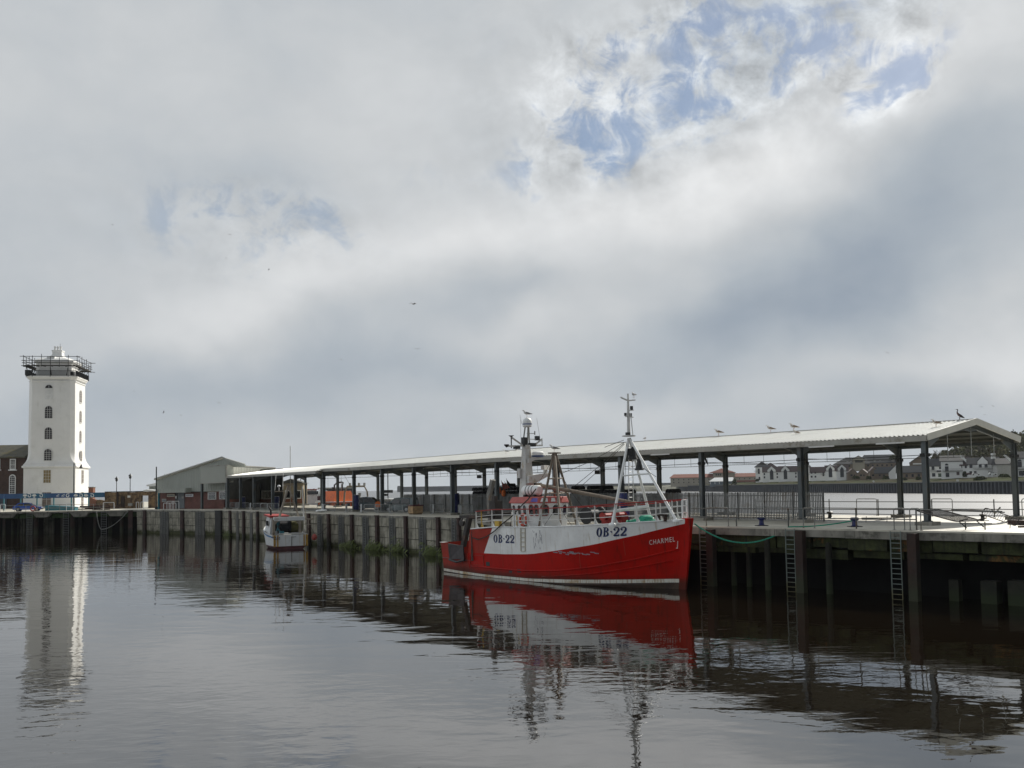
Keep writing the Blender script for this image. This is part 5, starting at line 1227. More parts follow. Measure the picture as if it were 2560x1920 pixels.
# rigging wires
mb = MB()
for p, q, sag in (((1560, 1106, 0), (1398, 1186, 0), .2), ((1560, 1108, -.2), (1437, 1215, -1), .1), ((1561, 1110, .2), (1446, 1222, 0), .1), ((1388, 1160, 0), (1464, 1278, -.5), .25), ((1600, 1165, 0), (1640, 1192, -1), 0), ((1560, 1100, -.1), (1512, 1118, .3), 0), ((1566, 1108, -.4), (1560, 1260, -.4), 0), ((1390, 1245, -1.5), (1430, 1315, -2.5), .2), ((1400, 1240, -1.5), (1362, 1312, -2.2), .2), ((1380, 1150, .3), (1342, 1213, .6), .1)):
    a, c = B(*p), B(*q); mb.tube([a, a.lerp(c, .5)-Vector((0, 0, sag)), c], .02, 4)
mb.build('rigging', M_rope, tr, world=False)
# ---------------------------------------------------------------- deck machinery, forward
c = B(1483, 1296, -.6); mb = MB(); RYm = Matrix.Rotation(PI/2, 3, 'X'); zd_ = lerpt(ZT, c.x)
mb.lathe([(.62, -.75), (.62, -.68), (.42, -.66), (.42, .66), (.62, .68), (.62, .75)], 14, (c.x, c.y, zd_+.68), M=RYm); mb.build('net_winch', M_rubber, tr, world=False, smooth=True, autosmooth=30)
for u, v, s_ in ((1523, 1300, .8), (1553, 1300, .75)): c = B(u, v, -.8); zd_ = lerpt(ZT, c.x); mb = MB(); mb.box((c.x, c.y, zd_+.3), (s_, s_*.9, .6)); mb.lathe([(.3, -.5), (.24, -.45), (.24, .45), (.3, .5)], 12, (c.x, c.y-.2, zd_+.55), M=RYm); mb.build('windlass', M_red, tr, world=False)
c = B(1655, 1298, -.9); zd_ = lerpt(ZT, c.x); mb = MB(); 
for s_ in (-.28, .28): mb.box((c.x+s_, c.y, zd_+.2), (.14, .2, .42))
mb.bar((c.x-.34, c.y, zd_+.42), (c.x+.34, c.y, zd_+.42), .2, .12); mb.build('fairlead', M_pile, tr, world=False)
# heap of green net and rope on the foredeck
c = B(1606, 1299, -.7); zd_ = lerpt(ZT, c.x); gn_ = root('net_heap', 'heap of bright green net and rope on the trawler foredeck', 'net', tuple(Matrix.Translation((BO.x, BO.y, 0)) @ Matrix.Rotation(BRZ, 4, 'Z') @ Vector((c.x, c.y, zd_))), BRZ)
mb = MB(); rr = random.Random(4)
for k in range(16):
    r0_ = rr.uniform(.3, 1.05); h0 = rr.uniform(.02, .08)+(1.05-r0_)*.2; cx, cy = rr.uniform(-.2, .3), rr.uniform(-.2, .2)
    mb.tube([Vector((cx+r0_*1.15*math.cos(a*PI/10), cy+r0_*math.sin(a*PI/10), h0+.05*math.sin(a*1.7+k))) for a in range(20)], .045, 5, closed=True)
mb.build('rope_coils', M_greenN, gn_, world=False)
mb = MB(); mb.lathe([(.5, 0), (.52, .15), (.45, .32), (.3, .42), (.05, .46)], 12, (.25, .1, .05)); 
for v in mb.v: v += Vector((rr.uniform(-.06, .06), rr.uniform(-.06, .06), rr.uniform(-.05, .05)))
mb.build('net_bundle', M_greenN, gn_, world=False, smooth=True)
# ---------------------------------------------------------------- aft: gallows, trawl door, folding crane, drums
M_dkst = pbr('dark oily steel', (.035, .03, .028), .6, .2, var=.3, dirt=(.09, .05, .035), ds=1.4)
mb = MB(); g0_, g1_ = B(1158, 1366, -2.5), B(1174, 1294, -2.4); mb.bar(g0_, g1_, .42, .30); mb.bar(g1_+Vector((-1.2, 0, .05)), g1_+Vector((1.1, 0, .12)), .26, .24); mb.bar(g1_+Vector((.0, 0, 0)), g1_+Vector((0, 4.8, .2)), .3, .3); mb.bar(Vector((g0_.x, 2.3, 1.3)), g1_+Vector((0, 4.8, 0)), .4, .3); mb.build('stern_gallows', M_dkst, tr, world=False)
c = B(1155, 1307, -2.45); mb = MB(); mb.lathe([(.05, -.12), (.28, -.1), (.28, .1), (.05, .12)], 12, c, M=RYm); mb.tube([c, c+Vector((.1, 0, .55))], .05, 5); mb.build('hanging_block', M_dkst, tr, world=False)
mb = MB(); q = [onhull(1.55, 1.15, .12), onhull(4.0, 1.25, .16), onhull(4.15, 2.35, .22), onhull(1.9, 2.45, .30)]; mb.prism(q, (0, -.10, 0)); mb.build('trawl_door', pbr('trawl door steel', (.055, .048, .052), .5, .3, var=.4, vs=1.6, dirt=(.10, .07, .055), ds=1.5), tr, world=False)
mb = MB(); mb.tube([onhull(1.5, 1.1, .2), onhull(2.8, .98, .25), onhull(4.05, 1.2, .25)], .09, 6); mb.build('door_shoe', M_iron, tr, world=False)
mb = MB(); mb.box((.25, -2.2, 2.46), (.5, .5, .04)); mb.build('stern_cap', M_whiteD, tr, world=False)
mb = MB(); k0, k1, k2 = B(1226, 1290, .8), B(1222, 1238, .8), B(1232, 1200, .8); mb.bar(k0-Vector((0, 0, .6)), k1, .32, .3); mb.bar(k1, k2, .3, .34); mb.bar(k2+Vector((.2, 0, 0)), B(1224, 1244, 1.1), .2, .22); mb.tube([k1+Vector((.25, -.2, -.4)), k2+Vector((.1, -.2, -.5))], .06, 6); mb.build('folding_crane', pbr('oily grey crane', (.16, .155, .14), .5, .2, var=.3, dirt=(.28, .2, .14)), tr, world=False)
mb = MB(); k3 = B(1240, 1275, .4); mb.box(k3, (.7, .8, 1.5)); mb.box(k3+Vector((.2, -.3, .9)), (.35, .35, .5)); mb.build('crane_base', M_dkst, tr, world=False)
def thing_on(u, v, y, name, label, cat): c = B(u, v, y); c.z = lerpt(ZT, c.x) if c.x > 5 else 1.2; return root(name, label, cat, tuple(Matrix.Translation((BO.x, BO.y, 0)) @ Matrix.Rotation(BRZ, 4, 'Z') @ c), BRZ)
for u, l, s_ in ((1216, 'dark blue plastic drum on the trawler deck just behind the yellow stanchion', 1.), (1226, 'dark blue plastic drum on the trawler deck beside the crane base', .9)):
    d_ = thing_on(u, 1305, -1.4 if s_ == 1. else -.2, 'plastic_drum', l, 'drum'); mb = MB(); mb.lathe([(.27*s_, 0), (.3*s_, .05), (.3*s_, .3*s_), (.32*s_, .33*s_), (.3*s_, .36*s_), (.3*s_, .9*s_), (.27*s_, .97*s_)], 14, (0, 0, 0)); mb.build('body', M_blue, d_, world=False, smooth=True, autosmooth=40); mb = MB(); mb.lathe([(.25*s_, .975*s_), (.25*s_, 1.01*s_)], 14, (0, 0, 0)); mb.build('lid', M_rubber, d_, world=False)
d_ = thing_on(1247, 1300, -1.8, 'fish_box', 'yellow plastic box on the trawler deck aft of the wheelhouse', 'box'); mb = MB(); mb.box((0, 0, .25), (.5, .4, .48), taper=1.08); mb.build('body', M_yell, d_, world=False)
mb = MB(); c0, c1, c2, c3, c4_ = B(1340, 1222, -1.2), B(1300, 1268, -2.9), B(1254, 1311, -3.35), B(1217, 1341, -3.35), B(1170, 1340, -2.7)
pts = [c0, c0.lerp(c1, .5)-Vector((0, 0, .1)), c1, c1.lerp(c2, .5)-Vector((0, 0, .12)), c2, B(1236, 1328, -3.4), c3, B(1195, 1349, -3.35), c4_]; mb.tube(pts, .045, 6)
ro = mb.build('trailing_rope', M_rope, tr, world=False)
# draught marks and small fittings by the stem
mb = MB(); mb.bar(onhull(24.0, 2.75), onhull(24.02, 3.2), .035, .03, upv=(0, 1, 0)); mb.bar(onhull(23.92, 2.73), onhull(24.02, 2.73), .05, .03, upv=(0, 1, 0)); mb.build('anchor_mark', M_wl, tr, world=False)
# green mooring line from the stem across to the bollards
A0 = Matrix.Translation((BO.x, BO.y, 0)) @ Matrix.Rotation(BRZ, 4, 'Z') @ Vector((24.6, .2, 4.35)); mid_ = P(1865, 1357, y=64.5); 
e0 = P(1975, 1322, y=62.6)
def sagline(a, b_, low, n=16): return [a.lerp(b_, k/n)-Vector((0, 0, 4*low*(k/n)*(1-k/n))) for k in range(n+1)]
mr = MB(); mr.tube(sagline(A0, Vector((e0.x, e0.y, 4.10)), 1.15), .05, 6); mr.tube(sagline(Vector((e0.x, e0.y, 4.10)), Vector((BOL1.x, BOL1.y, ZD+.42)), .12, 8), .045, 6)
tag(mr.build('mooring_rope', M_greenN), 'long sagging green mooring rope from the trawler bow to the pier', 'rope')
# ================================================================ small white boat by the wall. Local: X forward (away), Y to port
sO = P(727, 1373, z=0); sX = Vector((-.45, .893)).normalized(); sY = Vector((-sX.y, sX.x)); sRZ = math.atan2(sX.y, sX.x)
sb = root('small_boat', 'small white fishing boat with net drum and brown A frame moored at the panel wall', 'fishing boat', (sO.x, sO.y, 0), sRZ)
def S(u, v, x):
    "boat coordinates of what is seen at (u,v) if it lies x metres ahead of the transom"
    o = Vector((sO.x, sO.y))+sX*x; p = onplane(u, v, o, sX); q = Vector((p.x, p.y))-Vector((sO.x, sO.y)); return Vector((q.dot(sX), q.dot(sY), p.z))
bL = 9.2
HBs = [(0, 2.1), (3, 2.25), (5.5, 2.1), (7.5, 1.4), (8.6, .65), (9.2, .06)]
ZTs = [(0, 1.72), (3, 1.9), (6, 2.25), (9.2, 2.9)]
def sp_(x, j, sd):
    zt = lerpt(ZTs, x); z = [-.7, -.1, .25, .38, .9, zt-.42, zt-.20, zt][j]; hd = lerpt(HBs, x); hb_ = hd*(.80+.20*max(0, min(1, z/zt)))*(1 if z > 0 else .8); return Vector((x+.5*(z/2.9)*max(0, x/9.2)**8, sd*hb_, z))
M_sbw = pbr('small boat white', (.66, .68, .68), .45, var=.06, dirt=(.50, .49, .45), ds=1., streak=(.42, .36, .26), sa=(.6, .76)); M_mar = pbr('maroon antifouling', (.075, .018, .022), .6, var=.2); M_sbb = pbr('pale blue band', (.10, .27, .52), .5)
mb = MB(); xs_ = [0, 1, 2, 3, 4, 5, 5.8, 6.6, 7.3, 8, 8.6, 9., 9.2]
for sd in (-1, 1): mb.loft([[sp_(x, j, sd) for j in range(8)] for x in xs_], mats=lambda i, j: 1 if j < 3 else 2 if j == 5 else 0)
mb.loft([[sp_(0, j, -1) for j in range(8)], [sp_(0, j, 1) for j in range(8)]], mats=lambda i, j: 1 if j < 3 else 0)
mb.build('hull', [M_sbw, M_mar, M_sbb], sb, world=False)
mb = MB(); mb.loft([[sp_(x, 7, -1)-Vector((0, 0, .25)), sp_(x, 7, 1)-Vector((0, 0, .25))] for x in xs_]); mb.build('deck', M_dk, sb, world=False)
mb = MB()
for y, wd in ((1.93, .26), (1.55, .16), (-1.93, .26), (-1.6, .14)): mb.box((-.03, y, 1.02), (.05, wd, 1.36))
mb.build('transom_post', pbr('rusty yellow', (.42, .25, .045), .7, var=.3, dirt=(.2, .09, .03), ds=3), sb, world=False)
mb = MB(); 
for k, (u, v, ww) in enumerate(((692, 1343.5, .62), (694, 1347.5, .45))):
    c = S(u, v, -.06)
    for i in range(5): mb.box((-.07, c.y-.25*ww*2+.22*i*ww*1.6, c.z), (.015, .11, .11))
mb.build('name_marks', M_let, sb, world=False)
mb = MB(); mb.box((-.05, -.1, .95), (.04, .05, 1.1)); mb.box((-.05, -.35, 1.45), (.04, .6, .04)); mb.build('rudder_post', M_pile, sb, world=False)
# deckhouse forward, gallows and shelter aft
mb = MB(); mb.prism([(2.2, 2.05, 1.5), (6.2, 1.7, 1.9), (6.2, 1.5, 3.9), (2.2, 1.8, 3.75)], (0, -1.3, 0)); mb.build('deckhouse', M_sbw, sb, world=False)
mb = MB(); mb.prism([(1.9, 2.05, 3.76), (6.6, 1.75, 3.92), (6.6, 1.75, 4.1), (1.9, 2.05, 3.98)], (0, -2.3, 0)); mb.build('deckhouse_roof', M_red, sb, world=False)
mb = MB(); mb.box((3.6, 1.99, 3.05), (1.1, .06, .6)); mb.build('side_window', M_glass, sb, world=False)
M_brst = pbr('brown frame steel', (.30, .26, .21), .65, var=.2, dirt=(.1, .07, .045), ds=2)
for s_, u in ((1, 684), (-1, 750)):
    c = S(u, 1336, .3); mb = MB(); mb.bar((.3, c.y, 1.4), (.3, c.y, 3.55), .3, .26); mb.prism([(.2, c.y, 3.5), (.2, c.y-s_*.7, 3.5), (.2, c.y, 2.8)], (.15, 0, 0)); mb.build('shelter_post', M_brst, sb, world=False)
a, c = S(681, 1300, .3), S(782, 1303, .3); mb = MB(); mb.box((.35, 0.1, 3.62), (.5, 3.7, .46)); mb.build('shelter_beam', M_sbw, sb, world=False)
mb = MB(); mb.bar((.3, -1.6, 3.55), (.3, c.y, 3.5), .14, .16); mb.bar((.3, c.y+.5, 3.5), (.3, c.y+.6, 1.6), .08, .08); mb.bar((.3, -1.7, 2.9), (.3, c.y-.6, 2.85), .06, .06); mb.build('side_boom', M_brst, sb, world=False)
RYs = Matrix.Rotation(PI/2, 3, 'X')
for y, mt in ((.55, pbr('black net', (.012, .012, .016), .9)), (-.85, pbr('olive net', (.09, .085, .025), .9, var=.4, vs=4))):
    mb = MB(); mb.lathe([(.85, -.66), (.85, -.62), (.66, -.6), (.68, 0), (.66, .6), (.85, .62), (.85, .66)], 16, (1.1, y, 2.62), M=RYs); mb.build('net_drum', mt, sb, world=False, smooth=True, autosmooth=30)
mb = MB(); mb.box((.15, -.2, 1.85), (.2, 3.2, .12)); mb.build('drum_rail', M_whiteD, sb, world=False)
mb = MB(); mb.tube([(.5, 1.5, 3.3), (.6, 1.35, 2.4), (.4, 1.2, 2.2)], .09, 6); mb.tube([(.5, 1.2, 3.4), (.7, 1.5, 2.2)], .08, 6); mb.box((.4, 1.0, 2.0), (.4, .5, .35)); mb.build('hose', M_teal, sb, world=False)
mb = MB(); mb.box((1.6, -.1, 2.9), (.1, 3.4, 1.5)); mb.build('shelter_back', M_iron, sb, world=False)
apx = S(721, 1214, 1.2); l1, l2 = S(697, 1298, 1.0), S(748, 1296, 1.0)
for f_ in (l1, l2): mb = MB(); mb.bar(apx, f_, .22, .2); mb.build('a_frame_leg', M_brst, sb, world=False)
mb = MB(); mb.tube([apx.lerp(l1, .52), apx.lerp(l2, .52)], .06, 6); mb.box(apx+Vector((0, 0, .06)), (.5, 1.1, .12)); mb.build('a_frame_brace', M_brst, sb, world=False)
for u0_, u1_, v0, v1 in ((756, 761, 1216, 1334), (764, 758, 1295, 1222)):
    a, c = S(u0_, v0, .6), S(u1_, v1, .6); mb = MB(); mb.tube([a, c], .07 if v0 < 1230 else .04, 6); mb.build('derrick_pole', M_whiteD if v0 < 1230 else M_brst, sb, world=False)
for u0_, v0, u1_, v1 in ((690, 1187, 687, 1226), (708, 1180, 707, 1224)): a, c = S(u0_, v0, 2), S(u1_, v1, 2); mb = MB(); mb.tube([a, c], .035, 5); mb.build('aerial', M_whiteD, sb, world=False)
mb = MB(); a, c = S(687, 1229, 2), S(712, 1228, 2); mb.bar(a, c, .3, .12); mb.build('lamp_bar', M_brst, sb, world=False)
mb = MB(); c = S(697.5, 1218, 2); mb.tube([c-Vector((0, 0, .5)), c], .04, 5); mb.lathe([(.05, 0), (.2, .03), (.22, .12), (.14, .24), (.02, .28)], 10, c); mb.build('gps_dome', M_white, sb, world=False, smooth=True)
mb = MB(); c = S(677, 1285, 3.); mb.tube([c-Vector((0, 0, 1.0)), c+Vector((0, 0, .5)), c+Vector((0, .25, .85))], .12, 7); mb.build('exhaust', M_iron, sb, world=False)
mb = MB(); mb.box((3.4, -.2, 3.2), (2.5, 2.6, .2)); 
rr = random.Random(2)
for k in range(14): mb.box((rr.uniform(2, 5), rr.uniform(-1.6, 1.2), 3.45+rr.uniform(-.1, .35)), (rr.uniform(.3, .9), rr.uniform(.3, .7), rr.uniform(.15, .5)), rz=rr.uniform(0, 3))
mb.build('deck_gear', pbr('mixed gear', (.20, .16, .12), .8, var=.6, vs=2.5, dirt=(.45, .35, .3), ds=2.3), sb, world=False)
bu = P(786, 1343, y=114.3); by_ = root('fender_buoy', 'red ball fender hanging at the stern of the small white boat', 'buoy', tuple(bu)); mb = MB(); mb.lathe([(.02, -.36), (.2, -.3), (.33, -.1), (.33, .1), (.2, .3), (.06, .4)], 12, bu); mb.build('ball', M_redD, by_, smooth=True); mb = MB(); mb.tube([bu+Vector((0, 0, .4)), bu+Vector((-.4, 0, 1.2))], .03, 5); mb.build('line', M_rope, by_)
mr = MB(); mr.tube(sagline(P(785, 1338, y=114.5), Vector((-22.5, 119.6, 3.6)), .6), .025, 5); tag(mr.build('stern_line', M_rope), 'thin stern line from the small white boat to the wall', 'rope')

# ================================================================ boats lying in the river behind the pier
def simplehull(mb, L, w_, zt, m=0):
    xs2 = [0, .2, .5, .75, .9, 1.]; hb2 = [.85, 1, 1, .8, .45, .03]
    for sd in (-1, 1): mb.loft([[Vector((x*L, sd*h2*w_/2*q, z+zt*.25*x*x*(z > 0))) for z, q in ((-.4, .7), (.3, .9), (zt, 1.))] for x, h2 in zip(xs2, hb2)], m)
    mb.loft([[Vector((x*L, -h2*w_/2, zt+zt*.25*x*x-.05)), Vector((x*L, h2*w_/2, zt+zt*.25*x*x-.05))] for x, h2 in zip(xs2, hb2)], m)
    mb.loft([[Vector((0, -w_*.42*q, z)), Vector((0, w_*.42*q, z))] for z, q in ((-.4, .7), (zt, 1.))], m)
lbp = P(846, 1250, y=196); M_lo = pbr('lifeboat orange', (.72, .14, .025), .45, var=.08, dirt=(.5, .12, .04))
lf = root('lifeboat', 'orange lifeboat wheelhouse seen between the canopy columns behind the pier', 'lifeboat', (lbp.x, lbp.y, 0), .9)
mb = MB(); simplehull(mb, 16, 5, 2.2)
for v in mb.v: v.x -= 8
mb.build('hull', pbr('lifeboat navy', (.02, .025, .07), .5), lf, world=False)
def frus(mb, x0, x1, w0, z0, z1, tx=.8, ty=.85): 
    c = (x0+x1)/2; mb.loft([[Vector((c+(x-c)*a, y*b_, z)) for x, y in ((x0, -w0/2), (x1, -w0/2), (x1, w0/2), (x0, w0/2))] for z, a, b_ in ((z0, 1, 1), (z1, tx, ty))], wrap=True)
    n_ = len(mb.v); mb.add(mb.v[n_-4:n_], [(0, 1, 2, 3)])
mb = MB(); frus(mb, -4, 4, 4.4, 2.1, 4.6, .86, .9); frus(mb, -2.9, 2.9, 3.8, 4.6, 6.8, .7, .8); mb.build('superstructure', M_lo, lf, world=False)
mb = MB()
for y in (-1.2, -.4, .4, 1.2): mb.box((-3.55, y, 4.0), (.5, .5, .6)); mb.box((3.6, y, 4.0), (.4, .55, .6))
for x in (-2, -.6, .8, 2.2): mb.box((x, -2.02, 4.), (.9, .3, .6))
mb.build('windows', M_glass, lf, world=False)
mb = MB(); mb.box((0, 0, 4.62), (8.3, 4.6, .14)); mb.build('roof_edge', M_white, lf, world=False)
mb = MB(); 
for y in (-1.2, 1.2): mb.tube([(0, y, 6.8), (0, y, 8.0), (.5, y*.75, 8.5), (.9, 0, 8.6)], .16, 6)
mb.box((0, 1.6, 7.2), (.4, .4, .8)); mb.build('roll_arch', M_iron, lf, world=False)
mb = MB()
for x, y, h2 in ((-1, -2, 5), (-1, 2, 5), (1, .2, 2.6)): mb.tube([(x, y, 6.6), (x, y, 6.6+h2)], .03, 4)
mb.build('aerial', M_grey, lf, world=False)
pbt = root('pontoon_shed', 'flat grey floating pontoon shed behind the orange lifeboat', 'pontoon', (-80, 240, 0))
a, c = P(800, 1224, y=240), P(881, 1225, y=240); mb = MB(); mb.box(((a.x+c.x)/2, 242, a.z/2+.2), (c.x-a.x, 4, a.z)); mb.build('wall', pbr('pontoon grey', (.16, .165, .17), .7, var=.1), pbt)
mb = MB(); mb.box(((a.x+c.x)/2, 241.5, a.z+.35), (c.x-a.x+.6, 5.4, .25)); mb.build('roof', pbr('pale felt roof', (.34, .35, .30), .7), pbt)
mb = MB()
for u in (790+13, 812): p = P(u, 1240, y=239.5); mb.lathe([(1.0, 0), (1.0, a.z-1.6)], 12, (p.x, 239.2, 0))
mb.build('tank', M_mar, pbt)
mb = MB()
for u in (803, 812): p = P(u, 1240, y=239.5); mb.lathe([(1.05, a.z-1.6), (1.0, a.z-.6), (.6, a.z-.1), (.05, a.z)], 12, (p.x, 239.2, 0))
mb.build('tank_cap', M_white, pbt, smooth=True)
def workboat(u, y, rz, name, label, cabin=None, arch=False, mast=False, hullm=M_iron, L=12):
    p = P(u, 1250, y=y); r = root(name, label, 'boat', (p.x, y, 0), rz)
    mb = MB(); simplehull(mb, L, 4.2, 2.0)
    for v in mb.v: v.x -= L/2
    mb.build('hull', hullm, r, world=False)
    if cabin: mb = MB(); frus(mb, -L*.1, L*.28, 3.2, 1.9, cabin, .9, .92); mb.build('cabin', M_whiteD, r, world=False); mb = MB(); mb.box((L*.09, 0, cabin-.7), (L*.39, 3.24, .7)); mb.build('windows', M_glass, r, world=False); mb = MB(); mb.box((L*.09, 0, cabin+.05), (L*.42, 3.5, .14)); mb.build('cabin_roof', M_redD if cabin > 6 else M_white, r, world=False)
    if arch:
        mb = MB(); mb.tube([(-L*.3, -3.0, 1.9), (-L*.3, -2.5, 6.6), (-L*.3, -1.9, 7.6), (-L*.3, 1.9, 7.6), (-L*.3, 2.5, 6.6), (-L*.3, 3.0, 1.9)], .17, 6); mb.build('gantry_arch', M_brst, r, world=False)
        mb = MB()
        for y2 in (-1.9, -.7, .4, 1.3): mb.box((-L*.3, y2, 7.95), (.3, .3, .55))
        mb.tube([(-L*.3, 1.2, 7.7), (-L*.3, 2.8, 10)], .04, 4); mb.lathe([(.5, 0), (.5, .3), (.2, .5), (.3, 1.2)], 10, (-L*.25, -.4, 5.2)); mb.build('deck_lamps', M_grey, r, world=False)
    if mast:
        mb = MB(); mb.tube([(0, 0, 2), (0, 0, mast)], .09, 5); mb.box((0, 0, mast*.66), (.8, 1.6, .5)); mb.box((0, .5, mast*.6), (.5, .6, .4)); mb.build('mast', M_iron, r, world=False)
    return r
workboat(919, 178, 1.1, 'work_boat', 'boat with brown gantry arch and deck lamps behind the nearer parked van', None, True)
workboat(970, 170, 1.0, 'work_boat', 'white roofed boat with dark radar mast behind the two parked cars', 5.2, False, 10.)
workboat(752, 205, .9, 'work_boat', 'boat with white and red wheelhouse behind the canopy left of the lifeboat', 7.2, False, 10., M_redD)
workboat(785, 230, .7, 'work_boat', 'dark cluttered boat with a small crane arm left of the lifeboat', 4.4, False, 7.5)

# ================================================================ palisade fence under the canopy
F0, F1 = Vector((23.1, 71.7)), Vector((-14.6, 128.)); fd = (F1-F0).normalized(); fn = Vector((-fd.y, fd.x)); FL = (F1-F0).length
pf = root('palisade_fence', 'long grey steel palisade fence with pointed pales under the canopy', 'fence', (F0.x, F0.y, ZD))
def fp(s, o=0.): q = F0+fd*s+fn*o; return Vector((q.x, q.y, ZD))
M_pal = pbr('palisade steel', (.18, .185, .18), .55, .2, var=.3, vs=.8, dirt=(.13, .115, .09), ds=.9, da=(.5, .66))
nb = 24; rr = random.Random(7)
for k in range(nb):
    s0, s1 = FL*k/nb, FL*(k+1)/nb; mb = MB(); n_ = int((s1-s0)/.165)
    for j in range(n_):
        s_ = s0+.1+(s1-s0-.1)*j/n_; h2 = 2.22+rr.uniform(-.03, .03); p = fp(s_, -.05); w2 = fd*.052; le_ = rr.uniform(-.012, .012); W3 = Vector((w2.x, w2.y, 0)); N3 = Vector((fn.x, fn.y, 0))*.03
        poly = [p-W3+Vector((0, 0, .06)), p+W3+Vector((0, 0, .06)), p+W3+Vector((le_, 0, h2-.10)), p+Vector((le_, 0, h2)), p-W3+Vector((le_, 0, h2-.10))]
        mb.prism(poly, N3)
    mb.build('pale_panel', M_pal, pf)
    mb = MB(); p = fp(s0); mb.ibeam(p, p+Vector((0, 0, 2.2)), .10, .12, .02, side=(fd.x, fd.y, 0)); mb.build('fence_post', M_pal, pf)
mb = MB()
for z in (.35, 1.92): mb.bar(fp(0)+Vector((0, 0, z)), fp(FL)+Vector((0, 0, z)), .05, .06)
mb.build('fence_rail', M_pal, pf)

# ================================================================ pier railings
M_rl = pbr('railing pipe', (.10, .105, .10), .55, .3, var=.2, dirt=(.10, .06, .035), ds=2)
fro = root('front_railing', 'two bar pipe railing along the front edge of the pier right of the trawler', 'railing', (20, 60.6, ZD))
def pin(u, v, off): 
    p, d, n = along(PIER, u, v); q = Vector((p.x, p.y))+n*off; return Vector((q.x, q.y, ZD)), d, n
us = [1716, 1830, 1960, 2130, 2281, 2504]
pts = [pin(u, 1310, .55)[0] for u in us]
for z, endu in ((1.20, 5), (.62, 4)):
    mb = MB(); mb.tube([p+Vector((0, 0, z if i < 5 else z-.12)) for i, p in enumerate(pts[:endu+1])], .035, 6); mb.build('rail', M_rl, fro)
for p in (pts[1], pts[2], pts[3], pts[4]): mb = MB(); mb.tube([p, p+Vector((0, 0, 1.25))], .045, 6); mb.build('post', M_rl, fro)
def hoop(p, d, wd, h, name, label, mat, r=.032, group='ladder grab hoops on the quay edge'):
    o = root(name, label, 'grab hoop', tuple(p), group=group); d3 = Vector((d.x, d.y, 0)); a, c = p-d3*wd/2, p+d3*wd/2; mb = MB(); z = Vector((0, 0, 1))
    mb.tube([a, a+z*(h-.12), a+z*(h-.03)+d3*.04, a+z*h+d3*.12, c+z*h-d3*.12, c+z*(h-.03)-d3*.04, c+z*(h-.12), c], r, 6); mb.build('hoop_tube', mat, o); mb = MB(); mb.box(a+z*.01, (.14, .14, .02)); mb.box(c+z*.01, (.14, .14, .02)); mb.build('foot_plate', mat, o)
for u0_, u1_, l in ((1760, 1815, 'galvanised grab hoop at the ladder next to the trawler bow'), (2003, 2031, 'galvanised grab hoop in front of the tall column pair'), (2230, 2256, 'galvanised grab hoop left of the nearest steel column at the ladder head'), (2270, 2297, 'galvanised grab hoop immediately left of the nearest steel column')):
    p, d, n = pin((u0_+u1_)/2, 1310, .28); a = pin(u0_, 1310, .28)[0]; c = pin(u1_, 1310, .28)[0]; hoop(p, d, (a-c).length, 1.28, 'grab_hoop', l, M_galvD)
bro = root('back_railing', 'pipe railing along the far river edge of the pier behind the canopy', 'railing', (32, 80, ZD))
bpts = [Vector((x, y, ZD)) for x, y in ((23.6, 93.6), (28.2, 85.9), (34, 78.2), (40.2, 70.4), (47, 61.5))]
for z in (1.18, .62, .12): mb = MB(); mb.tube([p+Vector((0, 0, z)) for p in bpts], .035, 6); mb.build('rail', M_rl, bro)
for i in range(len(bpts)-1):
    for q in (0, .5): p = bpts[i].lerp(bpts[i+1], q); mb = MB(); mb.tube([p, p+Vector((0, 0, 1.4))], .045, 6); mb.build('post', M_rl, bro)
bd = (bpts[2]-bpts[1]).normalized()
for u0_, u1_, l in ((2138, 2189, 'thin grab hoop on the far pier edge beyond the bollard'), (2326, 2378, 'thin grab hoop on the far pier edge right of the nearest column'), (2552, 2590, 'thin grab hoop on the far pier edge at the right frame edge')):
    a = seg_hit(u0_, 1290, bpts[1], bpts[3]); c = seg_hit(u1_, 1290, bpts[1], bpts[3]); m_ = (a+c)/2; hoop(Vector((m_.x, m_.y, ZD))-Vector((bd.y, -bd.x, 0))*.25, Vector((bd.x, bd.y)), (Vector((a.x, a.y, 0))-Vector((c.x, c.y, 0))).length, 1.42, 'grab_hoop', l, M_galvD)
# left jetty railing
ljr = root('jetty_railing', 'thin pipe railing along the left jetty before the blue car and tower', 'railing', (-90, 169.6, ZD))
xa2, xb2 = P(-20, 1270, y=169.6).x, P(258, 1270, y=169.8).x
for z in (.55, 1.1): mb = MB(); mb.tube([(xa2, 169.6, ZD+z), (xb2, 170.4, ZD+z)], .04, 5); mb.build('rail', M_galvD, ljr)
for k in range(11): q = k/10; mb = MB(); mb.tube([(xa2+(xb2-xa2)*q, 169.6+.8*q, ZD), (xa2+(xb2-xa2)*q, 169.6+.8*q, ZD+1.15)], .04, 5); mb.build('post', M_galvD, ljr)
for u0_, u1_, y, l in ((1, 13, 169.2, 'white grab hoop on the left jetty at the left frame edge'), (166, 182, 169.3, 'white grab hoops and rail on the jetty before the tower corner'), (258, 285, 170.3, 'long pale hoop barrier before the rubble building'), (340.5, 347, 170.6, 'white grab hoop left of the rubble building doorway'), (352, 359, 170.6, 'white grab hoop below the rubble building doorway')):
    a, c = P(u0_, 1275, y=y), P(u1_, 1275, y=y); hoop(Vector(((a.x+c.x)/2, y, ZD)), Vector((1, 0)), c.x-a.x, 1.35, 'grab_hoop', l, M_white, .05)
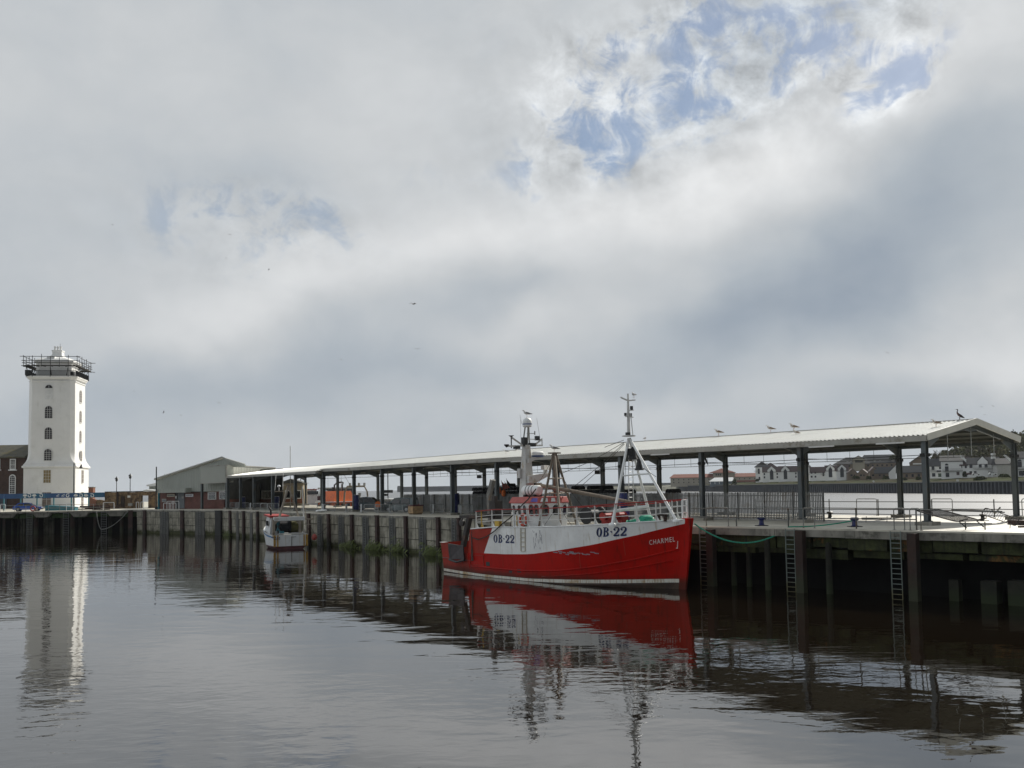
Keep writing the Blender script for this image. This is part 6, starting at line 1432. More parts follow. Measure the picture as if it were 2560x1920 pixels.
for u0_, l in ((409.5, 'white grab hoop pair nearest the grey shed door, left one'), (418, 'white grab hoop tall one before the red brick shed base'), (423.5, 'white low grab hoop before the red brick shed base'), (431, 'white grab hoop right of the pair before the shed')):
    p, d, n = along(WALLL, u0_, 1272); hoop(Vector((p.x+n.x*.6, p.y+n.y*.6, ZD)), Vector((n.x, n.y)), 1.3, 1.45 if int(u0_) in (418, 431) else 1.15, 'grab_hoop', l, M_white, .05)

# ================================================================ crowd barriers
M_bar = pbr('barrier tube', (.42, .44, .45), .45, .2, var=.15, dirt=(.2, .17, .13), ds=2.)
GB = 'steel crowd barriers standing on the quay'
bar0 = root('crowd_barrier', 'steel crowd barrier', 'barrier', (0, 0, 0))
Wb, Hb = 2.1, 1.08
mb = MB(); mb.tube([(-Wb/2+.12, 0, .18), (-Wb/2+.03, 0, .21), (-Wb/2, 0, .3), (-Wb/2, 0, Hb-.14), (-Wb/2+.04, 0, Hb-.04), (-Wb/2+.14, 0, Hb), (Wb/2-.14, 0, Hb), (Wb/2-.04, 0, Hb-.04), (Wb/2, 0, Hb-.14), (Wb/2, 0, .3), (Wb/2-.03, 0, .21), (Wb/2-.12, 0, .18)], .04, 6, closed=True); mb.build('frame', M_bar, bar0, world=False)
mb = MB()
for k in range(1, 15): x = -Wb/2+Wb*k/15; mb.tube([(x, 0, .19), (x, 0, Hb-.01)], .012, 4)
mb.build('bars', M_bar, bar0, world=False)
for sx in (-.75, .75): mb = MB(); mb.tube([(sx, -.28, .0), (sx, -.22, .03), (sx, 0, .19), (sx, .22, .03), (sx, .28, .0)], .025, 5); mb.build('foot', M_bar, bar0, world=False)
cdir = math.atan2(.83, -.55)
BARS = [(520, 1271, .5, 'leaning among the pile left of the brick base windows'), (528, 1270, .9, 'second in the pile by the brick base windows'), (536, 1271, 1.1, 'third in the pile by the brick base windows'), (545, 1270, 1.0, 'rightmost of the pile by the brick base windows'),
        (582, 1274, 1.35, 'leftmost of the row in the dark loading bay'), (590, 1274, 1.5, 'second of the row in the dark loading bay'), (606, 1275, 1.9, 'before the blue drum in the loading bay'), (626, 1276, .25, 'broadside in the middle of the loading bay'), (650, 1277, 1.8, 'right of the loading bay column'), (668, 1278, 1.5, 'in the bay left of the small boat frame'), (683, 1278, 1.2, 'behind the small boat exhaust'),
        (774, 1281, 1.7, 'just right of the small boat derrick pole'), (806, 1282, .3, 'broadside in front of the lifeboat'), (824, 1282, 1.2, 'left of the lifeboat column'), (866, 1283, .5, 'broadside left of the nearer van'), (903, 1284.5, .35, 'broadside in front of the nearer van'), (928, 1284, 1.4, 'turned end on at the front of the nearer van'), (958, 1285, 1.6, 'end on before the second parked car'), (990, 1286, 1.3, 'in front of the second parked car'), (1006, 1285, 1.5, 'turned end on left of the wooden bin'), (1083, 1287, .45, 'broadside between the wooden bin and the tall blue drum'), (1092, 1286, 1.3, 'turned end on left of the tall blue drum'), (1150, 1288, .7, 'right of the tall blue drum by the trawler stern'), (1166, 1289, 1.2, 'right behind the trawler stern gallows')]
for i, (u, v, a, l) in enumerate(BARS):
    p = P(u, v-1.5, z=ZD); lab = 'grey steel crowd barrier '+l
    if i == 0: bar0.location = p; bar0.rotation_euler = (0, 0, cdir-a); bar0['label'] = lab; bar0['group'] = GB
    else: copy_tree(bar0, p, cdir-a, lab, GB)
# toppled barriers at the right end of the pier
M_fallen = pbr('backlit dark tube', (.045, .042, .04), .8, 0, var=.3, spec=.15)  # dark copy of the barrier steel: backlit silhouette put into the colour
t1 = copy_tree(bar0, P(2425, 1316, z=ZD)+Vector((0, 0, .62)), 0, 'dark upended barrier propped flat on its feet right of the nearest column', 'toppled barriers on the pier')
def aim(o, a, b_, c):
    "lay the barrier so that its bottom edge runs a->b and its top edge lies towards c"
    a, b_, c = Vector(a), Vector(b_), Vector(c); x = (b_-a).normalized(); zc_ = (c-a); zc_ = (zc_-x*zc_.dot(x)).normalized(); y = zc_.cross(x); o.rotation_euler = Matrix((x, y, zc_)).transposed().to_euler(); o.location = (a+b_)/2; o.scale = ((b_-a).length/2.1, 1, (c-a-x*(c-a).dot(x)).length/1.08)
# heights of the corners above the deck chosen so the frame lies tilted on its feet
def Pz(u, v, h): return P(u, v, z=ZD+h)
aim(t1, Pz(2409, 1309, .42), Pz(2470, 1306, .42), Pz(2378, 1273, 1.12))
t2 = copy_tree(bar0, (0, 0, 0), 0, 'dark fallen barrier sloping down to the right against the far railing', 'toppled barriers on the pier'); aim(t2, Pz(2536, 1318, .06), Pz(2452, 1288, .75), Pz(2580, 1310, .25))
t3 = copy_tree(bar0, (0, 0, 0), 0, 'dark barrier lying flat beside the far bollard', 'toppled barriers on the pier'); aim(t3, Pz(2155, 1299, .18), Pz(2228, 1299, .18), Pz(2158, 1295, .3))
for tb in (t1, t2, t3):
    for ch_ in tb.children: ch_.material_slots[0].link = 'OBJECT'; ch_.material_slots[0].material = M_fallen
sup = root('prop_frame', 'thin pipe legs holding up the tilted barrier on the pier', 'prop', tuple(P(2415, 1325, z=ZD)))
mb = MB()
for u in (2414, 2463): p = P(u, 1324.5, z=ZD); mb.tube([p, p+Vector((0, 0, .46))], .035, 5)
mb.tube([Pz(2400, 1309, .44), Pz(2480, 1309, .46)], .03, 5); mb.build('legs', M_rl, sup)
lp = root('loose_pipe', 'loose dark pipe lying across the railing end at the right of the pier', 'pipe', tuple(Pz(2440, 1277, 1.15))); mb = MB(); mb.tube([Pz(2380, 1273.5, 1.16), Pz(2504, 1279.5, 1.12)], .06, 6); mb.build('pipe', M_rl, lp); mb = MB(); mb.tube([Pz(2488, 1283, 1.0), Pz(2500, 1269, 1.35)], .05, 5); mb.build('stub', M_galvD, lp)
kb = root('kerb_block', 'dark timber baulk on the pier at the far right column foot', 'baulk', tuple(P(2540, 1311, z=ZD))); mb = MB(); a, c = P(2526, 1311, z=ZD), P(2562, 1313, z=ZD); mb.bar(a+Vector((0, 0, .15)), c+Vector((0, 0, .15)), .4, .3); mb.build('baulk', M_fender, kb); mb = MB(); mb.bar(P(2548, 1319, z=ZD)+Vector((0, 0, .05)), P(2575, 1318, z=ZD)+Vector((0, 0, .05)), .2, .1); mb.build('offcut', M_fender, kb)

# ================================================================ cars
M_tyre = pbr('tyre', (.018, .018, .018), .8); M_rim = pbr('wheel rim', (.32, .33, .34), .35, .6)
def car(name, label, cat, loc, rz, L, W_, Hc, hood, paint, van=False, win=M_glass):
    "profile car, nose towards +X"
    r = root(name, label, cat, tuple(loc), rz, 'cars parked on the quay'); hl = L/2; zb_ = .28; zs = Hc*.56
    if van: prof = [(-hl, zb_), (hl-.02, zb_), (hl, zb_+.35), (hl-.1, zs-.05), (hl-hood, zs+.08), (hl-hood-.75, Hc-.06), (hl-hood-1.3, Hc), (-hl+.25, Hc-.02), (-hl+.06, Hc-.3), (-hl, zs)]
    else: prof = [(-hl, zb_+.1), (-hl+.15, zb_), (hl-.15, zb_), (hl, zb_+.3), (hl-.12, zs-.12), (hl-hood, zs+.04), (hl-hood-.85, Hc-.06), (hl-hood-1.5, Hc), (-hl+.9, Hc-.06), (-hl+.22, zs+.08), (-hl, zs-.05)]
    def sec(y, k): 
        o = []
        for x, z in prof:
            t_ = max(0, (z-zs)/(Hc-zs)); o.append(Vector((x*(1-.015*k), y*(1-.20*t_*t_-.03*t_), z)))
        return o
    mb = MB(); ys = [-W_/2+.0, -W_/2+.07, 0, W_/2-.07, W_/2]
    secs = [sec(-W_/2+.03, 1), sec(-W_/2, 0), sec(W_/2, 0), sec(W_/2-.03, 1)]
    n = len(prof); mb.loft([sec(-W_/2, 0)+[sec(-W_/2, 0)[0]], sec(W_/2, 0)+[sec(W_/2, 0)[0]]])
    mb.add(sec(-W_/2, 0), [tuple(range(n))]); mb.add(sec(W_/2, 0), [tuple(range(n))])
    body_ = mb.build('body', paint, r, world=False, bevel=.05)
    def side(pts, o=.012):
        for s_ in (-1, 1):
            mb = MB(); vs = []
            for x, z in pts: t_ = max(0, (z-zs)/(Hc-zs)); vs.append(Vector((x, s_*(W_/2*(1-.20*t_*t_-.03*t_)+o), z)))
            mb.add(vs, [tuple(range(len(vs)))]); mb.build('side_window', win, r, world=False)
    top = Hc-.12
    if van: side([(hl-hood-.25, zs+.06), (hl-hood-.80, top), (hl-hood-1.55, top), (hl-hood-1.6, zs+.06)]); side([(hl-hood-1.72, zs+.06), (hl-hood-1.7, top), (-hl+.5, top-.03), (-hl+.4, zs+.06)])
    else: side([(hl-hood-.22, zs+.06), (hl-hood-.92, top), (hl-hood-1.75, top), (hl-hood-1.8, zs+.04)]); side([(hl-hood-1.9, zs+.04), (hl-hood-1.86, top), (-hl+1.02, top-.06), (-hl+.5, zs+.12)])
    for (xa_, za), (xb_, zb2), nm in (((hl-hood-.06, zs+.12), (hl-hood-.72, Hc-.13), 'windscreen'), ((-hl+.06 if van else -hl+.30, zs+.16), (-hl+.14 if van else -hl+.80, Hc-.16), 'rear_window')):
        mb = MB(); vs = []
        for x, z in ((xa_, za), (xb_, zb2)):
            t_ = max(0, (z-zs)/(Hc-zs)); k = W_/2*(1-.20*t_*t_-.03*t_)-.10; d_ = .035 if nm == 'windscreen' else -.035; vs += [Vector((x+d_, -k, z)), Vector((x+d_, k, z))]
        mb.add(vs, [(0, 1, 3, 2)]); mb.build(nm, win, r, world=False)
    RX2 = Matrix.Rotation(PI/2, 3, 'X'); wr = .34 if not van else .36
    for sx in (hl-.85, -hl+.85):
        for s_ in (-1, 1):
            mb = MB(); mb.lathe([(wr*.6, -.11), (wr*.94, -.11), (wr, -.07), (wr, .07), (wr*.94, .11), (wr*.6, .11)], 18, (sx, s_*(W_/2-.08), wr), M=RX2); wo = mb.build('wheel', M_tyre, r, world=False, smooth=True, autosmooth=40)
            mb = MB(); mb.lathe([(.02, -.12), (wr*.62, -.115), (wr*.62, .115), (.02, .12)], 14, (sx, s_*(W_/2-.07), wr), M=RX2); mb.build('rim', M_rim, wo, world=False)
            mb = MB(); mb.lathe([(wr*1.0, -.05), (wr*1.14, -.05), (wr*1.14, .05), (wr*1.0, .05)], 18, (sx, s_*(W_/2-.03), wr), M=RX2, cap=False); mb.build('wheel_arch', M_rubber, r, world=False)
    for s_ in (-1, 1):
        mb = MB(); mb.box((hl-.07, s_*(W_/2-.28), zs-.22), (.12, .38, .16)); mb.build('headlight', M_whiteD, r, world=False)
        mb = MB(); mb.box((-hl+.03, s_*(W_/2-.16), zs-.12), (.10, .22, .24)); mb.build('tail_light', M_red, r, world=False)
        mb = MB(); mb.box((hl-hood-.35, s_*(W_/2+.10), zs+.12), (.14, .2, .14)); mb.build('mirror', paint, r, world=False)
    mb = MB(); mb.box((hl-.02, 0, zb_+.14), (.12, W_-.1, .22)); mb.box((-hl+.02, 0, zb_+.14), (.12, W_-.1, .22)); mb.build('bumper', M_rubber, r, world=False)
    mb = MB(); mb.box((-hl-.02, 0, zs-.2), (.03, .52, .12)); mb.box((hl+.03, 0, zb_+.2), (.03, .52, .12)); mb.build('number_plate', M_whiteD, r, world=False)
    return r
def paint(n, c): 
    m_, t_, b_ = newmat(n); b_.inputs['Base Color'].default_value = c4(c); b_.inputs['Roughness'].default_value = .3; b_.inputs['Metallic'].default_value = .3; b_.inputs['Coat Weight'].default_value = .8; b_.inputs['Coat Roughness'].default_value = .05; return m_
cp_ = P(79, 1277.5, z=ZD); car('parked_car', 'bright blue estate car on the left jetty below the blue banner', 'car', (cp_.x, 173.2, ZD), .32, 4.7, 1.85, 1.55, 1.15, paint('blue car paint', (.01, .075, .40)))
cp_ = P(921, 1276, z=ZD); car('parked_car', 'grey green van like car under the canopy beside the blue drum column', 'car', (cp_.x, cp_.y+1.0, ZD), -.15, 4.4, 1.85, 1.9, .95, paint('grey green car paint', (.05, .075, .085)))
cp_ = P(1000, 1281, z=ZD); car('parked_car', 'dark green van under the canopy left of the wooden bin', 'van', (cp_.x, cp_.y+.9, ZD), 2.75, 4.3, 1.85, 1.85, .9, paint('dark green van paint', (.018, .045, .048)), van=True)

# ================================================================ drums, bins and clutter on the quay
def drum(u, v, h, r_, label, mat=M_blue):
    p = P(u, v, z=ZD); o = root('drum', label, 'drum', tuple(p), group='blue drums on the quay'); mb = MB(); mb.lathe([(r_*.95, 0), (r_, .06), (r_, h*.32), (r_*1.06, h*.34), (r_, h*.36), (r_, h*.64), (r_*1.06, h*.66), (r_, h*.68), (r_, h-.06), (r_*.95, h)], 16, p); mb.build('body', mat, o, smooth=True, autosmooth=40)
    mb = MB(); mb.lathe([(r_*.92, h+.005), (r_*.9, h+.05)], 16, p); mb.build('lid', M_whiteD, o)
drum(1139, 1283, 2.3, .46, 'tall dark blue drum stack with pale lid against the column left of the trawler'); drum(890, 1279, 2.2, .42, 'tall blue drum stack at the column by the nearer van'); drum(606, 1272, 2.0, .5, 'blue drum at the loading bay column'); drum(691, 1271, 2.0, .5, 'blue drum behind the small boat aerials'); drum(1559, 1304, 2.3, .36, 'tall blue drum with white top behind the foremast')
drum(1560.5, 1306, 1.0, .45, 'low violet blue drum below the tall one behind the foremast', pbr('violet drum', (.05, .02, .13), .5))
p = P(1039, 1286, z=ZD); wb = root('wooden_bin', 'slatted wooden bin with maroon rim standing on the quay wall edge', 'bin', tuple(p), cdir)
mb = MB(); 
for k in range(4): mb.box((0, 0, .24+.2*k), (1.15, 1.3, .18))
mb.build('slats', pbr('bin slats', (.36, .24, .13), .8, var=.35, vs=3.), wb, world=False); mb = MB(); mb.box((0, 0, 1.02), (1.25, 1.4, .12)); mb.build('rim', M_mar, wb, world=False)
mb = MB()
for a in (-.4, .4): mb.box((a, 0, .07), (.14, 1.2, .13))
mb.build('skid', M_wood, wb, world=False)
p = P(946, 1279, z=ZD); hb_ = root('hose_reel', 'orange red lifebelt housing on the column between the two parked cars', 'lifebelt housing', tuple(p)); mb = MB(); mb.lathe([(.38, -.12), (.42, 0), (.38, .12)], 14, p+Vector((0, -.2, .95)), M=Matrix.Rotation(PI/2, 3, 'X')); mb.build('housing', M_orange, hb_); mb = MB(); mb.tube([p+Vector((0, -.1, 0)), p+Vector((0, -.1, .7))], .05, 6); mb.build('stand', M_yell, hb_)
p = P(804, 1281, z=ZD); wh_ = root('sack_heap', 'small heap of white sacks on the quay edge right of the small boat', 'sacks', tuple(p)); rr = random.Random(12); mb = MB()
for k in range(9): mb.lathe([(.02, 0), (.3, .08), (.28, .2), (.05, .28)], 8, p+Vector((rr.uniform(-.6, .6), rr.uniform(-.3, .3), rr.uniform(-.02, .16))))
mb.build('sacks', M_white, wh_, smooth=True)
for u, l, s_ in ((535, 'white gas cylinder end lying left in the loading corner', 1.), (553, 'grey gas tank lying right of the white one by the loading column', 1.25)):
    p = P(u, 1269, z=ZD); o = root('gas_tank', l, 'tank', tuple(p), .2, 'tanks lying at the loading corner'); mb = MB(); mb.lathe([(.05, -.9*s_), (.36*s_, -.75*s_), (.42*s_, -.5*s_), (.42*s_, .5*s_), (.36*s_, .75*s_), (.05, .9*s_)], 14, (0, 0, .75), M=Matrix.Rotation(PI/2, 3, 'Y')); mb.build('cylinder', M_whiteD if s_ == 1. else M_grey, o, world=False, smooth=True, autosmooth=50)
    mb = MB(); mb.box((0, 0, .16), (1.4, .7, .3)); mb.build('cradle', M_wood, o, world=False)
p = P(521, 1270, z=ZD); o = root('blue_crate', 'small blue crate below the gas tanks by the loading column', 'crate', tuple(p)); mb = MB(); mb.box((p.x, p.y, ZD+.35), (1.4, .9, .7)); mb.build('body', pbr('crate blue', (.03, .09, .33), .5), o); mb = MB(); mb.box((p.x, p.y, ZD+.76), (1.5, 1.0, .14)); mb.build('lid', M_grey, o)
p = P(458, 1270, z=ZD); o = root('fish_skip', 'dark green covered bin before the red brick shed base', 'bin', tuple(p)); mb = MB(); mb.box((p.x+1.5, p.y, ZD+.6), (3.4, 1.2, 1.2), taper=1.1); mb.build('body', pbr('bin green', (.02, .05, .045), .5), o); mb = MB(); mb.box((p.x+1.5, p.y, ZD+1.26), (3.8, 1.4, .12)); mb.build('lid', M_teal, o)
p = P(140, 1277, z=ZD); o = root('teal_trough', 'long low teal painted steel trough beside the blue car', 'trough', (p.x, 174.5, ZD)); a, c = P(116, 1277, y=174.5), P(190, 1277, y=174.5); mb = MB(); mb.prism([(a.x, 174, ZD), (c.x, 174, ZD), (c.x, 174, ZD+.62), (a.x+.3, 174, ZD+.98), (a.x, 174, ZD+.95)], (0, 1.4, 0)); mb.build('body', M_teal, o); mb = MB(); mb.box(((a.x+c.x)/2, 173.96, ZD+.55), (c.x-a.x, .06, .08)); mb.build('rib', M_teal, o)
p = P(75, 1279, z=ZD); o = root('life_ring', 'red lifebuoy on the left jetty rail below the blue car', 'lifebuoy', (p.x, 169.4, ZD+.5)); mb = MB(); mb.tube([Vector((p.x+.42*math.cos(k*PI/8), 169.35, ZD+.5+.4*math.sin(k*PI/8))) for k in range(16)], .11, 8, closed=True); mb.build('ring', M_redD, o, smooth=True)
o = root('boat_trailer', 'pile of dark timber and pipes before the right foot of the tower', 'timber pile', tuple(P(210, 1272, y=172))); rr = random.Random(6); mb = MB()
for k in range(9): a = P(196+rr.uniform(0, 45), 1273, y=172+rr.uniform(0, 2)); mb.bar(Vector((a.x, a.y, ZD+.1+.09*k)), Vector((a.x+rr.uniform(2, 4.5), a.y+rr.uniform(-.5, .5), ZD+.1+.09*k)), .3, .16)
mb.build('timbers', M_fender, o)
mr = MB(); a, c = P(241, 1277, y=168.9), P(320, 1287, y=168.9); bq = P(258, 1335, y=168.9); mr.tube([a+Vector((2.2*q+1.2*math.sin(PI*q)*-.3, 0, -4.0*(1-(1-q)**2.2))) if q < .55 else Vector((a.x+(c.x-a.x)*(.2+.8*((q-.55)/.45)), a.y, .75+3.1*((q-.55)/.45)**1.7)) for q in [k/22 for k in range(23)]], .07, 6); tag(mr.build('hanging_hose', M_galvD), 'grey hose looping down the left jetty front beside the ladder', 'hose')
# crab pots stacked behind the fence, with marker flags
GP_ = 'stacks of dark crab pots behind the palisade fence'
M_pot = pbr('black netting', (.010, .010, .012), .95, var=.4, vs=4); M_potF = pbr('pot frame', (.03, .03, .032), .7)
def pots(s0, s1, o_, h, label, seed):
    "stack of netted creels: hooped frames over dark netting"
    r = root('crab_pots', label, 'crab pots', tuple(fp((s0+s1)/2, o_)), group=GP_); rr = random.Random(seed); mb = MB(); mf = MB(); d3 = Vector((fd.x, fd.y, 0)); n3_ = Vector((fn.x, fn.y, 0))
    nz = int(h/.42); s_ = s0
    while s_ < s1:
        for z in range(nz+(1 if rr.random() < .25 else 0)):
            for row in (0, 1):
                c = fp(s_+rr.uniform(-.08, .08), o_-row*.75)+Vector((0, 0, .42*z)); M = Matrix(((d3.x, n3_.x, 0), (d3.y, n3_.y, 0), (0, 0, 1)))
                pr_ = [c+d3*(.34*math.cos(a))+Vector((0, 0, .02+.42*math.sin(a)))-n3_*.36 for a in [PI*k/5 for k in range(6)]]
                mb.prism(pr_, n3_*.72)
                for e in (-.34, 0, .34): mf.tube([c+d3*(.32*math.cos(a))+Vector((0, 0, .06+.36*math.sin(a)))+n3_*e for a in [PI*k/4 for k in range(5)]], .018, 4)
        s_ += .66
    mb.build('netting', M_pot, r); mf.build('frames', M_potF, r)
fs = lambda u: (Vector(seg_hit(u, 1260, F0, F1)[:2])-F0).dot(fd)
pots(fs(1302), fs(1160), -1.6, 3.0, 'long black stack of crab pots behind the fence left of the wheelhouse', 1)
pots(fs(1530), fs(1400), -1.7, 2.7, 'black stack of crab pots behind the fence between gantry and foremast', 2)
pots(fs(1640), fs(1570), -1.8, 2.5, 'small black stack of crab pots behind the fence right of the foremast', 3)
for u0_, v0, u1_, v1, l, mt, fl in ((1253, 1200, 1262, 1240, 'red marker flag leaning above the crab pots, left one', M_redD, 1), (1262, 1203, 1263, 1232, 'red marker flag leaning above the crab pots, right one', M_redD, 1), (1266, 1196, 1272, 1232, 'small black marker flag on a thin cane above the crab pots', M_iron, .6)):
    q = fp(fs(u1_), -1.5); a, c = P(u0_, v0, y=q.y-.6), P(u1_, v1+8, y=q.y-.6); o = root('marker_flag', l, 'flag', tuple(c), group='marker flags on the crab pots'); mb = MB(); mb.tube([c, a], .02, 4); mb.build('cane', M_wood, o)
    d = (c-a); mb = MB(); mb.prism([a+d*.05, a+d*(.05+.42*fl), a+d*(.05+.42*fl)+Vector((.55*fl, 0, .02)), a+d*.18+Vector((.18, 0, 0))], (0, .02, 0)); mb.build('cloth', mt, o)
for u, v, l in ((1248, 1226, 'bright orange net float hanging at the crab pots'), (1259, 1233, 'orange red net float hanging lower at the crab pots')):
    q = fp(fs(u), -1.); a = P(u, v, y=q.y-1.0); o = root('net_float', l, 'float', tuple(a), group='orange floats on the crab pots'); mb = MB(); mb.lathe([(.03, -.4), (.2, -.28), (.25, 0), (.2, .28), (.05, .4)], 10, a); mb.build('float_body', M_orange, o, smooth=True); mb = MB(); mb.tube([a+Vector((0, 0, .45)), a+Vector((.1, 0, .8))], .02, 4); mb.build('line', M_rope, o)
# ================================================================ far river bank
BANKU = [(2900, 1239), (2560, 1235.3), (2400, 1234), (2250, 1233), (1950, 1230.8), (1800, 1229), (1690, 1227.5)]
bank = [P(u, v, z=0) for u, v in BANKU]; bank = [(p.x, p.y) for p in bank]; bank.append((bank[-1][0]-60, bank[-1][1]+330))
ZBK = 6.1
M_sheet = pbr('sheet piling', (.032, .036, .045), .7, var=.3, vs=.25, dirt=(.05, .05, .045), ds=.15)
sw = root('sheet_pile_wall', 'dark corrugated sheet pile wall along the far river bank below the houses', 'river wall', (bank[3][0], bank[3][1], 0))
mb = MB(); rows = [[], []]
for i in range(len(bank)-2):
    a, c = Vector(bank[i]), Vector(bank[i+1]); L = (c-a).length; d = (c-a)/L; n = Vector((d.y, -d.x)); k = int(L/3.2)
    for j in range(k):
        for f, o_ in ((0, 0), (.35, 0), (.5, 1.1), (.85, 1.1)): q = a+d*((j+f)*L/k)+n*o_; rows[0].append((q.x, q.y, -1)); rows[1].append((q.x, q.y, ZBK))
mb.loft(rows); mb.build('piling', M_sheet, sw)
mb = MB()
for i in range(len(bank)-2): a, c = Vector(bank[i]), Vector(bank[i+1]); mb.bar((a.x+.5, a.y, ZBK+.2), (c.x+.5, c.y, ZBK+.2), 2.2, .5)
mb.build('capping', pbr('bank capping', (.17, .17, .165), .8, spec=.05), sw)
M_grass = pbr('bank grass', (.032, .040, .013), .9, var=.4, vs=.05, dirt=(.04, .031, .016), ds=.06, da=(.45, .62), spec=.02)
hn = Vector((.90, .43))
HZ = [(2900, 50), (2560, 42), (2400, 35), (2250, 17), (1950, 12), (1800, 8.2), (1690, 7.4), (1600, 7)]
mb = MB(); rows = []
for (bx_, by2), (u_, hz) in zip(bank, HZ):
    rows.append([(bx_+hn.x*o_+.6, by2+hn.y*o_, z) for o_, z in ((0, ZBK-.05), (10, ZBK+1.2), (30, 8.6 if hz > 8 else 7.0), (75, 9.4 if hz > 9 else 7.4), (150, max(hz*.45, 7.6)), (230, hz), (420, hz+2), (700, 5))])
mb.loft(rows); struct('far_bank', mb, M_grass)
def banky(u, o_): 
    "depth of the line running o_ metres inland of the river wall where bearing u crosses it"
    pl_ = [(b_[0]+hn.x*o_, b_[1]+hn.y*o_) for b_ in bank]
    r = (u-1280)/F; best = None
    for i in range(len(pl_)-1):
        a, c = pl_[i], pl_[i+1]; f0, f1 = a[0]-r*a[1], c[0]-r*c[1]
        if f0*f1 <= 0: q = f0/(f0-f1); return a[1]+(c[1]-a[1])*q
    return pl_[-1][1]
M_hw2 = pbr('house render white', (.72, .73, .72), .8, var=.05, vs=.1); M_hcr = pbr('house render cream', (.34, .31, .25), .85, var=.12, vs=.1); M_hbr = pbr('house stone brown', (.17, .13, .095), .9, var=.25, vs=.2)
M_sl = pbr('house slate', (.050, .052, .056), .8, var=.2, vs=.1); M_slr = pbr('reddish slate', (.075, .052, .052), .8, var=.2, vs=.1); M_tile = pbr('red tile roof', (.24, .085, .055), .8, var=.15, vs=.1); M_win = pbr('far window', (.022, .026, .034), .2, var=.2)
GH = 'houses on the far river bank'
class House:
    "house seen from across the river; local x to the right, y away, turned by rz"
    def __init__(s, uc, vb, label, cat='house', off=32, rz=0., name='far_house', group=GH, y=None):
        s.y = y or banky(uc, off); p = P(uc, vb, y=s.y); s.z0 = p.z; s.k = s.y/F; s.vb = vb; s.uc = uc
        s.rz = -math.atan((uc-1280)/F)+rz; s.cs = math.cos(rz); s.o = root(name, label, cat, tuple(p), s.rz, group)
    def X(s, u): return (u-s.uc)*s.k*1.0
    def Z(s, v): return (s.vb-v)*s.k
    def wall(s, u0, u1, v1, d=9, mt=None, y0=0, v0=None, name='wall'):
        x0, x1 = s.X(u0), s.X(u1); z0 = s.Z(v0) if v0 else -2.5; mb = MB(); mb.box(((x0+x1)/2, y0+d/2, (z0+s.Z(v1))/2), (x1-x0, d, s.Z(v1)-z0)); return mb.build(name, mt or M_hw2, s.o, world=False)
    def gable(s, u0, u1, ve, va, d=9, mt=None, rt=None, y0=-.4, ua=None, trim=True):
        "gable facing the river"
        x0, x1 = s.X(u0), s.X(u1); xa = s.X(ua) if ua else (x0+x1)/2; mb = MB(); mb.prism([(x0, y0, -2.5), (x1, y0, -2.5), (x1, y0, s.Z(ve)), (xa, y0, s.Z(va)), (x0, y0, s.Z(ve))], (0, d, 0)); mb.build('gable_wall', mt or M_hw2, s.o, world=False)
        mb = MB(); t_ = .5; zr_ = s.Z(va)+t_
        mb.prism([(x0-.3, y0+.5, s.Z(ve)), (xa, y0+.5, s.Z(va)+.02), (xa, y0+.5, zr_), (x0-.3, y0+.5, s.Z(ve)+t_)], (0, d, 0)); mb.prism([(xa, y0+.5, s.Z(va)+.02), (x1+.3, y0+.5, s.Z(ve)), (x1+.3, y0+.5, s.Z(ve)+t_), (xa, y0+.5, zr_)], (0, d, 0)); mb.build('gable_roof', rt or M_sl, s.o, world=False)
    def ridge(s, u0, u1, ve, vr, d=9, rt=None, hip0=0, hip1=0, y0=0):
        "roof with ridge along the river; hips in px"
        x0, x1 = s.X(u0)-.3, s.X(u1)+.3; zb, zt = s.Z(ve), s.Z(vr); h0, h1 = hip0*s.k, hip1*s.k; a = [(x0, y0-.5, zb), (x1, y0-.5, zb), (x1, y0+d+.5, zb), (x0, y0+d+.5, zb), (x0+h0, y0+d/2, zt), (x1-h1, y0+d/2, zt)]
        mb = MB(); mb.add(a+[(p[0], p[1], p[2]-.35) for p in a[:4]], [(0, 1, 5, 4), (2, 3, 4, 5), (1, 2, 5), (3, 0, 4), (6, 7, 1, 0), (7, 8, 2, 1), (8, 9, 3, 2), (9, 6, 0, 3), (9, 8, 7, 6)]); return mb.build('roof', rt or M_sl, s.o, world=False)
    def win(s, u, v, w_, h_, y0=0, mt=None, arch=False, name='window'):
        x, z, a, c = s.X(u), s.Z(v), w_*s.k/2, h_*s.k/2; mb = MB()
        pts = [(x-a, y0-.1, z-c), (x+a, y0-.1, z-c), (x+a, y0-.1, z+c)]+([(x, y0-.1, z+c+a*1.5)] if arch == 'point' else [(x+a*math.cos(t_), y0-.1, z+c+a*math.sin(t_)) for t_ in [PI*k/6 for k in range(1, 6)]] if arch else [])+[(x-a, y0-.1, z+c)]
        mb.prism(pts, (0, .09, 0)); return mb.build(name, mt or M_win, s.o, world=False)
    def balc(s, u0, u1, v, y0=0):
        x0, x1, z = s.X(u0), s.X(u1), s.Z(v); mb = MB(); mb.box(((x0+x1)/2, y0-.6, z), (x1-x0, 1.2, .18)); n = int((x1-x0)/.5)
        for k in range(n+1): x = x0+(x1-x0)*k/n; mb.box((x, y0-1.15, z+.6), (.07, .07, 1.1))
        mb.box(((x0+x1)/2, y0-1.15, z+1.15), (x1-x0, .1, .1)); mb.build('balcony', M_galvD, s.o, world=False)
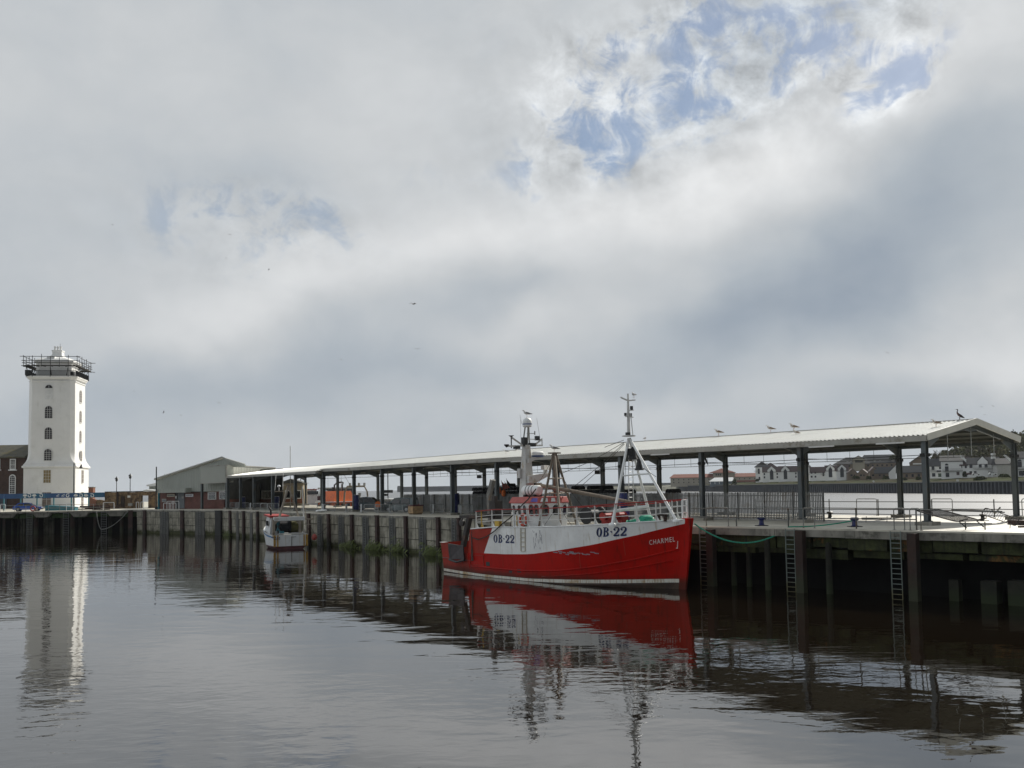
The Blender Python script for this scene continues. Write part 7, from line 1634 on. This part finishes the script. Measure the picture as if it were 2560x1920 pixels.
# long red roofed block and the marquee
h = House(1780, 1210, 'long low building with red tiled roof and raised middle roof on the far bank', 'building', 30, name='far_building')
h.wall(1678, 1893, 1193, 14, M_hcr); h.ridge(1676, 1895, 1193, 1184, 14, M_tile, 10, 6); h.wall(1783, 1836, 1182, 10, M_hcr, -.3, 1194, 'upper_wall'); h.ridge(1774, 1838, 1182, 1171.5, 13, M_tile, 30, 30, -1)
for k in range(17): h.win(1686+k*12.4, 1198, 2.2, 3); h.win(1686+k*12.4, 1205, 2.2, 3.2)
for u in (1791, 1796, 1801): h.win(u, 1187, 3, 4, -.4)
h.wall(1840, 1893, 1202, 3, M_tile, -3, 1206, 'porch_roof')
h = House(1805, 1210.5, 'white marquee with pitched top before the red roofed block', 'marquee', 8, name='marquee')
h.wall(1775, 1832, 1203, 12, pbr('marquee window', (.10, .13, .16), .4)); h.ridge(1774, 1834, 1203, 1193.5, 12, M_white, 14, 2)
for k in range(6): h.win(1777+k*10.8, 1206.5, 1.2, 7, 0, M_white, name='marquee_pole')
# white gabled terrace, left to right
h = House(1908, 1201, 'white corner house with pyramid slate roof at the left end of the terrace'); h.wall(1890, 1921, 1167, 12); h.ridge(1888, 1924, 1167, 1153.5, 12, M_sl, 18, 18); h.win(1898, 1178, 4.5, 13); h.win(1899, 1196, 4, 8); h.balc(1886, 1902, 1179); h.wall(1913, 1941, 1168, 8, M_hw2, 10); h.ridge(1911, 1943, 1168, 1157, 9, M_slr, 15, 15, 10)
def gablehouse(uc, ve, va, vb, label, ul, ur, vroof, veave, vwin, mt=None, big=True):
    h = House(uc, vb, label); h.wall(ul, ur, veave, 9, mt); h.ridge(ul-.5, ur+.5, veave, vroof, 9, M_slr); h.gable(uc-10, uc+10, ve, va, 10, mt)
    h.win(uc, vwin, 8.5, 20, -.4, arch='point'); h.win(uc, vwin+12, 8, 4, -.5, M_white, name='door') if False else None
    for u in (ul+4, ur-4):
        if abs(u-uc) > 13: h.win(u, veave+5, 3.4, 5); h.win(u, veave+13, 3.4, 5)
    return h
gablehouse(1929.5, 1175, 1166, 1201, 'white house with pointed gable window beside the corner house', 1908, 1947, 1167, 1180, 1189)
gablehouse(1964, 1175, 1164.5, 1201, 'white house with pointed gable window left of the tall canopy column pair', 1947, 1993, 1165, 1179, 1188)
h = House(2020, 1195, 'white three storey block with hip roof right of the tall canopy column pair'); h.wall(2004, 2026, 1167, 10); h.ridge(2002, 2028, 1167, 1157, 10, M_sl, 8, 10); h.win(2018, 1180, 5, 5); h.win(2018, 1190, 5, 6); h.balc(2012, 2024, 1186)
h = House(2044, 1195, 'low white house with dark roof between hip block and gabled pair'); h.wall(2026, 2066, 1181, 9); h.ridge(2026, 2066, 1181, 1167, 9, M_slr); [h.win(u, v, 4, 4.5) for u in (2030, 2039) for v in (1181.5, 1191.5)]; h.win(2058, 1186, 4, 9); h.balc(2052, 2066, 1187)
h = gablehouse(2076.5, 1171, 1161.5, 1195, 'white house with tall pointed dark gable window, left of the pair', 2064, 2092, 1163, 1177, 1183); h = gablehouse(2105.5, 1171, 1161.5, 1195, 'white house with tall pointed dark gable window, right of the pair', 2092, 2120, 1163, 1177, 1183)
# brown stone cottages
for i, (u, w_, va, ve, l) in enumerate(((2132, 22, 1173, 1184, 'leftmost small brown stone cottage with low gable on the far bank'), (2156, 26, 1174, 1186, 'brown stone cottage with wide dark window on the far bank'), (2186, 20, 1168, 1180, 'brown stone cottage with tall gable and white door on the far bank'))):
    h = House(u, 1194, l, off=36, rz=.15*(-1)**i); h.gable(u-w_/2, u+w_/2, ve, va, 10, M_hbr, M_slr); h.win(u-3, 1188, 5, 4, -.4); h.win(u+4, 1188.5, 3, 4, -.4, M_hw2 if i == 2 else M_win)
h = House(2208, 1194, 'long slate roofed brown cottage with a white sloping gable end', off=40); h.wall(2190, 2238, 1183, 10, M_hbr); h.ridge(2188, 2230, 1183, 1167, 10, M_sl); h.gable(2221, 2238, 1182, 1163, 9, M_hw2, M_sl, -2, 2240); [h.win(u, 1188.5, 4, 4) for u in (2200, 2210)]
h = House(2280, 1200, 'long dark slate roofed brown house behind the back canopy column', off=34); h.wall(2246, 2316, 1181, 11, M_hbr); h.ridge(2244, 2318, 1181, 1164, 11, M_sl); [h.win(u, 1189, 5, 7) for u in (2254, 2268, 2282, 2296)]
h = House(2299, 1170, 'brown gabled house peeping above the long slate roof', off=75); h.gable(2276, 2322, 1158, 1141, 10, M_hbr, M_sl); h.wall(2284, 2320, 1158, 3, M_hw2, -1.2, 1161, 'white_band')
# flats on the rise
h = House(2165, 1170, 'large brown block of flats with stepped slate roofs on the rise', 'flats', 95, name='far_flats')
h.wall(2096, 2240, 1159, 16, M_hbr); h.ridge(2088, 2176, 1159, 1142, 16, M_sl, 30, 12); h.ridge(2146, 2250, 1157, 1136.5, 18, M_sl, 16, 14, 4); h.gable(2134, 2162, 1148, 1140, 6, M_hcr, M_sl, -2); h.wall(2140, 2158, 1150, 4, pbr('flats recess', (.05, .05, .05), .8), -2.6, 1156, 'recess')
for u in range(2104, 2240, 11): h.win(u, 1164, 4, 4)
for u in (2122, 2130, 2186, 2198): h.win(u, 1152.5, 5, 1.4, -1.2, M_hw2, name='skylight')
# white houses on the right
h = House(2340, 1193, 'white two storey house with balcony, first right of the nearest column', off=34); h.wall(2326, 2358, 1165, 10); h.ridge(2322, 2360, 1165, 1146, 10, M_sl); [h.win(u, 1170, 6.5, 10 if u < 2340 else 6) for u in (2334, 2351)]; h.win(2335, 1187, 7.5, 9); h.win(2349, 1188, 7.5, 9, 0, pbr('green door', (.04, .07, .045), .6), name='door'); h.balc(2326, 2341, 1177); h.wall(2342, 2358, 1176, 1, M_sl, -1, 1180, 'porch')
h = House(2381, 1194, 'big white house with arched window and long balcony in the middle of the gable view', off=28); h.wall(2356, 2406, 1152.5, 11); h.ridge(2354, 2410, 1152.5, 1138, 11, M_sl); h.win(2369, 1172, 8, 13); h.win(2369, 1163, 8, 1, arch=True); h.win(2370, 1187, 8, 11); h.win(2394, 1184, 6.5, 8, 0, M_slr); h.balc(2359, 2405, 1177)
h = House(2412, 1190, 'narrow white house with sloping white parapet gable', off=34); h.wall(2404, 2424, 1163, 9); h.ridge(2402, 2424, 1163, 1140, 9, M_slr, 0, 0); h.win(2415, 1167, 4.5, 7); h.win(2406, 1167, 2, 5)
mb = MB(); x0, x1 = h.X(2402), h.X(2424); mb.prism([(x0, -.8, h.Z(1140)), (x0+.6, -.8, h.Z(1138)), (x1, -.8, h.Z(1155.5)), (x1+.3, -.8, h.Z(1163)), (x1-1.2, -.8, h.Z(1160))], (0, 1.2, 0)); mb.build('parapet', M_hw2, h.o, world=False)
h = House(2457, 1185, 'white house with central pointed gable and full width balcony', off=40); h.wall(2424, 2492, 1160, 10); h.ridge(2422, 2494, 1160, 1143, 10, M_sl); h.gable(2446, 2469, 1154, 1141, 9, None, M_sl, -.5); [h.win(u, 1165, 6.5, 8, -.5) for u in (2431, 2452, 2465, 2484)]; h.balc(2437, 2489, 1172); [h.win(u, 1181, 6, 7) for u in (2430, 2440, 2488)]; [h.win(u, 1180, 9, 1.5) for u in (2462, 2474)]
h = House(2511, 1182, 'grey white house side with dark roof and white parapet behind the right column', off=44, rz=.25); h.wall(2495, 2533, 1160, 10, pbr('grey render', (.38, .38, .36), .8)); h.ridge(2493, 2533, 1160, 1145, 10, M_sl); mb = MB(); x0, x1 = h.X(2510), h.X(2532); mb.prism([(x0, -.8, h.Z(1138)), (x0+.7, -.8, h.Z(1136)), (x1, -.8, h.Z(1153)), (x1, -.8, h.Z(1162)), (x1-1.2, -.8, h.Z(1158))], (0, 1.2, 0)); mb.build('parapet', M_hw2, h.o, world=False); mb = MB(); mb.box((h.X(2491), 4, h.Z(1139)), (2.0, 2, 3.2)); mb.build('chimney', M_hw2, h.o, world=False)
h = House(2562, 1190, 'white house with arched window cut by the right edge of the frame', off=36); h.wall(2542, 2600, 1145, 10); h.ridge(2540, 2602, 1145, 1128, 10, M_sl); h.win(2552, 1161, 9, 14); h.win(2552, 1153, 9, 1, arch=True); h.balc(2544, 2600, 1172); h.win(2556, 1183, 14, 12)
h = House(2549, 1120, 'dark flat topped building on the hill at the right frame edge', off=190); h.wall(2538, 2600, 1098, 12, pbr('dark far block', (.07, .075, .08), .8)); h.wall(2540, 2556, 1095, 5, pbr('dark far block top', (.09, .09, .095), .8), 2, 1098.2, 'lift_tower'); [h.win(u, 1103, 4, 3, 0, M_hcr) for u in (2545, 2554)]
# small things on the bank
def fcar(u, v, label, mt, off):
    y = banky(u, off); p = P(u, v, y=y); r = root('far_car', label, 'car', tuple(p), -.3, 'cars parked on the far bank'); mb = MB()
    mb.prism([(-2.2, -.85, .3), (2.2, -.85, .3), (2.2, -.85, .8), (1.2, -.85, .95), (.5, -.85, 1.45), (-1.3, -.85, 1.45), (-2.1, -.85, .9)], (0, 1.7, 0)); mb.build('body', mt, r, world=False); mb = MB()
    for x in (-1.35, 1.35): mb.lathe([(.33, -.9), (.33, .9)], 12, (x, 0, .33), M=Matrix.Rotation(PI/2, 3, 'X'))
    mb.build('wheels', M_tyre, r, world=False)
    mb = MB(); mb.prism([(1.0, -.87, .95), (.45, -.87, 1.36), (-1.2, -.87, 1.36), (-1.75, -.87, .95)], (0, 1.74, 0)); mb.build('side_windows', M_glass, r, world=False)
fcar(2482, 1187.5, 'white car parked before the grey white house on the far bank', M_white, 26); fcar(2440, 1188, 'white car half hidden below the gabled house on the far bank', M_white, 27); fcar(2425, 1188, 'dark red car below the white parapet house on the far bank', M_mar, 29)
for u, v, l in ((2394, 1201, 'small white notice board on the far river wall right of the arched house'), (2184, 1203.5, 'small white notice board on the far river wall below the cottages')):
    y = banky(u, 4); p = P(u, v, y=y); r = root('notice_board', l, 'sign', (p.x, p.y, ZBK), group='notice boards on the far wall'); mb = MB(); mb.box((p.x, y, p.z), (1.1, .1, 1.1)); mb.build('panel', M_white, r); mb = MB(); mb.tube([(p.x, y+.1, ZBK), (p.x, y+.1, p.z)], .06, 5); mb.build('post', M_iron, r)
# vegetation
M_leafD = pbr('bank foliage', (.05, .06, .022), .9, var=.45, vs=.12, spec=.05); M_twig = pbr('bare twigs', (.085, .068, .05), .9, var=.3, vs=.2)
rr = random.Random(21)
def leaf(mb, c, s_): 
    a = Vector((rr.gauss(0, 1), rr.gauss(0, 1), rr.gauss(0, 1))).normalized(); b_ = a.orthogonal().normalized(); t_ = a.cross(b_); mb.add([c+b_*s_, c+t_*s_*.7, c-b_*s_, c-t_*s_*.7], [(0, 1, 2, 3)])
mb = MB()
for k in range(15000):
    u = rr.uniform(2290, 2640); o_ = rr.uniform(85, 245); y = banky(u, o_); x = (u-1280)/F*y; q = max(0, (o_-85)/150)
    hz = lerpt([(b_[0], b_[1]) for b_ in sorted([(2900, 50), (2560, 42), (2400, 35), (2250, 17), (1950, 12)])], u)
    zg_ = 10+(hz-10)*min(1, q*1.05); cl = math.sin(u*.11)+math.sin(u*.047+o_*.12)+math.sin(o_*.3)
    z = zg_+abs(rr.gauss(0, 2.6))+max(0, cl)*1.2-1.0; leaf(mb, Vector((x, y, z)), rr.uniform(.8, 2.1))
o = mb.build('hill_wood', [pbr('scrub foliage', (.075, .075, .034), .9, var=.45, vs=.09, dirt=(.085, .06, .04), ds=.05, spec=.05)]); tag(o, 'olive brown scrub wood covering the hill behind the white houses', 'wood', kind='stuff')
def bush(u, v, w_, h_, off, label, mt=None, n_=220):
    y = banky(u, off); p = P(u, v, y=y); k = y/F; r = root('bush', label, 'bush', tuple(p), group='bushes on the far bank'); mb = MB()
    for j in range(n_): a = rr.uniform(0, 2*PI); q = rr.random()**.5; zz = rr.random(); leaf(mb, p+Vector((math.cos(a)*q*w_*k/2*(1-.5*zz), math.sin(a)*q*w_*k/2, zz*h_*k)), rr.uniform(.35, .8))
    mb.build('foliage', mt or M_leafD, r); mb = MB(); mb.tube([p, p+Vector((0, 0, h_*k*.6))], .15, 5); mb.build('stem', M_twig, r)
for u, v, w_, h_, off, l in ((1836, 1211, 14, 13, 6, 'dark round bush right of the white marquee'), (1893, 1203, 10, 5, 18, 'low bush at the foot of the white corner house'), (2140, 1196, 22, 5, 26, 'scrubby bush before the brown cottages'), (2172, 1197, 14, 6, 24, 'bush before the tall gabled cottage'), (2215, 1197, 18, 6, 26, 'bush before the white sloping gable'), (2262, 1203, 14, 8, 20, 'thin bush before the long slate roofed house'), (2296, 1204, 16, 12, 20, 'dark bush left of the nearest steel column'), (2412, 1192, 9, 12, 20, 'dark bush at the right corner of the big white house'), (2450, 1201, 34, 9, 12, 'brown shrub on the grass bank below the gabled house'), (2510, 1192, 26, 6, 22, 'hedge below the grey white house'), (2236, 1150, 30, 12, 120, 'dark evergreen clump right of the flats')): bush(u, v, w_, h_, off, l, n_=300)
def baretree(u, vb, vt, off, label, seed):
    rs = random.Random(seed); y = banky(u, off); p = P(u, vb, y=y); h_ = (vb-vt)*y/F; r = root('bare_tree', label, 'tree', tuple(p), group='bare trees behind the far houses'); tk = MB(); mb = MB()
    tk.tube([p, p+Vector((.1, 0, h_*.25)), p+Vector((0, 0, h_*.5))], [.35, .28, .2], 6); tk.build('trunk', M_twig, r)
    def br(a, d, L, r_, dep):
        b_ = a+d*L; mb.tube([a, a.lerp(b_, .5)+Vector((rs.uniform(-.1, .1), 0, rs.uniform(-.1, .1)))*L*.3, b_], [r_, r_*.8, r_*.55], 3, cap=False)
        if dep: 
            for k in range(4 if dep > 1 else 5): br(a.lerp(b_, rs.uniform(.45, 1)), (d+Vector((rs.gauss(0, .55), rs.gauss(0, .55), rs.gauss(.05, .35)))).normalized(), L*rs.uniform(.5, .75), r_*.6, dep-1)
    for k in range(6): br(p+Vector((0, 0, h_*rs.uniform(.2, .45))), Vector((rs.gauss(0, .6), rs.gauss(0, .6), 1)).normalized(), h_*.33, .16, 3)
    mb.build('crown', M_twig, r)
baretree(2341, 1160, 1126, 90, 'bare grey tree behind the first white house right of the nearest column', 1); baretree(2372, 1150, 1128, 130, 'smaller bare tree on the hill edge behind the big white house', 2); baretree(2420, 1140, 1117, 150, 'bare tree on the hill crest under the gable', 3); baretree(2450, 1134, 1113, 170, 'bare tree on the hill crest below the gable apex', 4)
# breakwater and the low rocky spit
bw = root('breakwater', 'long low hazy stone breakwater on the sea horizon', 'breakwater', (0, 2700, 0)); a, c = P(993, 1220, y=2700), P(1720, 1216, y=2500)
mb = MB(); za = P(993, 1217.2, y=2700).z; zc_ = P(1640, 1207.5, y=2500).z; mb.add([(a.x, 2700, -1), (c.x, 2500, -1), (c.x, 2500, zc_), (a.x, 2700, za), (a.x, 2716, -1), (c.x, 2516, -1), (c.x, 2516, zc_), (a.x, 2716, za)], [(0, 1, 2, 3), (5, 4, 7, 6), (3, 2, 6, 7), (4, 0, 3, 7), (1, 5, 6, 2)]); mb.build('stone_wall', pbr('breakwater stone', (.075, .078, .085), .9, var=.2, vs=.02), bw)
mb = MB(); mb.box((a.x+6, 2708, za+1.0), (11, 11, 3)); mb.build('pier_head', MATS['breakwater stone'], bw)
mb = MB(); rs = random.Random(3); sp0, sp1 = P(1385, 1225, z=0.4), P(1735, 1227, z=.4); rows = []
yA, yB_ = 1250, 1130
for k in range(60):
    q = k/59; u = 1385+360*q; y = yA+(yB_-yA)*q; x = (u-1280)/F*y; zt2 = 4.2*min(1, q*4)+1.2*q+rs.uniform(-.5, .5); rows.append([(x, y-22, -.6), (x, y-12, zt2*.5+rs.uniform(-.3, .3)), (x, y, zt2), (x, y+40, zt2+.4+2*q), (x, y+90, -1)])
mb.loft(rows); struct('rocky_spit', mb, pbr('spit rock and turf', (.07, .072, .05), .9, var=.4, vs=.06, dirt=(.035, .036, .04), ds=.05))
# ================================================================ birds
M_gw = pbr('gull white', (.70, .69, .66), .8, var=.08, vs=8); M_gg = pbr('gull grey', (.24, .24, .25), .8, var=.15, vs=8); M_gb = pbr('gull brown mottled', (.22, .17, .13), .85, var=.45, vs=14); M_gk = pbr('wing tip black', (.03, .03, .03), .8); M_beak = pbr('beak yellow', (.45, .30, .06), .5); M_legp = pbr('gull leg pink', (.40, .24, .20), .6); M_corm = pbr('cormorant black', (.018, .016, .018), .6, var=.2, vs=6); M_cbr = pbr('cormorant brown breast', (.10, .05, .045), .8)
def spine(mb, pts, mats_fn, n=10):
    "continuous body: (x, z, half width, half height) along the back"
    rows = []
    for i, (x, z, w_, h_) in enumerate(pts):
        a = pts[max(i-1, 0)]; c = pts[min(i+1, len(pts)-1)]; d = Vector((c[0]-a[0], 0, c[1]-a[1])).normalized(); up_ = Vector((-d.z, 0, d.x))
        rows.append([Vector((x, 0, z))+Vector((0, math.cos(2*PI*k/n)*w_, 0))+up_*(math.sin(2*PI*k/n)*h_) for k in range(n)])
    b0 = len(mb.v); mb.loft(rows, wrap=True, mats=mats_fn)
    for r_ in (0, len(rows)-1): mb.add(rows[r_], [tuple(range(n))], mats_fn(min(r_, len(rows)-2), 0))
GG = 'gulls perched on the canopy and the trawler'
def gull(label, loc, rz, young=False, s_=1., sit=False):
    "standing gull, beak towards +X"
    r = root('gull', label, 'gull', tuple(loc), rz, GG); mb = MB(); zo = -.13 if sit else 0
    sp = [(-.30, .20, .012, .008), (-.22, .215, .045, .022), (-.12, .24, .085, .06), (-.02, .265, .105, .088), (.08, .285, .10, .092), (.14, .315, .075, .075), (.165, .36, .05, .052), (.175, .405, .046, .048), (.20, .43, .046, .046), (.235, .435, .032, .034), (.262, .43, .012, .016)]
    sp = [(x*s_, (z+zo)*s_, a*s_, b_*s_) for x, z, a, b_ in sp]
    spine(mb, sp, lambda i, k: 1 if (i < 5 and 1 <= k <= 3) else (2 if young and i < 7 and k % 2 else 0)); mb.build('body', [M_gw, M_gb if young else M_gg, M_gb], r, world=False, smooth=True)
    for sd in (-1, 1):
        mb = MB(); ring_ = [(.10, .31), (.02, .335), (-.10, .31), (-.22, .26), (-.36, .215), (-.24, .205), (-.10, .215), (.04, .245)]; A_ = [Vector((x*s_, sd*(.100-.10*max(0, -x-.05))*s_, (z+zo)*s_)) for x, z in ring_]; mb.prism(A_, (0, sd*.012*s_, 0), 0); mb.build('wing', M_gb if young else M_gg, r, world=False)
        if not sit: mb = MB(); mb.tube([Vector((0, sd*.045*s_, .19*s_)), Vector((.015*s_, sd*.045*s_, .09*s_)), Vector((0, sd*.045*s_, .01))], .009*s_, 5); mb.prism([Vector((-.01, sd*.045*s_-.025*s_, .004)), Vector((.06*s_, sd*.045*s_-.03*s_, .004)), Vector((.06*s_, sd*.045*s_+.03*s_, .004))], (0, 0, .008)); mb.build('leg', M_legp, r, world=False)
    mb = MB(); mb.tube([Vector((.245*s_, 0, (.432+zo)*s_)), Vector((.29*s_, 0, (.428+zo)*s_)), Vector((.31*s_, 0, (.415+zo)*s_))], [.016*s_, .012*s_, .004*s_], 6); mb.build('beak', M_gk if young else M_beak, r, world=False)
    return r
def onridge(u): 
    for i in range(len(RG)-1):
        p = seg_hit(u, 1080, RG[i], RG[i+1]); a, c = Vector(RG[i]), Vector(RG[i+1]); q = (Vector((p.x, p.y))-a).dot(c-a)/(c-a).length_squared
        if -.1 <= q <= 1: return Vector((p.x, p.y, ZR+.36+.09))
def onslope(u, v):
    a, c, d = V3(FR[1], ZE+.36), V3(RG[1], ZR+.36), V3(FR[3], ZE+.36)
    if u < 1400: a, c, d = V3(FR[6], ZE+.36), V3(RG[6], ZR+.36), V3(FR[8], ZE+.36)
    n = (c-a).cross(d-a); r_ = ray(u, v); o = Vector((0, 0, H)); t_ = (a-o).dot(n)/r_.dot(n); return o+r_*t_+Vector((0, 0, .05))
gull('brown mottled young gull facing left, farthest left on the canopy ridge', onridge(1797), PI, True, 1.389)
gull('brown mottled gull facing left on the ridge, midway along the lit roof', onridge(1927), PI-.2, True, 1.32)
gull('upright pale gull facing left on the ridge above a sitting gull', onridge(1985), PI+.1, True, 1.38)
gull('gull sitting low on the roof slope just under the upright one', onslope(1991, 1087), PI+.4, True, 1.05, True)
gull('pale gull on the roof slope beside the black cormorant', onslope(2341, 1070), PI, True, 1.21)
gull('gull standing on the roof slope left of the trawler mast', onslope(1265, 1136), PI, False, 1.1); gull('gull sitting on the roof slope just behind the trawler mast arm', onslope(1290, 1129), .3, False, 1.0, True)
TM = Matrix.Translation((BO.x, BO.y, 0)) @ Matrix.Rotation(BRZ, 4, 'Z')
gull('gull facing left perched on the white satellite dome', TM @ Vector((mx, my+.15, zv(1067)+.77)), PI, False, 1.29)
gull('gull facing left perched on top of the brown gantry', TM @ (ap+Vector((0, 0, .09))), PI, False, 1.32)
gull('gull perched on the right yardarm at the foremast top', TM @ Vector((fa_.x, .62, zt_-.42+.14)), 1.9, False, .95)
gull('far gull on the canopy ridge behind the foremast ladder', onridge(1612), 1.0, False, .9)
# cormorant
p = onridge(2400); cr = root('cormorant', 'black cormorant with hooked neck standing on the canopy gable end', 'cormorant', tuple(p), PI)
mb = MB(); sp = [(-.52, .14, .02, .012), (-.40, .18, .05, .03), (-.26, .27, .10, .085), (-.10, .38, .13, .125), (.06, .50, .12, .12), (.16, .62, .085, .085), (.20, .74, .055, .055), (.17, .84, .042, .042), (.13, .92, .038, .040), (.15, .985, .042, .042), (.20, 1.01, .045, .042), (.26, 1.0, .03, .026), (.28, .995, .014, .014)]
spine(mb, sp, lambda i, k: 1 if 3 <= i <= 6 and k >= 6 else 0); mb.build('body', [M_corm, M_cbr], cr, world=False, smooth=True)
cr.scale = (.72, .72, .72)
for sd in (-1, 1):
    mb = MB(); A_ = [Vector((x, sd*y, z)) for x, y, z in ((.10, .12, .56), (-.08, .14, .50), (-.30, .12, .32), (-.50, .06, .15), (-.30, .10, .18), (-.08, .13, .30), (.08, .12, .42))]; mb.prism(A_, (0, sd*.015, 0)); mb.build('wing', M_corm, cr, world=False); mb = MB(); mb.tube([Vector((-.05, sd*.06, .28)), Vector((-.02, sd*.06, .12)), Vector((-.04, sd*.06, 0))], .022, 5); mb.prism([Vector((-.06, sd*.06-.02, .004)), Vector((.10, sd*.06-.05, .004)), Vector((.10, sd*.06+.05, .004))], (0, 0, .01)); mb.build('leg', M_corm, cr, world=False)
mb = MB(); mb.tube([Vector((.27, 0, .998)), Vector((.40, 0, .975)), Vector((.425, 0, .955))], [.018, .011, .004], 6); mb.build('beak', M_galvD, cr, world=False)
# dark bird hanging on to the cable under the canopy
q = P(1764, 1152, y=79.5); r = root('crow', 'black bird clinging to the cable under the canopy near the bow', 'bird', tuple(q), .4); mb = MB(); spine(mb, [(-.10, .30, .03, .03), (-.05, .24, .07, .07), (.02, .10, .09, .09), (.08, -.06, .08, .08), (.16, -.22, .05, .04), (.24, -.36, .02, .015)], lambda i, k: 0); mb.build('body', M_corm, r, world=False, smooth=True); mb = MB(); mb.tube([Vector((-.1, 0, .31)), Vector((-.2, 0, .31))], [.02, .005], 5); mb.build('beak', M_gk, r, world=False)
# flying birds, each at its own distance
GFL = 'gulls flying over the harbour'
def flyer(u, v, y, rz, bank_, dih, label, s_=1., mt=None):
    p = P(u, v, y=y); r = root('flying_gull', label, 'gull', tuple(p), rz, GFL); mb = MB(); m0 = mt or M_gg
    spine(mb, [(-.28*s_, 0, .03*s_, .012*s_), (-.15*s_, 0, .06*s_, .05*s_), (.02*s_, 0, .085*s_, .08*s_), (.17*s_, .01*s_, .06*s_, .06*s_), (.25*s_, .015*s_, .045*s_, .045*s_), (.32*s_, .0, .012*s_, .012*s_)], lambda i, k: 0, 8); mb.build('body', m0, r, world=False, smooth=True)
    for sd in (-1, 1):
        e1 = Vector((.06*s_, sd*.33*s_, .33*s_*math.tan(dih+sd*bank_))); e2 = Vector((-.10*s_, sd*.70*s_, e1.z+.37*s_*math.tan(-dih*.9+sd*bank_))); A_ = [Vector((.12*s_, sd*.03*s_, .02*s_)), e1+Vector((.07*s_, 0, 0)), e2, e1+Vector((-.12*s_, 0, -.005*s_)), Vector((-.10*s_, sd*.03*s_, .01*s_))]; mb = MB(); mb.prism(A_, (0, 0, .012*s_)); mb.build('wing', M_gk if mt else m0, r, world=False)
FL = [(1033, 760, 125, .9, .12, .42, 'largest flying gull with arched wings in the middle of the sky', 1.), (1043, 872, 170, 1.4, 0, .15, 'gliding gull with level wings below the largest one', .9), (853, 899, 240, .5, .2, .3, 'small flying gull left of the gliding gull', .95), (547, 1007, 260, 1.2, .3, .4, 'small dark flying bird high right of the tower', 1.), (452, 1038, 330, 1.0, .3, .3, 'faint small bird low right of the tower, beside a larger one', 1.), (409, 1031, 260, .2, .5, .5, 'dark flying bird with raised wings between tower and metal shed', 1.), (574, 586, 260, 1.5, .1, .2, 'small gull in the left blue gap of the clouds', 1.), (565, 645, 330, .6, .4, .3, 'tiny gull under the left blue gap', .9), (672, 674, 300, .2, .6, .3, 'tiny gull right below the left blue gap', 1.), (281, 562, 300, 1.0, .2, .5, 'tiny bird alone in the upper left sky', .9), (335, 978, 330, .9, .1, .3, 'tiny bird level with the tower cornice', 1.), (980, 1057, 380, 1.3, 0, .2, 'faint gull low above the canopy, left of the trawler', .9), (1036, 1081, 330, 1.5, .05, .15, 'faint gull with spread wings just above the canopy roof', 1.), (1177, 1076, 300, 1.3, .3, .2, 'faint gull just left of the trawler mast arm', 1.), (2217, 881, 230, .8, .5, .3, 'lone small gull in the right half of the sky', 1.), (2452, 1017, 280, 1.2, .1, .3, 'small gull above the gable apex, left of a pair', .95), (2482, 1015, 270, .5, .4, .4, 'small gull above the gable, right one of a pair', .9), (2461, 1037, 290, 1.4, .0, .2, 'faint gull just over the gable apex', .9)]
for a in FL: flyer(*a)
q = P(2112, 1288, y=95); sw_ = root('floating_gull', 'white gull floating on the river behind the pier', 'gull', (q.x, q.y, .05), 2.); mb = MB(); spine(mb, [(-.3, .1, .02, .01), (-.15, .08, .09, .06), (.05, .08, .11, .09), (.16, .16, .06, .06), (.19, .25, .045, .045), (.26, .26, .015, .015)], lambda i, k: 0); mb.build('body', M_gw, sw_, world=False, smooth=True)
# ================================================================ sea haze
HAZE = 0.00005
if HAZE:
    m = bpy.data.materials.new('haze'); m.use_nodes = True; nt = m.node_tree; nt.nodes.clear()
    ou = nt.nodes.new('ShaderNodeOutputMaterial'); vo = nt.nodes.new('ShaderNodeVolumePrincipled'); vo.inputs['Density'].default_value = HAZE; vo.inputs['Color'].default_value = (.80, .86, .93, 1); vo.inputs['Anisotropy'].default_value = .0
    nt.links.new(vo.outputs[0], ou.inputs['Volume'])
    mb = MB(); Rh = 9100; mb.box((0, (Rh-100)/2+0, 69), (2*Rh, Rh+260, 142)); o = mb.build('haze', m); o['kind'] = 'stuff'
